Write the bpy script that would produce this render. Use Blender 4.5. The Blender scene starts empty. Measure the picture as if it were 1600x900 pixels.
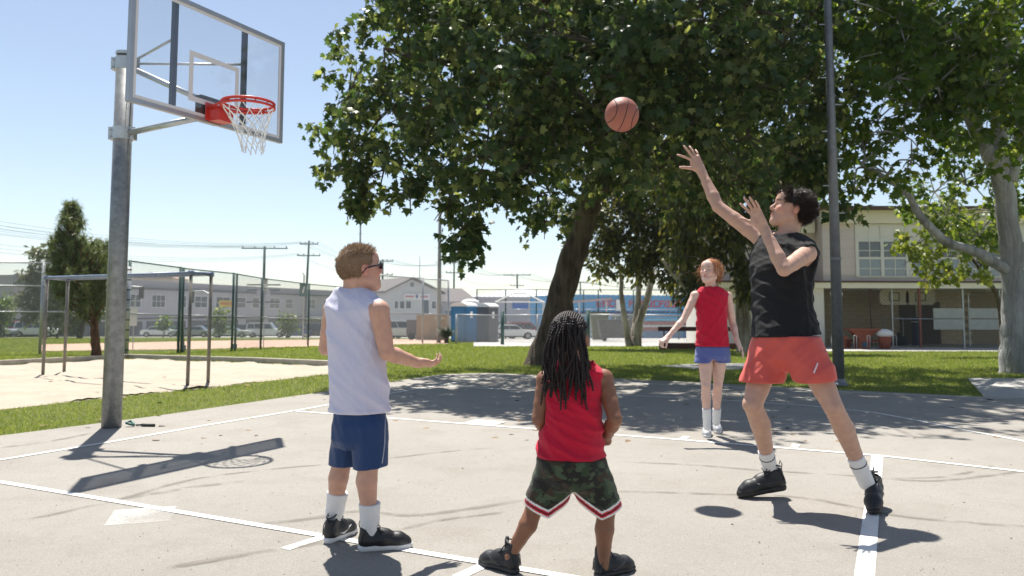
import bpy, bmesh, math, random
import numpy as np
from mathutils import Vector, Matrix
random.seed(7); RNG = np.random.default_rng(7)
S = bpy.context.scene; COL = S.collection
# ---------------------------------------------------------------- camera
F_PX, SHIFT, CAM_Z = 1224.7, -51.1, 1.094
PITCH, ROLL = 0.0712, 0.0029
_fw = np.array([0, math.cos(PITCH), math.sin(PITCH)]); _rt = np.array([1.0, 0, 0]); _up = np.cross(_rt, _fw)
_r2 = _rt*math.cos(ROLL) + _up*math.sin(ROLL); _u2 = -_rt*math.sin(ROLL) + _up*math.cos(ROLL)
cam_d = bpy.data.cameras.new('camera'); cam = bpy.data.objects.new('camera', cam_d); COL.objects.link(cam)
M = Matrix.Identity(4)
for i in range(3):
    M[i][0] = _r2[i]; M[i][1] = _u2[i]; M[i][2] = -_fw[i]
M[2][3] = CAM_Z
cam.matrix_world = M
cam_d.sensor_width = 36; cam_d.lens = 36*F_PX/1600; cam_d.shift_y = SHIFT/1600
cam_d.clip_start = .05; cam_d.clip_end = 6000
cam_d.dof.use_dof = True; cam_d.dof.focus_distance = 4.4; cam_d.dof.aperture_fstop = 3.5
S.camera = cam
# ---------------------------------------------------------------- sky, sun, exposure
SUN_EL = math.radians(65.7)
SUN_H = np.array([-.325, .946]); SUN_H = SUN_H/np.linalg.norm(SUN_H)      # horizontal direction towards the sun
SUN_DIR = np.array([SUN_H[0]*math.cos(SUN_EL), SUN_H[1]*math.cos(SUN_EL), math.sin(SUN_EL)])
W = bpy.data.worlds.new('World'); S.world = W; W.use_nodes = True
nt = W.node_tree; bg = nt.nodes['Background']
sky = nt.nodes.new('ShaderNodeTexSky'); sky.sky_type = 'NISHITA'; sky.sun_disc = False
sky.sun_elevation = SUN_EL; sky.sun_rotation = math.atan2(SUN_H[0], SUN_H[1])
sky.air_density = 1.0; sky.dust_density = .25; sky.ozone_density = 1.2; sky.altitude = 20
hsv = nt.nodes.new('ShaderNodeHueSaturation'); hsv.inputs['Saturation'].default_value = .80; hsv.inputs['Value'].default_value = 1.0
nt.links.new(sky.outputs[0], hsv.inputs['Color']); nt.links.new(hsv.outputs[0], bg.inputs[0]); bg.inputs[1].default_value = .076
sl = bpy.data.lights.new('sun', 'SUN'); sl.energy = 4.9; sl.angle = math.radians(.53); sl.color = (1, .955, .88)
so = bpy.data.objects.new('sun', sl); COL.objects.link(so)
so.rotation_euler = Vector(SUN_DIR).to_track_quat('Z', 'Y').to_euler(); so.location = (-10, 30, 60)
S.view_settings.view_transform = 'Standard'; S.view_settings.look = 'None'
S.view_settings.exposure = .92; S.view_settings.gamma = 1
S.cycles.max_bounces = 8; S.cycles.transparent_max_bounces = 24; S.cycles.diffuse_bounces = 4
S.cycles.use_adaptive_sampling = False

# ---------------------------------------------------------------- placing helpers
def ray(px, py):
    py = py - SHIFT
    return _fw*F_PX + _r2*(px-800) + _u2*(450-py)
def P(px, py, D):
    """the point seen there at forward distance D"""
    d = ray(px, py); p = d*(D/d[1]); p[2] += CAM_Z; return p
def T(x, y):
    y = np.asarray(y, float)
    return -.022*np.clip(y-13.5, 0, 36.5) - .030*np.clip(y-50, 0, 80)
def G(px, py, dz=0):
    """the point of the ground seen there"""
    d = ray(px, py); s = d[2]/d[1]
    y = 1.0; lo, hi = 1.0, 400.0
    f = lambda q: CAM_Z + s*q - float(T(0, q)) - dz
    for _ in range(50):
        y = (lo+hi)/2
        if f(y) > 0: lo = y
        else: hi = y
    p = d*(y/d[1]); p[2] = float(T(0, y)) + dz
    return p
def ground_at(x, y): return float(T(x, y))
YAW = -0.44968
_ca, _sa = math.cos(YAW), math.sin(YAW)
CAMC = np.array([5.91438, -6.73654]); FT = .3048
def court(u, v, z=0):
    """court frame: u metres in from the baseline, v metres towards the camera from the far lane line"""
    d = np.array([u, -v]) - CAMC
    return np.array([d[0]*_ca - d[1]*_sa, d[0]*_sa + d[1]*_ca, z])
def nrm(v): v = np.asarray(v, float); return v/np.linalg.norm(v)

# ---------------------------------------------------------------- objects
def link(o, parent=None):
    COL.objects.link(o)
    if parent is not None: o.parent = parent
    return o
def thing(name, label, cat, loc=(0, 0, 0), rz=0, group=None):
    o = bpy.data.objects.new(name, None); o.empty_display_size = .1; COL.objects.link(o)
    o.location = [float(c) for c in loc]; o.rotation_euler = (0, 0, rz)
    o['label'] = label; o['category'] = cat
    if group: o['group'] = group
    return o
def tag(o, label=None, cat=None, group=None, kind=None):
    for k, v in (('label', label), ('category', cat), ('group', group), ('kind', kind)):
        if v: o[k] = v
    return o
def obj(name, mesh, mat, parent=None, smooth=False, world=False):
    """link a mesh; world=True: its coordinates are world ones and the parent only moves (rotates)"""
    if not isinstance(mesh, bpy.types.Mesh): mesh = mesh.build()
    mesh.name = name
    if mat is not None:
        ms = mat if isinstance(mat, (list, tuple)) else [mat]
        mesh.materials.clear()
        for m in ms: mesh.materials.append(m)
    o = bpy.data.objects.new(name, mesh); link(o, parent)
    if smooth: mesh.polygons.foreach_set('use_smooth', [True]*len(mesh.polygons))
    if world and parent is not None:
        bpy_m = Matrix.LocRotScale(parent.location, parent.rotation_euler, None)
        o.matrix_parent_inverse = bpy_m.inverted()
    return o
def copy_tree(o, loc=None, rz=None, label=None, parent=None):
    c = o.copy(); COL.objects.link(c)
    if parent is not None: c.parent = parent
    if loc is not None: c.location = [float(v) for v in loc]
    if rz is not None: c.rotation_euler = (0, 0, rz)
    if label: c['label'] = label
    for ch in [x for x in COL.objects if x.parent == o]: copy_tree(ch, parent=c)
    return c
def np_mesh(V, Fc, smooth=False):
    V = np.asarray(V, np.float32).reshape(-1, 3); Fc = np.asarray(Fc, np.int32)
    m = bpy.data.meshes.new('m'); n = Fc.shape[1]
    m.vertices.add(len(V)); m.vertices.foreach_set('co', V.ravel())
    m.loops.add(Fc.size); m.loops.foreach_set('vertex_index', Fc.ravel())
    m.polygons.add(len(Fc)); m.polygons.foreach_set('loop_start', np.arange(0, Fc.size, n, dtype=np.int32))
    try: m.polygons.foreach_set('loop_total', np.full(len(Fc), n, np.int32))
    except Exception: pass
    if smooth: m.polygons.foreach_set('use_smooth', np.ones(len(Fc), bool))
    m.update(calc_edges=True); m.validate()
    return m
class MB:
    """mesh builder with boxes, tubes, prisms, lathes and free polygons"""
    def __init__(s): s.v = []; s.f = []; s.mi = []; s.m = 0
    def add(s, vs, fs):
        b = len(s.v); s.v += [tuple(float(c) for c in v) for v in vs]
        for f in fs: s.f.append([b+i for i in f]); s.mi.append(s.m)
        return s
    def box(s, c, d, rz=0, M=None):
        hx, hy, hz = d[0]/2, d[1]/2, d[2]/2
        vs = [Vector((x*hx, y*hy, z*hz)) for z in (-1, 1) for x, y in ((-1, -1), (1, -1), (1, 1), (-1, 1))]
        R = M if M is not None else Matrix.Rotation(rz, 3, 'Z')
        vs = [R @ v + Vector(c) for v in vs]
        return s.add(vs, [(3, 2, 1, 0), (4, 5, 6, 7), (0, 1, 5, 4), (1, 2, 6, 5), (2, 3, 7, 6), (3, 0, 4, 7)])
    def box2(s, a, b):
        return s.box([(a[i]+b[i])/2 for i in range(3)], [abs(b[i]-a[i]) for i in range(3)])
    def tube(s, pts, r, n=8, cap=True, closed=False):
        pts = [np.asarray(p, float) for p in pts]; k = len(pts)
        rs = r if hasattr(r, '__len__') else [r]*k
        ref = None; rings = []
        for i, p in enumerate(pts):
            if closed: t = pts[(i+1) % k]-pts[i-1]
            else: t = pts[min(i+1, k-1)]-pts[max(i-1, 0)]
            t = t/(np.linalg.norm(t)+1e-12)
            if ref is None: ref = np.array([0, 0, 1.]) if abs(t[2]) < .9 else np.array([1., 0, 0])
            a = ref - t*(ref @ t); a /= np.linalg.norm(a)+1e-12; b = np.cross(t, a); ref = a
            rings.append([p + rs[i]*(a*math.cos(2*math.pi*j/n)+b*math.sin(2*math.pi*j/n)) for j in range(n)])
        vs = [v for R in rings for v in R]; fs = []
        for i in range(k if closed else k-1):
            for j in range(n):
                i2 = (i+1) % k
                fs.append((i*n+j, i*n+(j+1) % n, i2*n+(j+1) % n, i2*n+j))
        if cap and not closed:
            fs.append(tuple(range(n-1, -1, -1))); fs.append(tuple((k-1)*n+j for j in range(n)))
        return s.add(vs, fs)
    def prism(s, poly, z0, z1):
        n = len(poly)
        vs = [(p[0], p[1], z0) for p in poly]+[(p[0], p[1], z1) for p in poly]
        return s.add(vs, [tuple(range(n-1, -1, -1)), tuple(range(n, 2*n))]+[(i, (i+1) % n, n+(i+1) % n, n+i) for i in range(n)])
    def extrude(s, poly3, d):
        n = len(poly3); a = [np.asarray(p, float) for p in poly3]; b = [p+np.asarray(d, float) for p in a]
        return s.add(a+b, [tuple(range(n-1, -1, -1)), tuple(range(n, 2*n))]+[(i, (i+1) % n, n+(i+1) % n, n+i) for i in range(n)])
    def lathe(s, prof, c=(0, 0, 0), n=16):
        vs = []; fs = []
        for r, z in prof:
            vs += [(c[0]+r*math.cos(2*math.pi*j/n), c[1]+r*math.sin(2*math.pi*j/n), c[2]+z) for j in range(n)]
        for i in range(len(prof)-1):
            for j in range(n): fs.append((i*n+j, i*n+(j+1) % n, (i+1)*n+(j+1) % n, (i+1)*n+j))
        if prof[0][0] > 1e-4: fs.append(tuple(range(n-1, -1, -1)))
        if prof[-1][0] > 1e-4: fs.append(tuple((len(prof)-1)*n+j for j in range(n)))
        return s.add(vs, fs)
    def build(s):
        m = bpy.data.meshes.new('m'); m.from_pydata(s.v, [], s.f)
        if any(s.mi): m.polygons.foreach_set('material_index', s.mi)
        m.update(); return m
def bevel(o, w=.01, seg=1):
    md = o.modifiers.new('bevel', 'BEVEL'); md.width = w; md.segments = seg; md.limit_method = 'ANGLE'; return o

# ---------------------------------------------------------------- materials
MATS = {}
def mat(name, col, rough=.7, metal=0, var=.0, vscale=3.0, bump=0, bscale=40, spec=.5, noise=None, dirt=None, alpha=None, emit=None, sheen=0, trans=0, coat=0):
    """principled material; var: relative colour variation, bump: fine relief (metres)"""
    if name in MATS: return MATS[name]
    m = bpy.data.materials.new(name); m.use_nodes = True; nt = m.node_tree; N = nt.nodes; L = nt.links
    b = N['Principled BSDF']; b.inputs['Roughness'].default_value = rough; b.inputs['Metallic'].default_value = metal
    b.inputs['Specular IOR Level'].default_value = spec
    if sheen: b.inputs['Sheen Weight'].default_value = sheen
    if coat: b.inputs['Coat Weight'].default_value = coat; b.inputs['Coat Roughness'].default_value = .08
    c = (*col, 1)
    tc = N.new('ShaderNodeTexCoord')
    if var or dirt:
        n1 = N.new('ShaderNodeTexNoise'); n1.inputs['Scale'].default_value = vscale; n1.inputs['Detail'].default_value = 8; n1.inputs['Roughness'].default_value = .65
        L.new(tc.outputs['Object'], n1.inputs['Vector'])
        mr = N.new('ShaderNodeMapRange'); mr.inputs[1].default_value = .3; mr.inputs[2].default_value = .7
        mr.inputs[3].default_value = 1-var; mr.inputs[4].default_value = 1+var
        L.new(n1.outputs[0], mr.inputs[0])
        vm = N.new('ShaderNodeVectorMath'); vm.operation = 'SCALE'; vm.inputs[0].default_value = col
        L.new(mr.outputs[0], vm.inputs['Scale']); out = vm.outputs[0]
        if dirt:
            dc, dscale, amt = dirt
            n2 = N.new('ShaderNodeTexNoise'); n2.inputs['Scale'].default_value = dscale; n2.inputs['Detail'].default_value = 10; n2.inputs['Roughness'].default_value = .7
            L.new(tc.outputs['Object'], n2.inputs['Vector'])
            r2 = N.new('ShaderNodeMapRange'); r2.inputs[1].default_value = .5; r2.inputs[2].default_value = .7; r2.inputs[4].default_value = amt
            L.new(n2.outputs[0], r2.inputs[0])
            mx = N.new('ShaderNodeMix'); mx.data_type = 'RGBA'
            L.new(r2.outputs[0], mx.inputs[0]); L.new(out, mx.inputs[6]); mx.inputs[7].default_value = (*dc, 1); out = mx.outputs[2]
        L.new(out, b.inputs['Base Color'])
    else: b.inputs['Base Color'].default_value = c
    if bump:
        n3 = N.new('ShaderNodeTexNoise'); n3.inputs['Scale'].default_value = bscale; n3.inputs['Detail'].default_value = 4
        L.new(tc.outputs['Object'], n3.inputs['Vector'])
        bp = N.new('ShaderNodeBump'); bp.inputs['Strength'].default_value = 1; bp.inputs['Distance'].default_value = bump
        L.new(n3.outputs[0], bp.inputs['Height']); L.new(bp.outputs[0], b.inputs['Normal'])
    if alpha is not None: b.inputs['Alpha'].default_value = alpha
    if trans: b.inputs['Transmission Weight'].default_value = trans
    MATS[name] = m; return m
def leaf_mat(name, c1, c2, trans=.45, rough=.45, spec=.4):
    m = bpy.data.materials.new(name); m.use_nodes = True; nt = m.node_tree; N = nt.nodes; L = nt.links
    b = N['Principled BSDF']; b.inputs['Roughness'].default_value = rough; b.inputs['Specular IOR Level'].default_value = spec
    g = N.new('ShaderNodeNewGeometry'); rp = N.new('ShaderNodeValToRGB')
    rp.color_ramp.elements[0].color = (*c1, 1); rp.color_ramp.elements[1].color = (*c2, 1)
    e = rp.color_ramp.elements.new(.75); e.color = (*[(a*.75+b_*.25) for a, b_ in zip(c1, c2)], 1)
    L.new(g.outputs['Random Per Island'], rp.inputs[0]); L.new(rp.outputs[0], b.inputs['Base Color'])
    t = N.new('ShaderNodeBsdfTranslucent'); hs = N.new('ShaderNodeHueSaturation'); hs.inputs['Hue'].default_value = .475; hs.inputs['Saturation'].default_value = 1.1; hs.inputs['Value'].default_value = 2.2
    L.new(rp.outputs[0], hs.inputs['Color']); L.new(hs.outputs[0], t.inputs[0])
    mx = N.new('ShaderNodeMixShader'); mx.inputs[0].default_value = trans
    L.new(b.outputs[0], mx.inputs[1]); L.new(t.outputs[0], mx.inputs[2]); L.new(mx.outputs[0], N['Material Output'].inputs[0])
    return m
# ================================================================ the ground
def sheet(name, poly, dz, m, kind='structure', grid=None, label=None):
    """flat overlay following the terrain"""
    bm = bmesh.new(); vs = [bm.verts.new((p[0], p[1], 0)) for p in poly]; bm.faces.new(vs)
    for yy in (13.5, 50, 130):
        bmesh.ops.bisect_plane(bm, geom=bm.verts[:]+bm.edges[:]+bm.faces[:], plane_co=(0, yy, 0), plane_no=(0, 1, 0))
    if bm.faces[:] and sum(f.normal.z for f in bm.faces) < 0: bmesh.ops.reverse_faces(bm, faces=bm.faces[:])
    for v in bm.verts: v.co.z = float(T(0, v.co.y)) + dz
    me = bpy.data.meshes.new(name); bm.to_mesh(me); bm.free()
    o = obj(name, me, m)
    if kind: o['kind'] = kind
    return o
def ground_mat(name, base, stops, scale=1.0, fine=0, finescale=200, rough=.9):
    """stops: (noise scale, low, high, colour, amount) layers mixed over a base, by object position"""
    m = bpy.data.materials.new(name); m.use_nodes = True; nt = m.node_tree; N = nt.nodes; L = nt.links
    b = N['Principled BSDF']; b.inputs['Roughness'].default_value = rough; b.inputs['Specular IOR Level'].default_value = .25
    g = N.new('ShaderNodeNewGeometry'); cur = None
    rgb = N.new('ShaderNodeRGB'); rgb.outputs[0].default_value = (*base, 1); cur = rgb.outputs[0]
    for sc, lo, hi, col, amt in stops:
        n = N.new('ShaderNodeTexNoise'); n.inputs['Scale'].default_value = sc; n.inputs['Detail'].default_value = 9; n.inputs['Roughness'].default_value = .62
        L.new(g.outputs['Position'], n.inputs['Vector'])
        r = N.new('ShaderNodeMapRange'); r.inputs[1].default_value = lo; r.inputs[2].default_value = hi; r.inputs[4].default_value = amt
        L.new(n.outputs[0], r.inputs[0]); mx = N.new('ShaderNodeMix'); mx.data_type = 'RGBA'
        L.new(r.outputs[0], mx.inputs[0]); L.new(cur, mx.inputs[6]); mx.inputs[7].default_value = (*col, 1); cur = mx.outputs[2]
    L.new(cur, b.inputs['Base Color'])
    if fine:
        n = N.new('ShaderNodeTexNoise'); n.inputs['Scale'].default_value = finescale; n.inputs['Detail'].default_value = 6; n.inputs['Roughness'].default_value = .8
        L.new(g.outputs['Position'], n.inputs['Vector']); bp = N.new('ShaderNodeBump'); bp.inputs['Distance'].default_value = fine; bp.inputs['Strength'].default_value = 1
        L.new(n.outputs[0], bp.inputs['Height']); L.new(bp.outputs[0], b.inputs['Normal'])
    MATS[name] = m; return m
m_lawn = ground_mat('lawn_soil', (.13, .15, .045), [(.35, .42, .62, (.15, .16, .04), .7), (2.2, .5, .7, (.20, .17, .07), .45), (14, .5, .75, (.05, .085, .015), .6)], fine=.02, finescale=60)
m_asph = ground_mat('asphalt', (.285, .265, .235), [(.5, .4, .65, (.33, .308, .275), .8), (1.7, .5, .72, (.245, .22, .188), .7), (9, .55, .75, (.225, .205, .178), .45), (150, .55, .68, (.13, .12, .105), .8), (210, .56, .68, (.50, .48, .45), .8)], fine=.0045, finescale=230)
m_sand = ground_mat('sand', (.40, .345, .275), [(1.5, .4, .65, (.34, .29, .225), .7), (9, .5, .7, (.45, .40, .33), .6), (60, .55, .75, (.45, .37, .27), .5)], fine=.012, finescale=22)
m_dirt = ground_mat('infield_clay', (.50, .33, .245), [(.7, .4, .65, (.42, .29, .21), .6), (20, .5, .7, (.56, .42, .33), .5)], fine=.006, finescale=80)
m_conc = ground_mat('concrete', (.42, .405, .375), [(1.2, .4, .65, (.35, .335, .31), .6), (12, .5, .7, (.47, .455, .43), .5), (150, .58, .72, (.24, .23, .21), .5)], fine=.002, finescale=160)
m_road = ground_mat('road_tarmac', (.10, .10, .10), [(1.2, .4, .65, (.13, .13, .125), .6)], fine=.003)
# base ground, wide enough to reach the horizon
V = []; ys = [-80, 0, 13.5, 50, 130, 400, 3000]; xs = [-2500, -300, -60, 0, 60, 300, 2500]
for y in ys:
    for x in xs: V.append((x, y, float(T(0, y))-.02))
Fq = [(j*7+i, j*7+i+1, (j+1)*7+i+1, (j+1)*7+i) for j in range(6) for i in range(6)]
gr = obj('ground', np_mesh(V, Fq), m_lawn); gr['kind'] = 'structure'
# court: left edge follows the baseline; right it goes on
e0, e1 = court(-1.34, 9), court(-1.36, -4.72)
CA, CB, CC, CD = G(-260, 722), G(0, 681), G(230, 652), G(515, 611)
court_poly = [(-14, -8), tuple((CB + (CB-CD)*1.2)[:2]), tuple(CB[:2]), tuple(CC[:2]), tuple(CD[:2]), tuple(G(640, 592)[:2]), tuple(G(700, 584.5)[:2]), tuple(G(760, 583)[:2]),
              tuple(G(1000, 593)[:2]), tuple(G(1310, 609)[:2]), tuple(G(1535, 620)[:2]), tuple(G(1700, 628)[:2]), (16, 9.2), (22, -8)]
sheet('court_asphalt', court_poly, .002, m_asph)
# fine cracks and tar smears are dark bands on the asphalt
m_tar = mat('tar_smear', (.22, .20, .172), .85, var=.15, vscale=2)
# lawn strip is the ground itself; concrete pads
sheet('concrete_path', [G(x, y)[:2] for x, y in ((1511, 590), (1700, 592), (1720, 626), (1538, 620))], -.004, m_conc)
sheet('garden_path', [G(x, y)[:2] for x, y in ((1030, 571), (1070, 568.5), (1172, 567), (1180, 573), (1150, 577), (1085, 576))], -.008, m_conc)
sheet('far_walkway', [G(x, y)[:2] for x, y in ((740, 541), (918, 541), (1100, 541), (1290, 548.5), (1640, 548.5), (1640, 538), (1290, 537), (1100, 526), (740, 529))], -.010, m_conc)
sheet('running_track', [G(x, y)[:2] for x, y in ((60, 548.5), (330, 545), (520, 540), (700, 537), (700, 529.5), (480, 530.5), (200, 535), (60, 538))], -.008, m_dirt)
sheet('road', [(-160, 84), (60, 112), (60, 124), (-160, 96)], -.012, m_road)
sheet('parking_lot', [(-60, 95.5), (60, 104), (90, 150), (-120, 150)], -.008, m_conc)
# sand pit with a low concrete kerb
sand_px = [(-140, 660), (0, 638), (160, 621), (330, 604), (515, 584), (560, 578), (545, 573), (400, 566.5), (200, 560.5), (90, 566), (0, 571), (-140, 583)]
sp = [G(*q)[:2] for q in sand_px]
def in_poly(x, y, poly):
    x = np.asarray(x); y = np.asarray(y); ins = np.zeros(x.shape, bool); n = len(poly)
    for i in range(n):
        x1, y1 = poly[i][0], poly[i][1]; x2, y2 = poly[(i+1) % n][0], poly[(i+1) % n][1]
        c = ((y1 > y) != (y2 > y)) & (x < (x2-x1)*(y-y1)/(y2-y1+1e-12)+x1); ins ^= c
    return ins
# bumpy sand surface
gx, gy = np.meshgrid(np.arange(-14.5, -2, .07), np.arange(7.4, 21.6, .07), indexing='ij')
rs = np.random.default_rng(3)
h = np.zeros_like(gx)
for _ in range(60):
    k = rs.normal(0, 1, 2); k = k/np.linalg.norm(k)*rs.uniform(1.5, 15); h += np.sin(gx*k[0]+gy*k[1]+rs.uniform(0, 6.3))*.011/np.linalg.norm(k)**.55
h += rs.normal(0, .004, gx.shape)
fx, fy = rs.uniform(-11, -3.5, 130), rs.uniform(9, 19, 130)
for a, b_ in zip(fx, fy): h -= .035*np.exp(-(((gx-a)/.10)**2+((gy-b_)/.16)**2))
ins = in_poly(gx, gy, sp); idx = -np.ones(gx.shape, int)
cell = ins[:-1, :-1] & ins[1:, :-1] & ins[1:, 1:] & ins[:-1, 1:]
V = np.stack([gx, gy, T(gx, gy)-.006+h*.55], -1).reshape(-1, 3)
I = np.arange(gx.size).reshape(gx.shape)
Fq = np.stack([I[:-1, :-1][cell], I[1:, :-1][cell], I[1:, 1:][cell], I[:-1, 1:][cell]], -1)
used = np.unique(Fq); remap = -np.ones(len(V), int); remap[used] = np.arange(len(used))
sd = obj('sand_pit', np_mesh(V[used], remap[Fq], True), m_sand); sd['kind'] = 'structure'
sheet('sand_bed', [(p[0], p[1]) for p in sp], -.016, m_sand)
mk = MB()
kp = [G(*q) for q in ((-140, 582), (0, 570.5), (90, 565.5), (200, 559.5), (400, 565.5), (548, 572.5))]
for a, b_ in zip(kp[:-1], kp[1:]):
    d = nrm(b_-a); nrl = np.array([-d[1], d[0], 0])*.075
    z = np.array([0, 0, 1.]); lo, hi = -.1, .10
    q = [a-nrl+z*lo, b_-nrl+z*lo, b_+nrl+z*lo, a+nrl+z*lo, a-nrl+z*hi, b_-nrl+z*hi, b_+nrl+z*hi, a+nrl+z*hi]
    mk.add(q, [(3, 2, 1, 0), (4, 5, 6, 7), (0, 1, 5, 4), (1, 2, 6, 5), (2, 3, 7, 6), (3, 0, 4, 7)])
kb = obj('sand_pit_kerb', mk, mat('kerb_concrete', (.40, .36, .30), .9, var=.2, vscale=5, bump=.004)); kb['kind'] = 'structure'
# ---------------------------------------------------------------- court markings
def line_mat():
    m = mat('worn_white_paint', (.70, .69, .66), .75, var=.10, vscale=4, bump=.002, bscale=300)
    nt = m.node_tree; N = nt.nodes; L = nt.links
    tc = N.new('ShaderNodeNewGeometry'); n = N.new('ShaderNodeTexNoise'); n.inputs['Scale'].default_value = 120; n.inputs['Detail'].default_value = 6; n.inputs['Roughness'].default_value = .8
    n2 = N.new('ShaderNodeTexNoise'); n2.inputs['Scale'].default_value = 1.5; n2.inputs['Detail'].default_value = 5
    L.new(tc.outputs['Position'], n.inputs[0]); L.new(tc.outputs['Position'], n2.inputs[0])
    ad = N.new('ShaderNodeMath'); ad.operation = 'ADD'; L.new(n.outputs[0], ad.inputs[0]); L.new(n2.outputs[0], ad.inputs[1])
    r = N.new('ShaderNodeMapRange'); r.inputs[1].default_value = 1.12; r.inputs[2].default_value = 1.30; r.inputs[3].default_value = 1; r.inputs[4].default_value = .25
    L.new(ad.outputs[0], r.inputs[0]); L.new(r.outputs[0], N['Principled BSDF'].inputs['Alpha'])
    return m
m_line = line_mat()
def strip(name, pts, w, label=None, dz=.006):
    """painted line through court-frame points"""
    P3 = [court(u, v) for u, v in pts]; vs = []; fs = []
    for i, p in enumerate(P3):
        t = nrm(P3[min(i+1, len(P3)-1)]-P3[max(i-1, 0)]); n = np.array([-t[1], t[0], 0])*w/2
        vs += [p-n+(0, 0, dz), p+n+(0, 0, dz)]
    for i in range(len(P3)-1): fs.append((2*i, 2*i+2, 2*i+3, 2*i+1))
    mb = MB(); mb.add(vs, fs); o = obj(name, mb, m_line); o['kind'] = 'structure'; return o
def Cuv(px, py):
    p = G(px, py); d = np.array([p[0]*_ca + p[1]*_sa, -p[0]*_sa + p[1]*_ca]) + CAMC; return d[0], -d[1]
strip('baseline_marking', [Cuv(-260, 761), Cuv(0, 719.5), Cuv(177, 690.5), Cuv(320, 665.5), Cuv(463, 642), Cuv(640, 610), Cuv(740, 593.8), Cuv(776, 589)], .05)
strip('lane_marking', [(0.03, 0), (2.1, 0), (4.2, 0), Cuv(1376, 713), Cuv(1600, 738), Cuv(1800, 760)], .05)
strip('lane_marking', [Cuv(-260, 711), Cuv(0, 754), Cuv(500, 838), Cuv(900, 905), Cuv(1200, 955)], .052)
strip('free_throw_line_marking', [(5.79, .05), Cuv(1351, 900), Cuv(1330, 1050)], .078, dz=.0045)
for u, w in ((3.35, .06), (4.27, .06), (5.18, .06)): strip('hash_marking', [(u, -.028), (u, -.20)], .06)
strip('block_marking', [(2.29, -.028), (2.29, -.30)], .34)
a_, b_ = Cuv(228, 795), Cuv(228, 817); _bk = strip('block_marking', [(a_[0], a_[1]), (b_[0]-.02, a_[1]+.235)], .31, dz=.0045)
m_worn = m_line.copy(); m_worn.name = 'nearly_worn_off_paint'
for n_ in m_worn.node_tree.nodes:
    if n_.type == 'MAP_RANGE' and abs(n_.inputs[1].default_value-1.12) < .001: n_.inputs[1].default_value = .86; n_.inputs[2].default_value = 1.12; n_.inputs[3].default_value = .75; n_.inputs[4].default_value = .10
_bk.data.materials.clear(); _bk.data.materials.append(m_worn)
for q in ((502, 841, 445, 859), (757, 884, 715, 903)):
    strip('hash_marking', [Cuv(q[0], q[1]), Cuv(q[2], q[3])], .06, dz=.0045)
arc = [Cuv(x, y) for x, y in ((699, 604), (840, 611.5), (1000, 619), (1150, 627), (1270, 635), (1365, 645), (1430, 657), (1510, 673), (1600, 690), (1760, 726))]
strip('three_point_marking', arc, .05)
strip('sideline_marking', [Cuv(x, y) for x, y in ((776, 589), (1000, 599.5), (1190, 607), (1330, 613.5), (1560, 623), (1700, 629))], .05)
# ---------------------------------------------------------------- grass
def blades(poly_test, n, xr, yr, hgt=(.014, .040), seed=1, wide=.005):
    r = np.random.default_rng(seed); pts = []
    tot = 0
    while tot < n:
        u = r.uniform(0, 1, n*2); y = yr[0]*(yr[1]/yr[0])**u           # density falls with distance squared
        x = r.uniform(xr[0], xr[1], n*2)*y
        k = poly_test(x, y); pts.append(np.stack([x[k], y[k]], -1)); tot += k.sum()
    p = np.concatenate(pts)[:n]
    a = r.uniform(0, 2*np.pi, n); hh = r.uniform(hgt[0], hgt[1], n); sc = np.clip(p[:, 1]/9, 1, 3.4)
    z = T(p[:, 0], p[:, 1])-.02; lean = r.normal(0, .6, (n, 2))*hh[:, None]
    dx = np.cos(a)*wide*sc/2; dy = np.sin(a)*wide*sc/2
    V = np.empty((n, 3, 3)); V[:, 0] = np.stack([p[:, 0]-dx, p[:, 1]-dy, z], -1); V[:, 1] = np.stack([p[:, 0]+dx, p[:, 1]+dy, z], -1)
    V[:, 2] = np.stack([p[:, 0]+lean[:, 0], p[:, 1]+lean[:, 1], z+hh*np.minimum(sc, 1.6)], -1)
    return np_mesh(V, np.arange(n*3).reshape(-1, 3))
cp = [(p[0], p[1]) for p in court_poly]
def far_pave(x, y): return (y > 42) & (x > -5) & (x < 11)
pads = [[G(a, b)[:2] for a, b in q] for q in (((1511, 590), (1700, 592), (1720, 626), (1538, 620)), ((1030, 571), (1070, 568.5), (1172, 567), (1180, 573), (1150, 577), (1085, 576)), ((740, 541), (918, 541), (1100, 541), (1290, 548.5), (1640, 548.5), (1640, 538), (1290, 537), (1100, 526), (740, 529)), ((60, 548.5), (330, 545), (520, 540), (700, 537), (700, 529.5), (480, 530.5), (200, 535), (60, 538)))]
jit = np.random.default_rng(11)
def lawn_test(x, y):
    e = .035*np.sin(x*9.1)+.03*np.sin(y*13+x*5)
    ok = ~in_poly(x+e, y+e, cp) & ~in_poly(x+e, y+e*.6, sp)
    for q in pads: ok &= ~in_poly(x, y, q)
    return ok
m_grass = leaf_mat('grass_blades', (.09, .155, .020), (.33, .34, .11), trans=.4, rough=.5, spec=.3)
g1 = obj('grass', blades(lawn_test, 250000, (-.75, .72), (6.8, 30), seed=5), m_grass)
g1['kind'] = 'stuff'; tag(g1, 'short mown green grass of the lawn around the court and sand pit', 'grass')
g2 = obj('grass', blades(lawn_test, 70000, (-.75, .72), (30, 70), hgt=(.025, .05), seed=6, wide=.01), m_grass)
g2['kind'] = 'stuff'; tag(g2, 'far sunlit playing field grass stretching to the street', 'grass')
# dead leaves on the lawn and at the court edge

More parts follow.
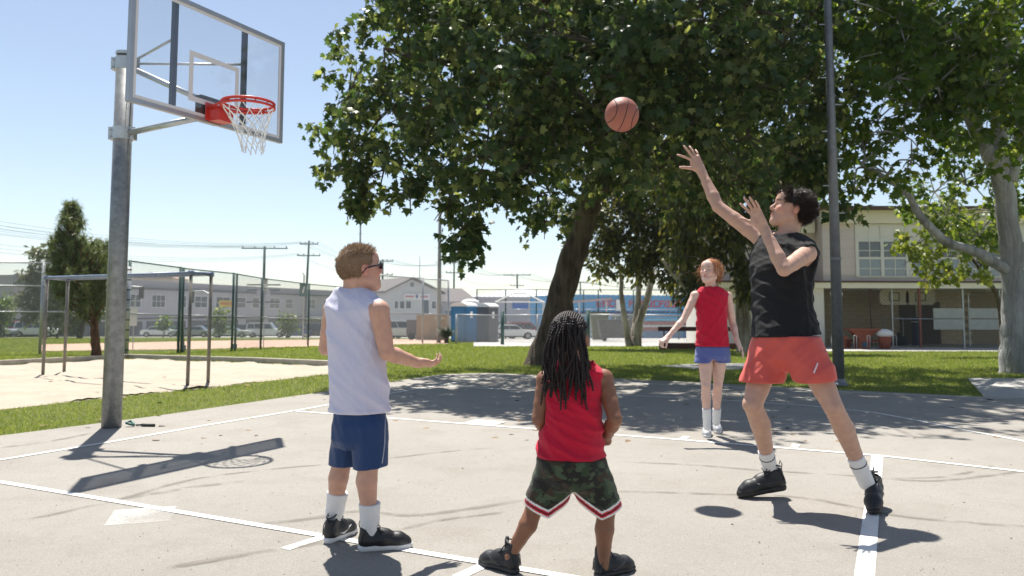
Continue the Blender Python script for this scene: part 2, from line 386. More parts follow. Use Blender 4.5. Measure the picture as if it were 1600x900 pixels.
# faint curved tar smears and hairline cracks on the court
m_smear = ground_mat('tar_smear_band', (.24, .217, .186), [(6, .45, .6, (.215, .195, .165), .6)], fine=.003, finescale=230)
_n = m_smear.node_tree; _g = _n.nodes.new('ShaderNodeNewGeometry'); _t = _n.nodes.new('ShaderNodeTexNoise'); _t.inputs['Scale'].default_value = 5; _t.inputs['Detail'].default_value = 8; _n.links.new(_g.outputs['Position'], _t.inputs[0])
_u = _n.nodes.new('ShaderNodeVertexColor'); _u.layer_name = 'edge'; _m = _n.nodes.new('ShaderNodeMath'); _m.operation = 'MULTIPLY'; _r = _n.nodes.new('ShaderNodeMapRange'); _r.inputs[1].default_value = .38; _r.inputs[2].default_value = .62; _r.inputs[4].default_value = .85
_n.links.new(_t.outputs[0], _r.inputs[0]); _n.links.new(_r.outputs[0], _m.inputs[0]); _n.links.new(_u.outputs[0], _m.inputs[1]); _n.links.new(_m.outputs[0], _n.nodes['Principled BSDF'].inputs['Alpha'])
def smear(pts, w, k):
    P3 = [G(x, y) for x, y in pts]; D = []
    for i in range(len(P3)-1):
        for t in np.linspace(0, 1, 8, endpoint=False):
            p0, p1, p2, p3 = P3[max(i-1, 0)], P3[i], P3[i+1], P3[min(i+2, len(P3)-1)]; D.append(.5*((2*p1)+(-p0+p2)*t+(2*p0-5*p1+4*p2-p3)*t*t+(-p0+3*p1-3*p2+p3)*t**3))
    V = []; C = []; n = len(D)
    for i, p in enumerate(D):
        t = nrm(D[min(i+1, n-1)]-D[max(i-1, 0)]); q = np.array([-t[1], t[0], 0]); e = min(1, 6*i/n, 6*(n-1-i)/n)
        for f, c in ((-1, 0), (-.35, .9), (.2, 1), (1, 0)): V.append(p+q*w*f+(0, 0, .0032+k*.0002)); C.append((c*e,)*3)
    F_ = [(i*4+j, i*4+4+j, i*4+5+j, i*4+1+j) for i in range(n-1) for j in range(3)]
    me = np_mesh(V, F_); a = me.color_attributes.new('edge', 'FLOAT_COLOR', 'POINT'); c = np.ones((len(V), 4), np.float32); c[:, :3] = C; a.data.foreach_set('color', c.ravel()); o = obj('tar_smear', me, m_smear); o['kind'] = 'structure'
for k, (pts, w) in enumerate((([(0, 820), (90, 803), (190, 780), (270, 757), (330, 745), (440, 732), (560, 722), (700, 706), (780, 700)], .035), ([(180, 782), (300, 762), (390, 752)], .05), ([(380, 822), (480, 812), (560, 800), (640, 806), (740, 795), (830, 780)], .04), ([(0, 700), (90, 688), (150, 675)], .05),
    ([(960, 722), (1080, 727), (1200, 736), (1330, 744), (1450, 752), (1560, 742), (1640, 730)], .035), ([(950, 768), (1100, 772), (1250, 778), (1400, 806), (1520, 818), (1640, 826)], .035), ([(1380, 748), (1480, 745), (1560, 726)], .03), ([(620, 830), (700, 812), (800, 800)], .03), ([(250, 890), (420, 862), (560, 840)], .04))): smear(pts, w, k)

# grit and small pebbles lying on the court
_r = np.random.default_rng(77); _n = 900; _u = _r.uniform(0, 1, _n); _y = 2.9*(12/2.9)**_u; _x = _r.uniform(-.66, .66, _n)*_y
_k = in_poly(_x, _y, cp); _x, _y = _x[_k], _y[_k]; _s = _r.uniform(.002, .0055, len(_x))*np.where(_r.uniform(size=len(_x)) < .06, 2.0, 1)
_t = np.array([(1, 0, 0), (0, 1, 0), (-1, 0, 0), (0, -1, 0), (0, 0, .9)]); _a = _r.uniform(0, 6.28, len(_x))
_V = np.stack([_x[:, None]+_s[:, None]*(_t[:, 0]*np.cos(_a)[:, None]-_t[:, 1]*np.sin(_a)[:, None]*.7), _y[:, None]+_s[:, None]*(_t[:, 0]*np.sin(_a)[:, None]+_t[:, 1]*np.cos(_a)[:, None]*.7), .002+_s[:, None]*_t[:, 2]], -1)
_F = (np.array([(0, 1, 4), (1, 2, 4), (2, 3, 4), (3, 0, 4)])[None]+np.arange(len(_x))[:, None, None]*5).reshape(-1, 3)
_o = obj('grit', np_mesh(_V, _F), mat('grit_dark', (.10, .09, .075), .9)); _o['kind'] = 'stuff'; tag(_o, 'dark grit and tiny pebbles scattered over the pale court asphalt', 'grit')
# ================================================================ basketball hoop
m_galv = mat('galvanised_steel', (.25, .26, .265), .5, metal=.55, var=.28, vscale=14, bump=.0008, bscale=70, dirt=((.16, .165, .17), 22, .8))
m_galv2 = mat('galvanised_steel_light', (.52, .54, .56), .4, metal=.7, var=.15, vscale=9)
m_alu = mat('aluminium_frame', (.40, .41, .44), .35, metal=.6, var=.06, vscale=6)
m_navy = mat('dark_blue_strut', (.03, .045, .09), .5)
m_red = mat('rim_red_paint', (.62, .035, .025), .38, var=.08, vscale=10, coat=.2)
m_wpaint = mat('white_backboard_line', (.78, .74, .74), .6)
m_rubber = mat('black_rubber', (.02, .02, .02), .7)
m_cord = mat('net_cord', (.80, .80, .78), .9)
def glass_mat():
    m = bpy.data.materials.new('clear_board'); m.use_nodes = True; nt = m.node_tree; N = nt.nodes; L = nt.links
    b = N['Principled BSDF']; N.remove(b)
    t = N.new('ShaderNodeBsdfTransparent'); t.inputs[0].default_value = (.86, .885, .91, 1)
    g = N.new('ShaderNodeBsdfGlossy'); g.inputs['Roughness'].default_value = .03
    d = N.new('ShaderNodeBsdfDiffuse'); d.inputs[0].default_value = (.8, .8, .82, 1)
    lw = N.new('ShaderNodeLayerWeight'); lw.inputs[0].default_value = .5; mr = N.new('ShaderNodeMapRange'); mr.inputs[1].default_value = .38; mr.inputs[2].default_value = .72; mr.inputs[3].default_value = .95; mr.inputs[4].default_value = .34
    L.new(lw.outputs['Facing'], mr.inputs[0]); L.new(mr.outputs[0], t.inputs[0])
    m1 = N.new('ShaderNodeMixShader'); m1.inputs[0].default_value = .025; L.new(t.outputs[0], m1.inputs[1]); L.new(d.outputs[0], m1.inputs[2])
    m2 = N.new('ShaderNodeMixShader'); m2.inputs[0].default_value = .07; L.new(m1.outputs[0], m2.inputs[1]); L.new(g.outputs[0], m2.inputs[2])
    L.new(m2.outputs[0], N['Material Output'].inputs[0]); return m
m_clear = glass_mat()
pole_b = G(174, 668)
hoop = thing('basketball_hoop', 'clear basketball backboard with red rim on a tall galvanised pole beside the court', 'basketball hoop', pole_b)
def H(name, mb, m, smooth=False, parent=None):
    o = obj(name, mb, m, parent or hoop, smooth)
    o.matrix_parent_inverse = Matrix.Translation(hoop.location).inverted() if parent is None else Matrix.Identity(4)
    return o
BU, BV, ZB = .275, 1.4538, 2.825
ptop = pole_b + np.array([0, 0, 3.56])
ptop[:2] += (0.0, 0)
H('pole', MB().tube([pole_b-(0, 0, .1), ptop], [.087, .082], 24), m_galv, True)
mb = MB(); mb.tube([ptop-(0, 0, .015), ptop+(0, 0, .015)], .09, 20); H('pole_cap', mb, m_galv2)
for zc in (2.78, 3.46):
    mb = MB(); c = pole_b+(0, 0, zc)
    mb.tube([c-(0, 0, .06), c+(0, 0, .06)], .093, 20, cap=True)
    for s in (-1, 1):
        mb.box(c+np.array([s*.105, 0, 0]), (.035, .07, .12))
        for dz in (-.035, .035): mb.tube([c+np.array([s*.105, -.05, dz]), c+np.array([s*.105, .05, dz])], .009, 6)
    H('clamp', mb, m_galv2)
def pc(u, v, z): return court(u, v, z)
# board frame: a 6 x 3.5 ft panel
w2, hh = .9144, 1.0668
ex = nrm(court(1, 0)-court(0, 0)); ev = nrm(court(0, 1)-court(0, 0))      # ex: into the court, ev: along the board
def bbox(a, b):
    """box between two court-frame corners"""
    mb = MB(); A = [min(a[i], b[i]) for i in range(3)]; B = [max(a[i], b[i]) for i in range(3)]
    q = [court(A[0], A[1], A[2]), court(B[0], A[1], A[2]), court(B[0], B[1], A[2]), court(A[0], B[1], A[2])]
    q += [p + (0, 0, B[2]-A[2]) for p in q]
    return q
BF = [(0, 1, 2, 3), (7, 6, 5, 4), (4, 5, 1, 0), (5, 6, 2, 1), (6, 7, 3, 2), (7, 4, 0, 3)]
def CB_(mb, a, b): return mb.add(bbox(a, b), BF)
fr = MB(); t = .038
CB_(fr, (BU-.045, BV-w2, ZB), (BU, BV+w2, ZB+t)); CB_(fr, (BU-.045, BV-w2, ZB+hh-t), (BU, BV+w2, ZB+hh))
CB_(fr, (BU-.045, BV-w2, ZB+t), (BU, BV-w2+t, ZB+hh-t)); CB_(fr, (BU-.045, BV+w2-t, ZB+t), (BU, BV+w2, ZB+hh-t))
H('board_frame', fr, m_alu)
H('board_pane', CB_(MB(), (BU-.020, BV-w2+t, ZB+t), (BU-.010, BV+w2-t, ZB+hh-t)), m_clear)
ln = MB()
def sq(z0, z1, hw, th, u=BU-.0085):
    CB_(ln, (u-.001, BV-hw, z0), (u, BV+hw, z0+th)); CB_(ln, (u-.001, BV-hw, z1-th), (u, BV+hw, z1))
    CB_(ln, (u-.001, BV-hw, z0+th), (u, BV-hw+th, z1-th)); CB_(ln, (u-.001, BV+hw-th, z0+th), (u, BV+hw, z1-th))
sq(ZB+.16, ZB+.16+.46, .3, .048); sq(ZB+t+.002, ZB+hh-t-.002, w2-t-.002, .03)
H('board_markings', ln, m_wpaint)
for dv in (-.42, .42):
    H('board_strut', CB_(MB(), (BU-.09, BV+dv-.022, ZB+.02), (BU-.048, BV+dv+.022, ZB+hh-.01)), m_navy)
mb = MB(); CB_(mb, (BU-.12, BV-.12, ZB+.02), (BU-.047, BV+.12, ZB+.26)); H('mount_plate', mb, m_rubber)
for sv in (-1,):
    pass
cl = pole_b+(0, 0, 2.78); ch = pole_b+(0, 0, 3.46)
arm = MB(); arm.tube([cl+ex*.06, court(BU-.09, BV, ZB+.09)], .03, 12)
H('extension_arm', arm, m_galv2, True)
arm = MB(); arm.tube([pole_b+(0, 0, 3.42)+ex*.06, court(BU-.10, BV, ZB+.22)], .027, 12); H('extension_arm', arm, m_galv2, True)
for dv in (-.42, .42):
    arm = MB(); arm.tube([ch+ex*.05, court(BU-.06, BV+dv, ZB+.70)], .0125, 8); H('brace', arm, m_galv2, True)
# rim
ZR = 2.977; RC = (BU+.415, BV); rr = .2286
rimo = H('rim', MB().tube([court(RC[0]+rr*math.cos(a), RC[1]+rr*math.sin(a), ZR) for a in np.linspace(0, 2*math.pi, 40, endpoint=False)], .0135, 8, closed=True), m_red, True)
mb = MB(); CB_(mb, (BU, BV-.11, ZR-.13), (BU+.012, BV+.11, ZR+.03))
CB_(mb, (BU+.012, BV-.085, ZR-.14), (BU+.15, BV+.085, ZR-.010)); 
q = [court(BU+.10, BV-.15, ZR-.006), court(BU+.10, BV+.15, ZR-.006), court(BU+.26, BV+.20, ZR-.006), court(BU+.26, BV-.20, ZR-.006)]
H('rim_bracket', mb, m_red)
# double ring, and the gusset under it
mb = MB()
mb.tube([court(RC[0]+(rr+.002)*math.cos(a), RC[1]+(rr+.002)*math.sin(a), ZR-.034) for a in np.linspace(0, 2*math.pi, 40, endpoint=False)], .0125, 6, closed=True)
for a in np.linspace(0, 2*math.pi, 12, endpoint=False):
    mb.tube([court(RC[0]+rr*math.cos(a), RC[1]+rr*math.sin(a), ZR), court(RC[0]+rr*math.cos(a), RC[1]+rr*math.sin(a), ZR-.03)], .006, 5)
for s in (-1, 1): mb.tube([court(BU+.01, BV+s*.09, ZR-.02), court(RC[0]-.02, RC[1]+s*(rr), ZR-.014)], .012, 8)
H('rim_lower_ring', mb, m_red, True)
# net: a diamond net of 12 loops, narrowing down, pushed a little by the wind
mb = MB(); nl = 12; rows = 6; rnet = random.Random(4)
def npnt(i, j):
    f = j/rows; r = rr*(1-.08*f) if j == 0 else rr*(.96-.74*f+.20*f*f*f)
    a = 2*math.pi*(i+.5*(j % 2))/nl
    jt = .010*f
    return court(RC[0]+r*math.cos(a)+.05*f+rnet.uniform(-jt, jt), RC[1]+r*math.sin(a)+rnet.uniform(-jt, jt)-.03*f, ZR-.03-.40*f+rnet.uniform(-jt, jt)*1.6)
pts = [[npnt(i, j) for i in range(nl)] for j in range(rows+1)]
for j in range(rows):
    for i in range(nl):
        a = pts[j][i]; 
        for k in ((i, (i-1) % nl) if j % 2 == 0 else (i, (i+1) % nl)):
            b = pts[j+1][k]; mid = (a+b)/2 + np.array([0, 0, -.006])
            mb.tube([a, mid, b], .0042, 5, cap=False)
for i in range(nl):
    mb.tube([pts[rows][i], pts[rows][i]-(0, 0, .018)], .0055, 5)
H('net', mb, m_cord, True)
# green cap and black cable bits lying at the foot of the pole
brush = thing('cable_lock', 'black and green cable lock lying at the foot of the basketball pole', 'lock', G(205, 667))
bl = brush.location
mb = MB().tube([(-.05, .02, .03), (-.02, .03, .05), (.01, .02, .03), (.03, -.01, .02), (0, -.03, .03), (-.04, -.02, .04)], .012, 8); obj('body', mb, mat('green_rubber', (.02, .12, .09), .5), brush, True)
mb = MB().tube([(.04, 0, .016), (.08, .01, .018), (.10, .01, .016), (.22, .0, .014)], [.008, .008, .015, .015], 8); obj('handle', mb, m_rubber, brush, True)

# ================================================================ tall pole on the right with climbing pegs
lb = G(1311, 602)
D0 = lb[1]; tp = P(1289, -60, D0+.0)
lp = thing('lamp_post', 'tall slim grey steel lamp post with climbing pegs standing on the lawn edge', 'lamp post', lb)
m_post = mat('grey_painted_post', (.19, .20, .225), .5, metal=.35, var=.18, vscale=6, bump=.001, dirt=((.10, .10, .11), 8, .6))
top = np.array([lb[0]-.03, lb[1], lb[2]+9.2]); 
def H2(name, mb, m, par, smooth=False):
    return obj(name, mb, m, par, smooth)
obj('shaft', MB().tube([(0, 0, -.1), (-.012, 0, 4.6), (-.03, 0, 9.2)], [.085, .062, .045], 18), m_post, lp, True)
obj('base_flange', MB().lathe([(.13, 0), (.13, .02), (.10, .05), (.09, .10)], n=18), m_post, lp)
for z in np.arange(2.6, 7.6, .42):
    r = .085-.0045*z; pg = MB()
    pg.tube([(-.16 if int(z/.42) % 2 else -.06, -.0, z), (.06 if int(z/.42) % 2 else .16, 0, z)], .0085, 6); obj('peg', pg, m_galv2, lp)
for z in (1.9, 3.55, 4.4): obj('band', MB().tube([(0, 0, z-.02), (0, 0, z+.02)], .088-.005*z+.004, 18), m_post, lp)
hd = MB(); hd.box((-.03, 0, 9.25), (1.4, .06, .06)); obj('crossarm', hd, m_post, lp)
for s in (-.6, .6):
    h = MB(); h.lathe([(.05, .1), (.16, .02), (.19, -.12), (.0, -.12)], (s-.03, 0, 9.2), 14); obj('lamp_head', h, m_galv2, lp)

# ================================================================ playground bars
m_blue = mat('blue_painted_bar', (.16, .20, .30), .4, metal=.3, var=.2, vscale=12, dirt=((.5, .52, .55), 20, .5))
m_dgal = mat('brown_grey_post', (.20, .185, .165), .55, metal=.4, var=.25, vscale=12)
b1, b2, b3, b4 = G(67, 585), G(100, 582), G(293, 602), G(325, 598)
bars = thing('climbing_bars', 'blue horizontal ladder bars on four brown posts standing in the sand pit', 'climbing bars', b3)
def HB(name, mb, m, sm=True):
    o = obj(name, mb, m, bars, sm); o.matrix_parent_inverse = Matrix.Translation(bars.location).inverted(); return o
tops = [P(69, 434, b1[1]), P(103, 436, b2[1]), P(296, 426, b3[1]), P(326, 429, b4[1])]
zt = np.mean([t_[2] for t_ in tops])
tt = []
for b in (b1, b2, b3, b4):
    t_ = np.array([b[0], b[1], zt]); tt.append(t_); HB('post', MB().tube([b-(0, 0, .1), t_], .026, 12), m_dgal)
HB('rail', MB().tube([tt[0]+(tt[0]-tt[2])*.0, tt[2]], .024, 10), m_blue); HB('rail', MB().tube([tt[1], tt[3]], .024, 10), m_blue)
HB('end_rail', MB().tube([tt[2], tt[3]], .031, 10), m_blue); HB('end_rail', MB().tube([tt[0], tt[1]], .031, 10), m_blue)
for t_ in tt: HB('corner_cap', MB().box(t_, (.068, .068, .068)), m_blue)
# ================================================================ fences
m_fgalv = mat('fence_galvanised', (.42, .43, .44), .45, metal=.6, var=.15, vscale=9)
m_fgreen = mat('fence_green_post', (.035, .085, .075), .5, metal=.2, var=.2, vscale=7)
m_wire = mat('chain_link_wire', (.30, .31, .31), .5, metal=.5)
def chain(mb, a, b, z0, z1, cell=.075, w=.006):
    """diagonal wires woven between two ground points (flat four-sided wires)"""
    a = np.asarray(a, float); b = np.asarray(b, float); L_ = np.linalg.norm((b-a)[:2]); d = (b-a)/L_; H_ = z1-z0
    n = int((L_+H_)/cell)
    for k in range(n):
        for s in (1, -1):
            # wire leaves the bottom at position t0 and climbs to the right (s=1) or left
            t0 = k*cell-H_; t1 = t0+H_
            u0, u1 = (t0, t1) if s == 1 else (t1, t0)
            za, zb = z0, z1
            def cut(u, z, u_, z_):
                if u < 0: f = (0-u)/(u_-u); return 0, z+(z_-z)*f
                if u > L_: f = (L_-u)/(u_-u); return L_, z+(z_-z)*f
                return u, z
            if max(u0, u1) <= 0 or min(u0, u1) >= L_: continue
            p, q = cut(u0, za, u1, zb), cut(u1, zb, u0, za)
            A = a+d*p[0]; B = a+d*q[0]; A = A+(0, 0, p[1]); B = B+(0, 0, q[1])
            off = np.array([-d[1], d[0], 0])*w*.5*s; up = np.array([d[0]*-s, d[1]*-s, 1.])*w*.5
            mb.add([A+off-up, A+off+up, A-off, B+off-up, B+off+up, B-off], [(0, 1, 4, 3), (1, 2, 5, 4), (2, 0, 3, 5)])
def fence(name, label, posts, h, mpost, rails=(1.0,), r=.03, cell=.075, w=.0045, group=None, skip=(), postmask=None, rr_=.021):
    posts = [np.asarray(p, float) for p in posts]
    t = thing(name, label, 'fence', posts[0], group=group)
    inv = Matrix.Translation(t.location).inverted()
    def A(nm, mb, m, sm=False, kind=None):
        o = obj(nm, mb, m, t, sm); o.matrix_parent_inverse = inv
        if kind: o['kind'] = kind
        return o
    for i, p in enumerate(posts):
        if postmask is None or postmask[i]: A('post', MB().tube([p-(0, 0, .1), p+(0, 0, h+.03)], r, 10), mpost, True)
    wm = MB()
    for i, (a, b) in enumerate(zip(posts[:-1], posts[1:])):
        if i in skip: continue
        for f in rails: A('rail', MB().tube([a+(0, 0, h*f), b+(0, 0, h*f)], rr_, 8), m_fgalv if f < 1 else mpost, True)
        chain(wm, a, b, .05, h, cell, w)
    A('wire_mesh', wm, m_wire, kind='stuff')
    return t
def GP(px, py): return G(px, py)
fl0, fl1, fl2 = G(-150, 553.5), G(62, 553.2), G(198, 555)
fence('chain_link_fence', 'tall light galvanised chain link fence behind the sand pit at the left edge', [fl0, fl1, fl2], 2.72, m_fgalv, rails=(1.0, .46, .745), r=.045, postmask=(1, 1, 0))
f3, f4, f5, f6, f7, f8 = G(278, 551), G(283, 550.5), G(362, 547.5), G(407, 544.5), G(481, 541), G(585, 537.5)
fence('chain_link_fence', 'tall green posted chain link fence running back from the sand pit past the parked cars', [fl2, f3, f4, f5, f6, f7, f8], 2.72, m_fgreen, rails=(1.0, .44), skip=(), r=.042)
# doubled gate post with bracket rungs at the corner
gp = thing('gate_post', 'thick light gate post with dark bands beside the hoop pole in the far fence', 'post', G(196, 556.5))
obj('post', MB().tube([(0, 0, -.1), (0, 0, 2.5)], .075, 12), m_fgalv, gp, True)
for z in np.arange(.15, 2.5, .28): obj('band', MB().tube([(0, 0, z), (0, 0, z+.035)], .083, 12), m_fgreen, gp)
for x_, y_ in ((287, 550), (367, 547)):
    g = thing('fence_post', 'slim dark green post doubled beside a %s fence post' % ('leaning' if x_ < 300 else 'straight'), 'post', G(x_, y_))
    g['label'] = 'dark green fence post leaning slightly, left of the blue bars corner' if x_ < 300 else 'dark green doubled fence post between the blue bars and the sign pole'
    obj('shaft', MB().tube([(0, 0, -.1), (-.18 if x_ < 300 else 0, 0, 2.75)], .042, 10), m_fgreen, g, True)
    obj('foot_band', MB().tube([(0, 0, .05), (0, 0, .22)], .07, 10), m_fgreen, g)
# second fence beyond: from the boy to the portable toilets
fa = [G(x, y) for x, y in ((585, 537.5), (660, 536), (700, 535.3))]
fence('chain_link_fence', 'chain link fence with grey posts between the boy and the tall light mast', fa, 3.5, m_fgalv, rails=(1.0, .45), r=.05, cell=.13, w=.010, rr_=.03)
fb = [G(x, y) for x, y in ((713, 537.5), (785, 537), (840, 538), (918, 539), (1000, 539), (1085, 538), (1170, 538))]
fence('low_chain_link_fence', 'low chain link fence with pale top rail crossing behind the leaning tree and toilets', fb, 1.5, m_fgalv, rails=(1.0,), r=.05, cell=.12, w=.010, rr_=.032)
for i, (x_, y_, lab) in enumerate(((785, 538.2, 'dark green stout fence post just right of the grey portable toilet'), (919, 540.5, 'dark green fence post behind the braided child, right of the leaning trunk'))):
    g = thing('fence_post', lab, 'post', G(x_, y_)); obj('shaft', MB().tube([(0, 0, 0), (0, 0, 1.6)], .09, 10), m_fgreen, g, True); obj('cap', MB().lathe([(.095, 1.6), (.05, 1.66), (0, 1.68)], n=10), m_fgreen, g)
# tall far fence of green poles right of the trunk
ff = [P(x, 500, 80) for x in (745, 790, 838, 895, 912, 935, 990, 1060)]
for p in ff: p[2] = ground_at(0, 80)
fence('ballfield_fence', 'very tall thin fence with slim posts far beyond the toilets against the sky', ff, 5.0, m_fgreen, rails=(1.0, .6), r=.07, cell=.5, w=.014, rr_=.035)

# ================================================================ buildings
m_grey = mat('grey_stucco', (.42, .405, .43), .9, var=.07, vscale=.6)
m_grey2 = mat('dark_grey_trim', (.13, .13, .14), .8)
m_wgrey = mat('pale_stucco', (.56, .55, .54), .9, var=.06, vscale=.5)
m_white = mat('white_stucco', (.75, .74, .72), .85, var=.05, vscale=.6)
m_win = mat('window_glass_dark', (.09, .10, .115), .15, spec=.8)
m_beige = mat('beige_stucco', (.52, .46, .38), .9, var=.06, vscale=.7)
m_roof = mat('grey_shingle', (.16, .145, .14), .95, var=.15, vscale=2)
m_brown = mat('brown_trim', (.10, .055, .04), .7)
def facade(name, label, a, b, z0, z1, depth, m, roof_m=None, parent=None, cat='building'):
    """box building whose front runs from ground point a to b"""
    a = np.array([a[0], a[1], 0.]); b = np.array([b[0], b[1], 0.]); d = nrm(b-a); n = np.array([-d[1], d[0], 0])   # n: away from the camera
    t = thing(name, label, cat, (a[0], a[1], z0), math.atan2(d[1], d[0]))
    L_ = np.linalg.norm(b-a)
    obj('wall', MB().box2((0, 0, 0), (L_, depth, z1-z0)), m, t)
    return t, L_
def win(t, x0, x1, z0, z1, m=m_win, fm=m_white, nx=2, nz=1, pr=.05, name='window'):
    fr = MB(); w = .08
    fr.box2((x0-w, -pr, z0-w), (x1+w, -.003, z0)); fr.box2((x0-w, -pr, z1), (x1+w, -.003, z1+w))
    fr.box2((x0-w, -pr, z0), (x0, -.003, z1)); fr.box2((x1, -pr, z0), (x1+w, -.003, z1))
    for i in range(1, nx): x = x0+(x1-x0)*i/nx; fr.box2((x-.03, -pr+.005, z0), (x+.03, -.003, z1))
    for i in range(1, nz): z = z0+(z1-z0)*i/nz; fr.box2((x0, -pr+.01, z-.03), (x1, -.003, z+.03))
    o = obj(name, fr, fm, t); obj('pane', MB().box2((x0, -.02, z0), (x1, -.006, z1)), m, o); return o
A0, B0 = P(20, 486, 93), P(530, 486, 170)
gb, L_ = facade('office_building', 'long two storey grey building behind the row of parked cars', A0, B0, -3.6, 5.25, 20, m_grey)
dvec = nrm((B0-A0)*[1, 1, 0])
def along(px):
    """distance along the grey facade seen at that column"""
    r_ = ray(px, 486); r_ = r_/r_[1]; k = r_[0]
    return (A0[0]-k*A0[1])/(k*dvec[1]-dvec[0])
obj('cornice', MB().box2((-.1, -.35, 7.65), (L_+.1, -.002, 7.95)), m_grey2, gb)
obj('parapet', MB().box2((-.1, -.12, 8.3), (L_+.1, -.002, 8.95)), mat('parapet_grey', (.32, .31, .34), .9), gb)
for x0, x1, k in ((203, 219, 2), (237, 257, 3), (278, 290, 2), (304, 323, 2), (337, 358, 2), (369, 383, 1), (394, 404, 1), (421, 436, 2), (446, 456, 1), (480, 492, 2), (505, 520, 2), (60, 90, 3), (120, 145, 3)):
    win(gb, along(x0), along(x1), 5.15, 6.9, nx=k, nz=2)
for i, (x0, x1) in enumerate(((205, 222), (230, 250), (262, 290), (300, 330), (340, 372), (385, 408), (420, 445), (455, 475), (485, 515), (40, 80), (100, 140), (150, 180))):
    win(gb, along(x0), along(x1), .6, 3.0, nx=3, fm=m_grey2)
obj('band', MB().box2((0, -.10, 3.35), (L_, -.002, 3.6)), m_grey2, gb)
sg = obj('yellow_sign', MB().box2((along(339), -.45, 5.3), (along(362), -.30, 6.35)), mat('yellow_sign_paint', (.62, .44, .06), .6), gb)
for q in range(6):
    xx = along(341+q*3.4); obj('letter', MB().box2((xx, -.47, 5.6), (xx+.5, -.451, 6.1)), mat('sign_orange', (.45, .16, .03), .6), sg)
obj('awning', MB().box2((along(480), -1.2, 3.3), (along(530), -.11, 3.55)), m_white, gb)
# rooftop parts of a house behind it
rt = thing('house', 'tan roofed little house top peeping over the grey building', 'house', P(238, 440, 140)); z = rt.location
obj('wall', MB().box2((-6, 0, -8.5), (4, 6, .6)), m_beige, rt)
obj('roof', MB().extrude([(-6.6, -.5, .55), (4.6, -.5, .55), (0, -.5, 1.7)], (0, 7, 0)), mat('tan_tiles', (.33, .22, .15), .9), rt)
# left white/grey buildings behind the fence
lw, L1 = facade('warehouse', 'pale low building behind the red and white cars at far left', P(-40, 486, 110), P(60, 486, 118), -3.4, -1.0+1.2, 12, m_white)
win(lw, 3, 8, .5, 1.9, nx=3); 
lw2, L2 = facade('apartment_building', 'tall pale grey block between the dark conifers and the fence post', P(32, 486, 150), P(75, 486, 152), -3.4, 5.2, 12, m_wgrey)
win(lw2, 1, 3, 4.5, 6.5); obj('roof_edge', MB().box2((-.2, -.25, 7.8), (L2+.2, -.005, 8.1)), m_grey2, lw2)
# beige/white building with ribbon windows behind the boy
wb, L3 = facade('commercial_building', 'pale flat roofed building with rows of small windows left of the boy', P(470, 486, 205), P(640, 486, 205), -3.8, 4.9, 14, m_wgrey)
for zz in (3.1, 6.1): 
    obj('white_band', MB().box2((0, -.2, zz), (L3, -.003, zz+1.7)), m_white, wb)
    for i in range(12): 
        x = 1+i*2.3; o = obj('window', MB().box2((x, -.26, zz+.35), (x+1.3, -.203, zz+1.35)), m_win, wb)
obj('roof_unit', MB().box2((3, 3, 8.7), (6, 6, 10.0)), m_grey, wb); obj('roof_unit', MB().box2((7, 3, 8.7), (14, 6, 9.8)), m_grey, wb)
obj('roof', MB().box2((-.4, -.6, 8.701), (L3+.4, 14, 8.95)), m_beige, wb)
# gable house
ha, hb2 = P(604, 486, 128), P(688, 486, 133)
hs, L4 = facade('gabled_house', 'two storey pale house with grey gable roof beyond the fence', ha, hb2, -3.4, 4.2, 16, m_wgrey)
hw = obj('gable_wall', MB().extrude([(0, 0, 7.6), (L4, 0, 7.6), (L4*.46, 0, 9.75)], (0, 16, 0)), m_wgrey, hs)
obj('roof', MB().extrude([(-.6, -.7, 7.45), (L4*.46, -.7, 9.85), (L4+.6, -.7, 7.35), (L4+.6, -.7, 7.6), (L4*.46, -.7, 10.15), (-.6, -.7, 7.7)], (0, 18, 0)), m_roof, hs)
obj('gable_vent', MB().box2((L4*.46-.3, -.06, 8.5), (L4*.46+.3, -.004, 9.2)), m_win, hs)
for x0, x1 in ((1.4, 2.0), (2.3, 3.1), (3.4, 4.3)): win(hs, x0, x1, 4.9, 6.1, nx=1)
obj('door', MB().box2((6.5, -.06, 4.0), (7.5, -.004, 6.3)), m_win, hs)
win(hs, 8.1, 8.9, 4.9, 6.1, nx=1)
sgn = obj('banner', MB().box2((2.9, -.2, 6.35), (7.6, -.12, 7.35)), m_white, hs)
m_sred = mat('sign_red_letters', (.45, .06, .07), .7)
for i in range(5):
    obj('letter', MB().box2((3.2+i*.33, -.215, 6.7), (3.42+i*.33, -.201, 7.05)), m_sred, sgn); obj('letter', MB().box2((5.9+i*.3, -.215, 6.7), (6.1+i*.3, -.201, 7.05)), m_sred, sgn)
obj('emblem', MB().extrude([(5.0, -.201, 7.2), (5.5, -.201, 7.2), (5.45, -.201, 6.75), (5.25, -.201, 6.5), (5.05, -.201, 6.75)], (0, -.015, 0)), mat('sign_blue', (.10, .12, .25), .7), sgn)
h2, L5 = facade('house_wing', 'low grey wing with shingle roof right of the gabled house', P(690, 486, 136), P(742, 486, 140), -3.4, 2.6, 10, m_grey)
obj('roof', MB().extrude([(-.5, -.8, 5.9), (L5+.5, -.8, 5.9), (L5+.5, 5, 8.4), (-3.5, 5, 8.4)], (0, .2, .25)), m_roof, h2)
for i in range(2): win(h2, .6+i*2.6, 2.2+i*2.6, 3.6, 4.6, nx=2)
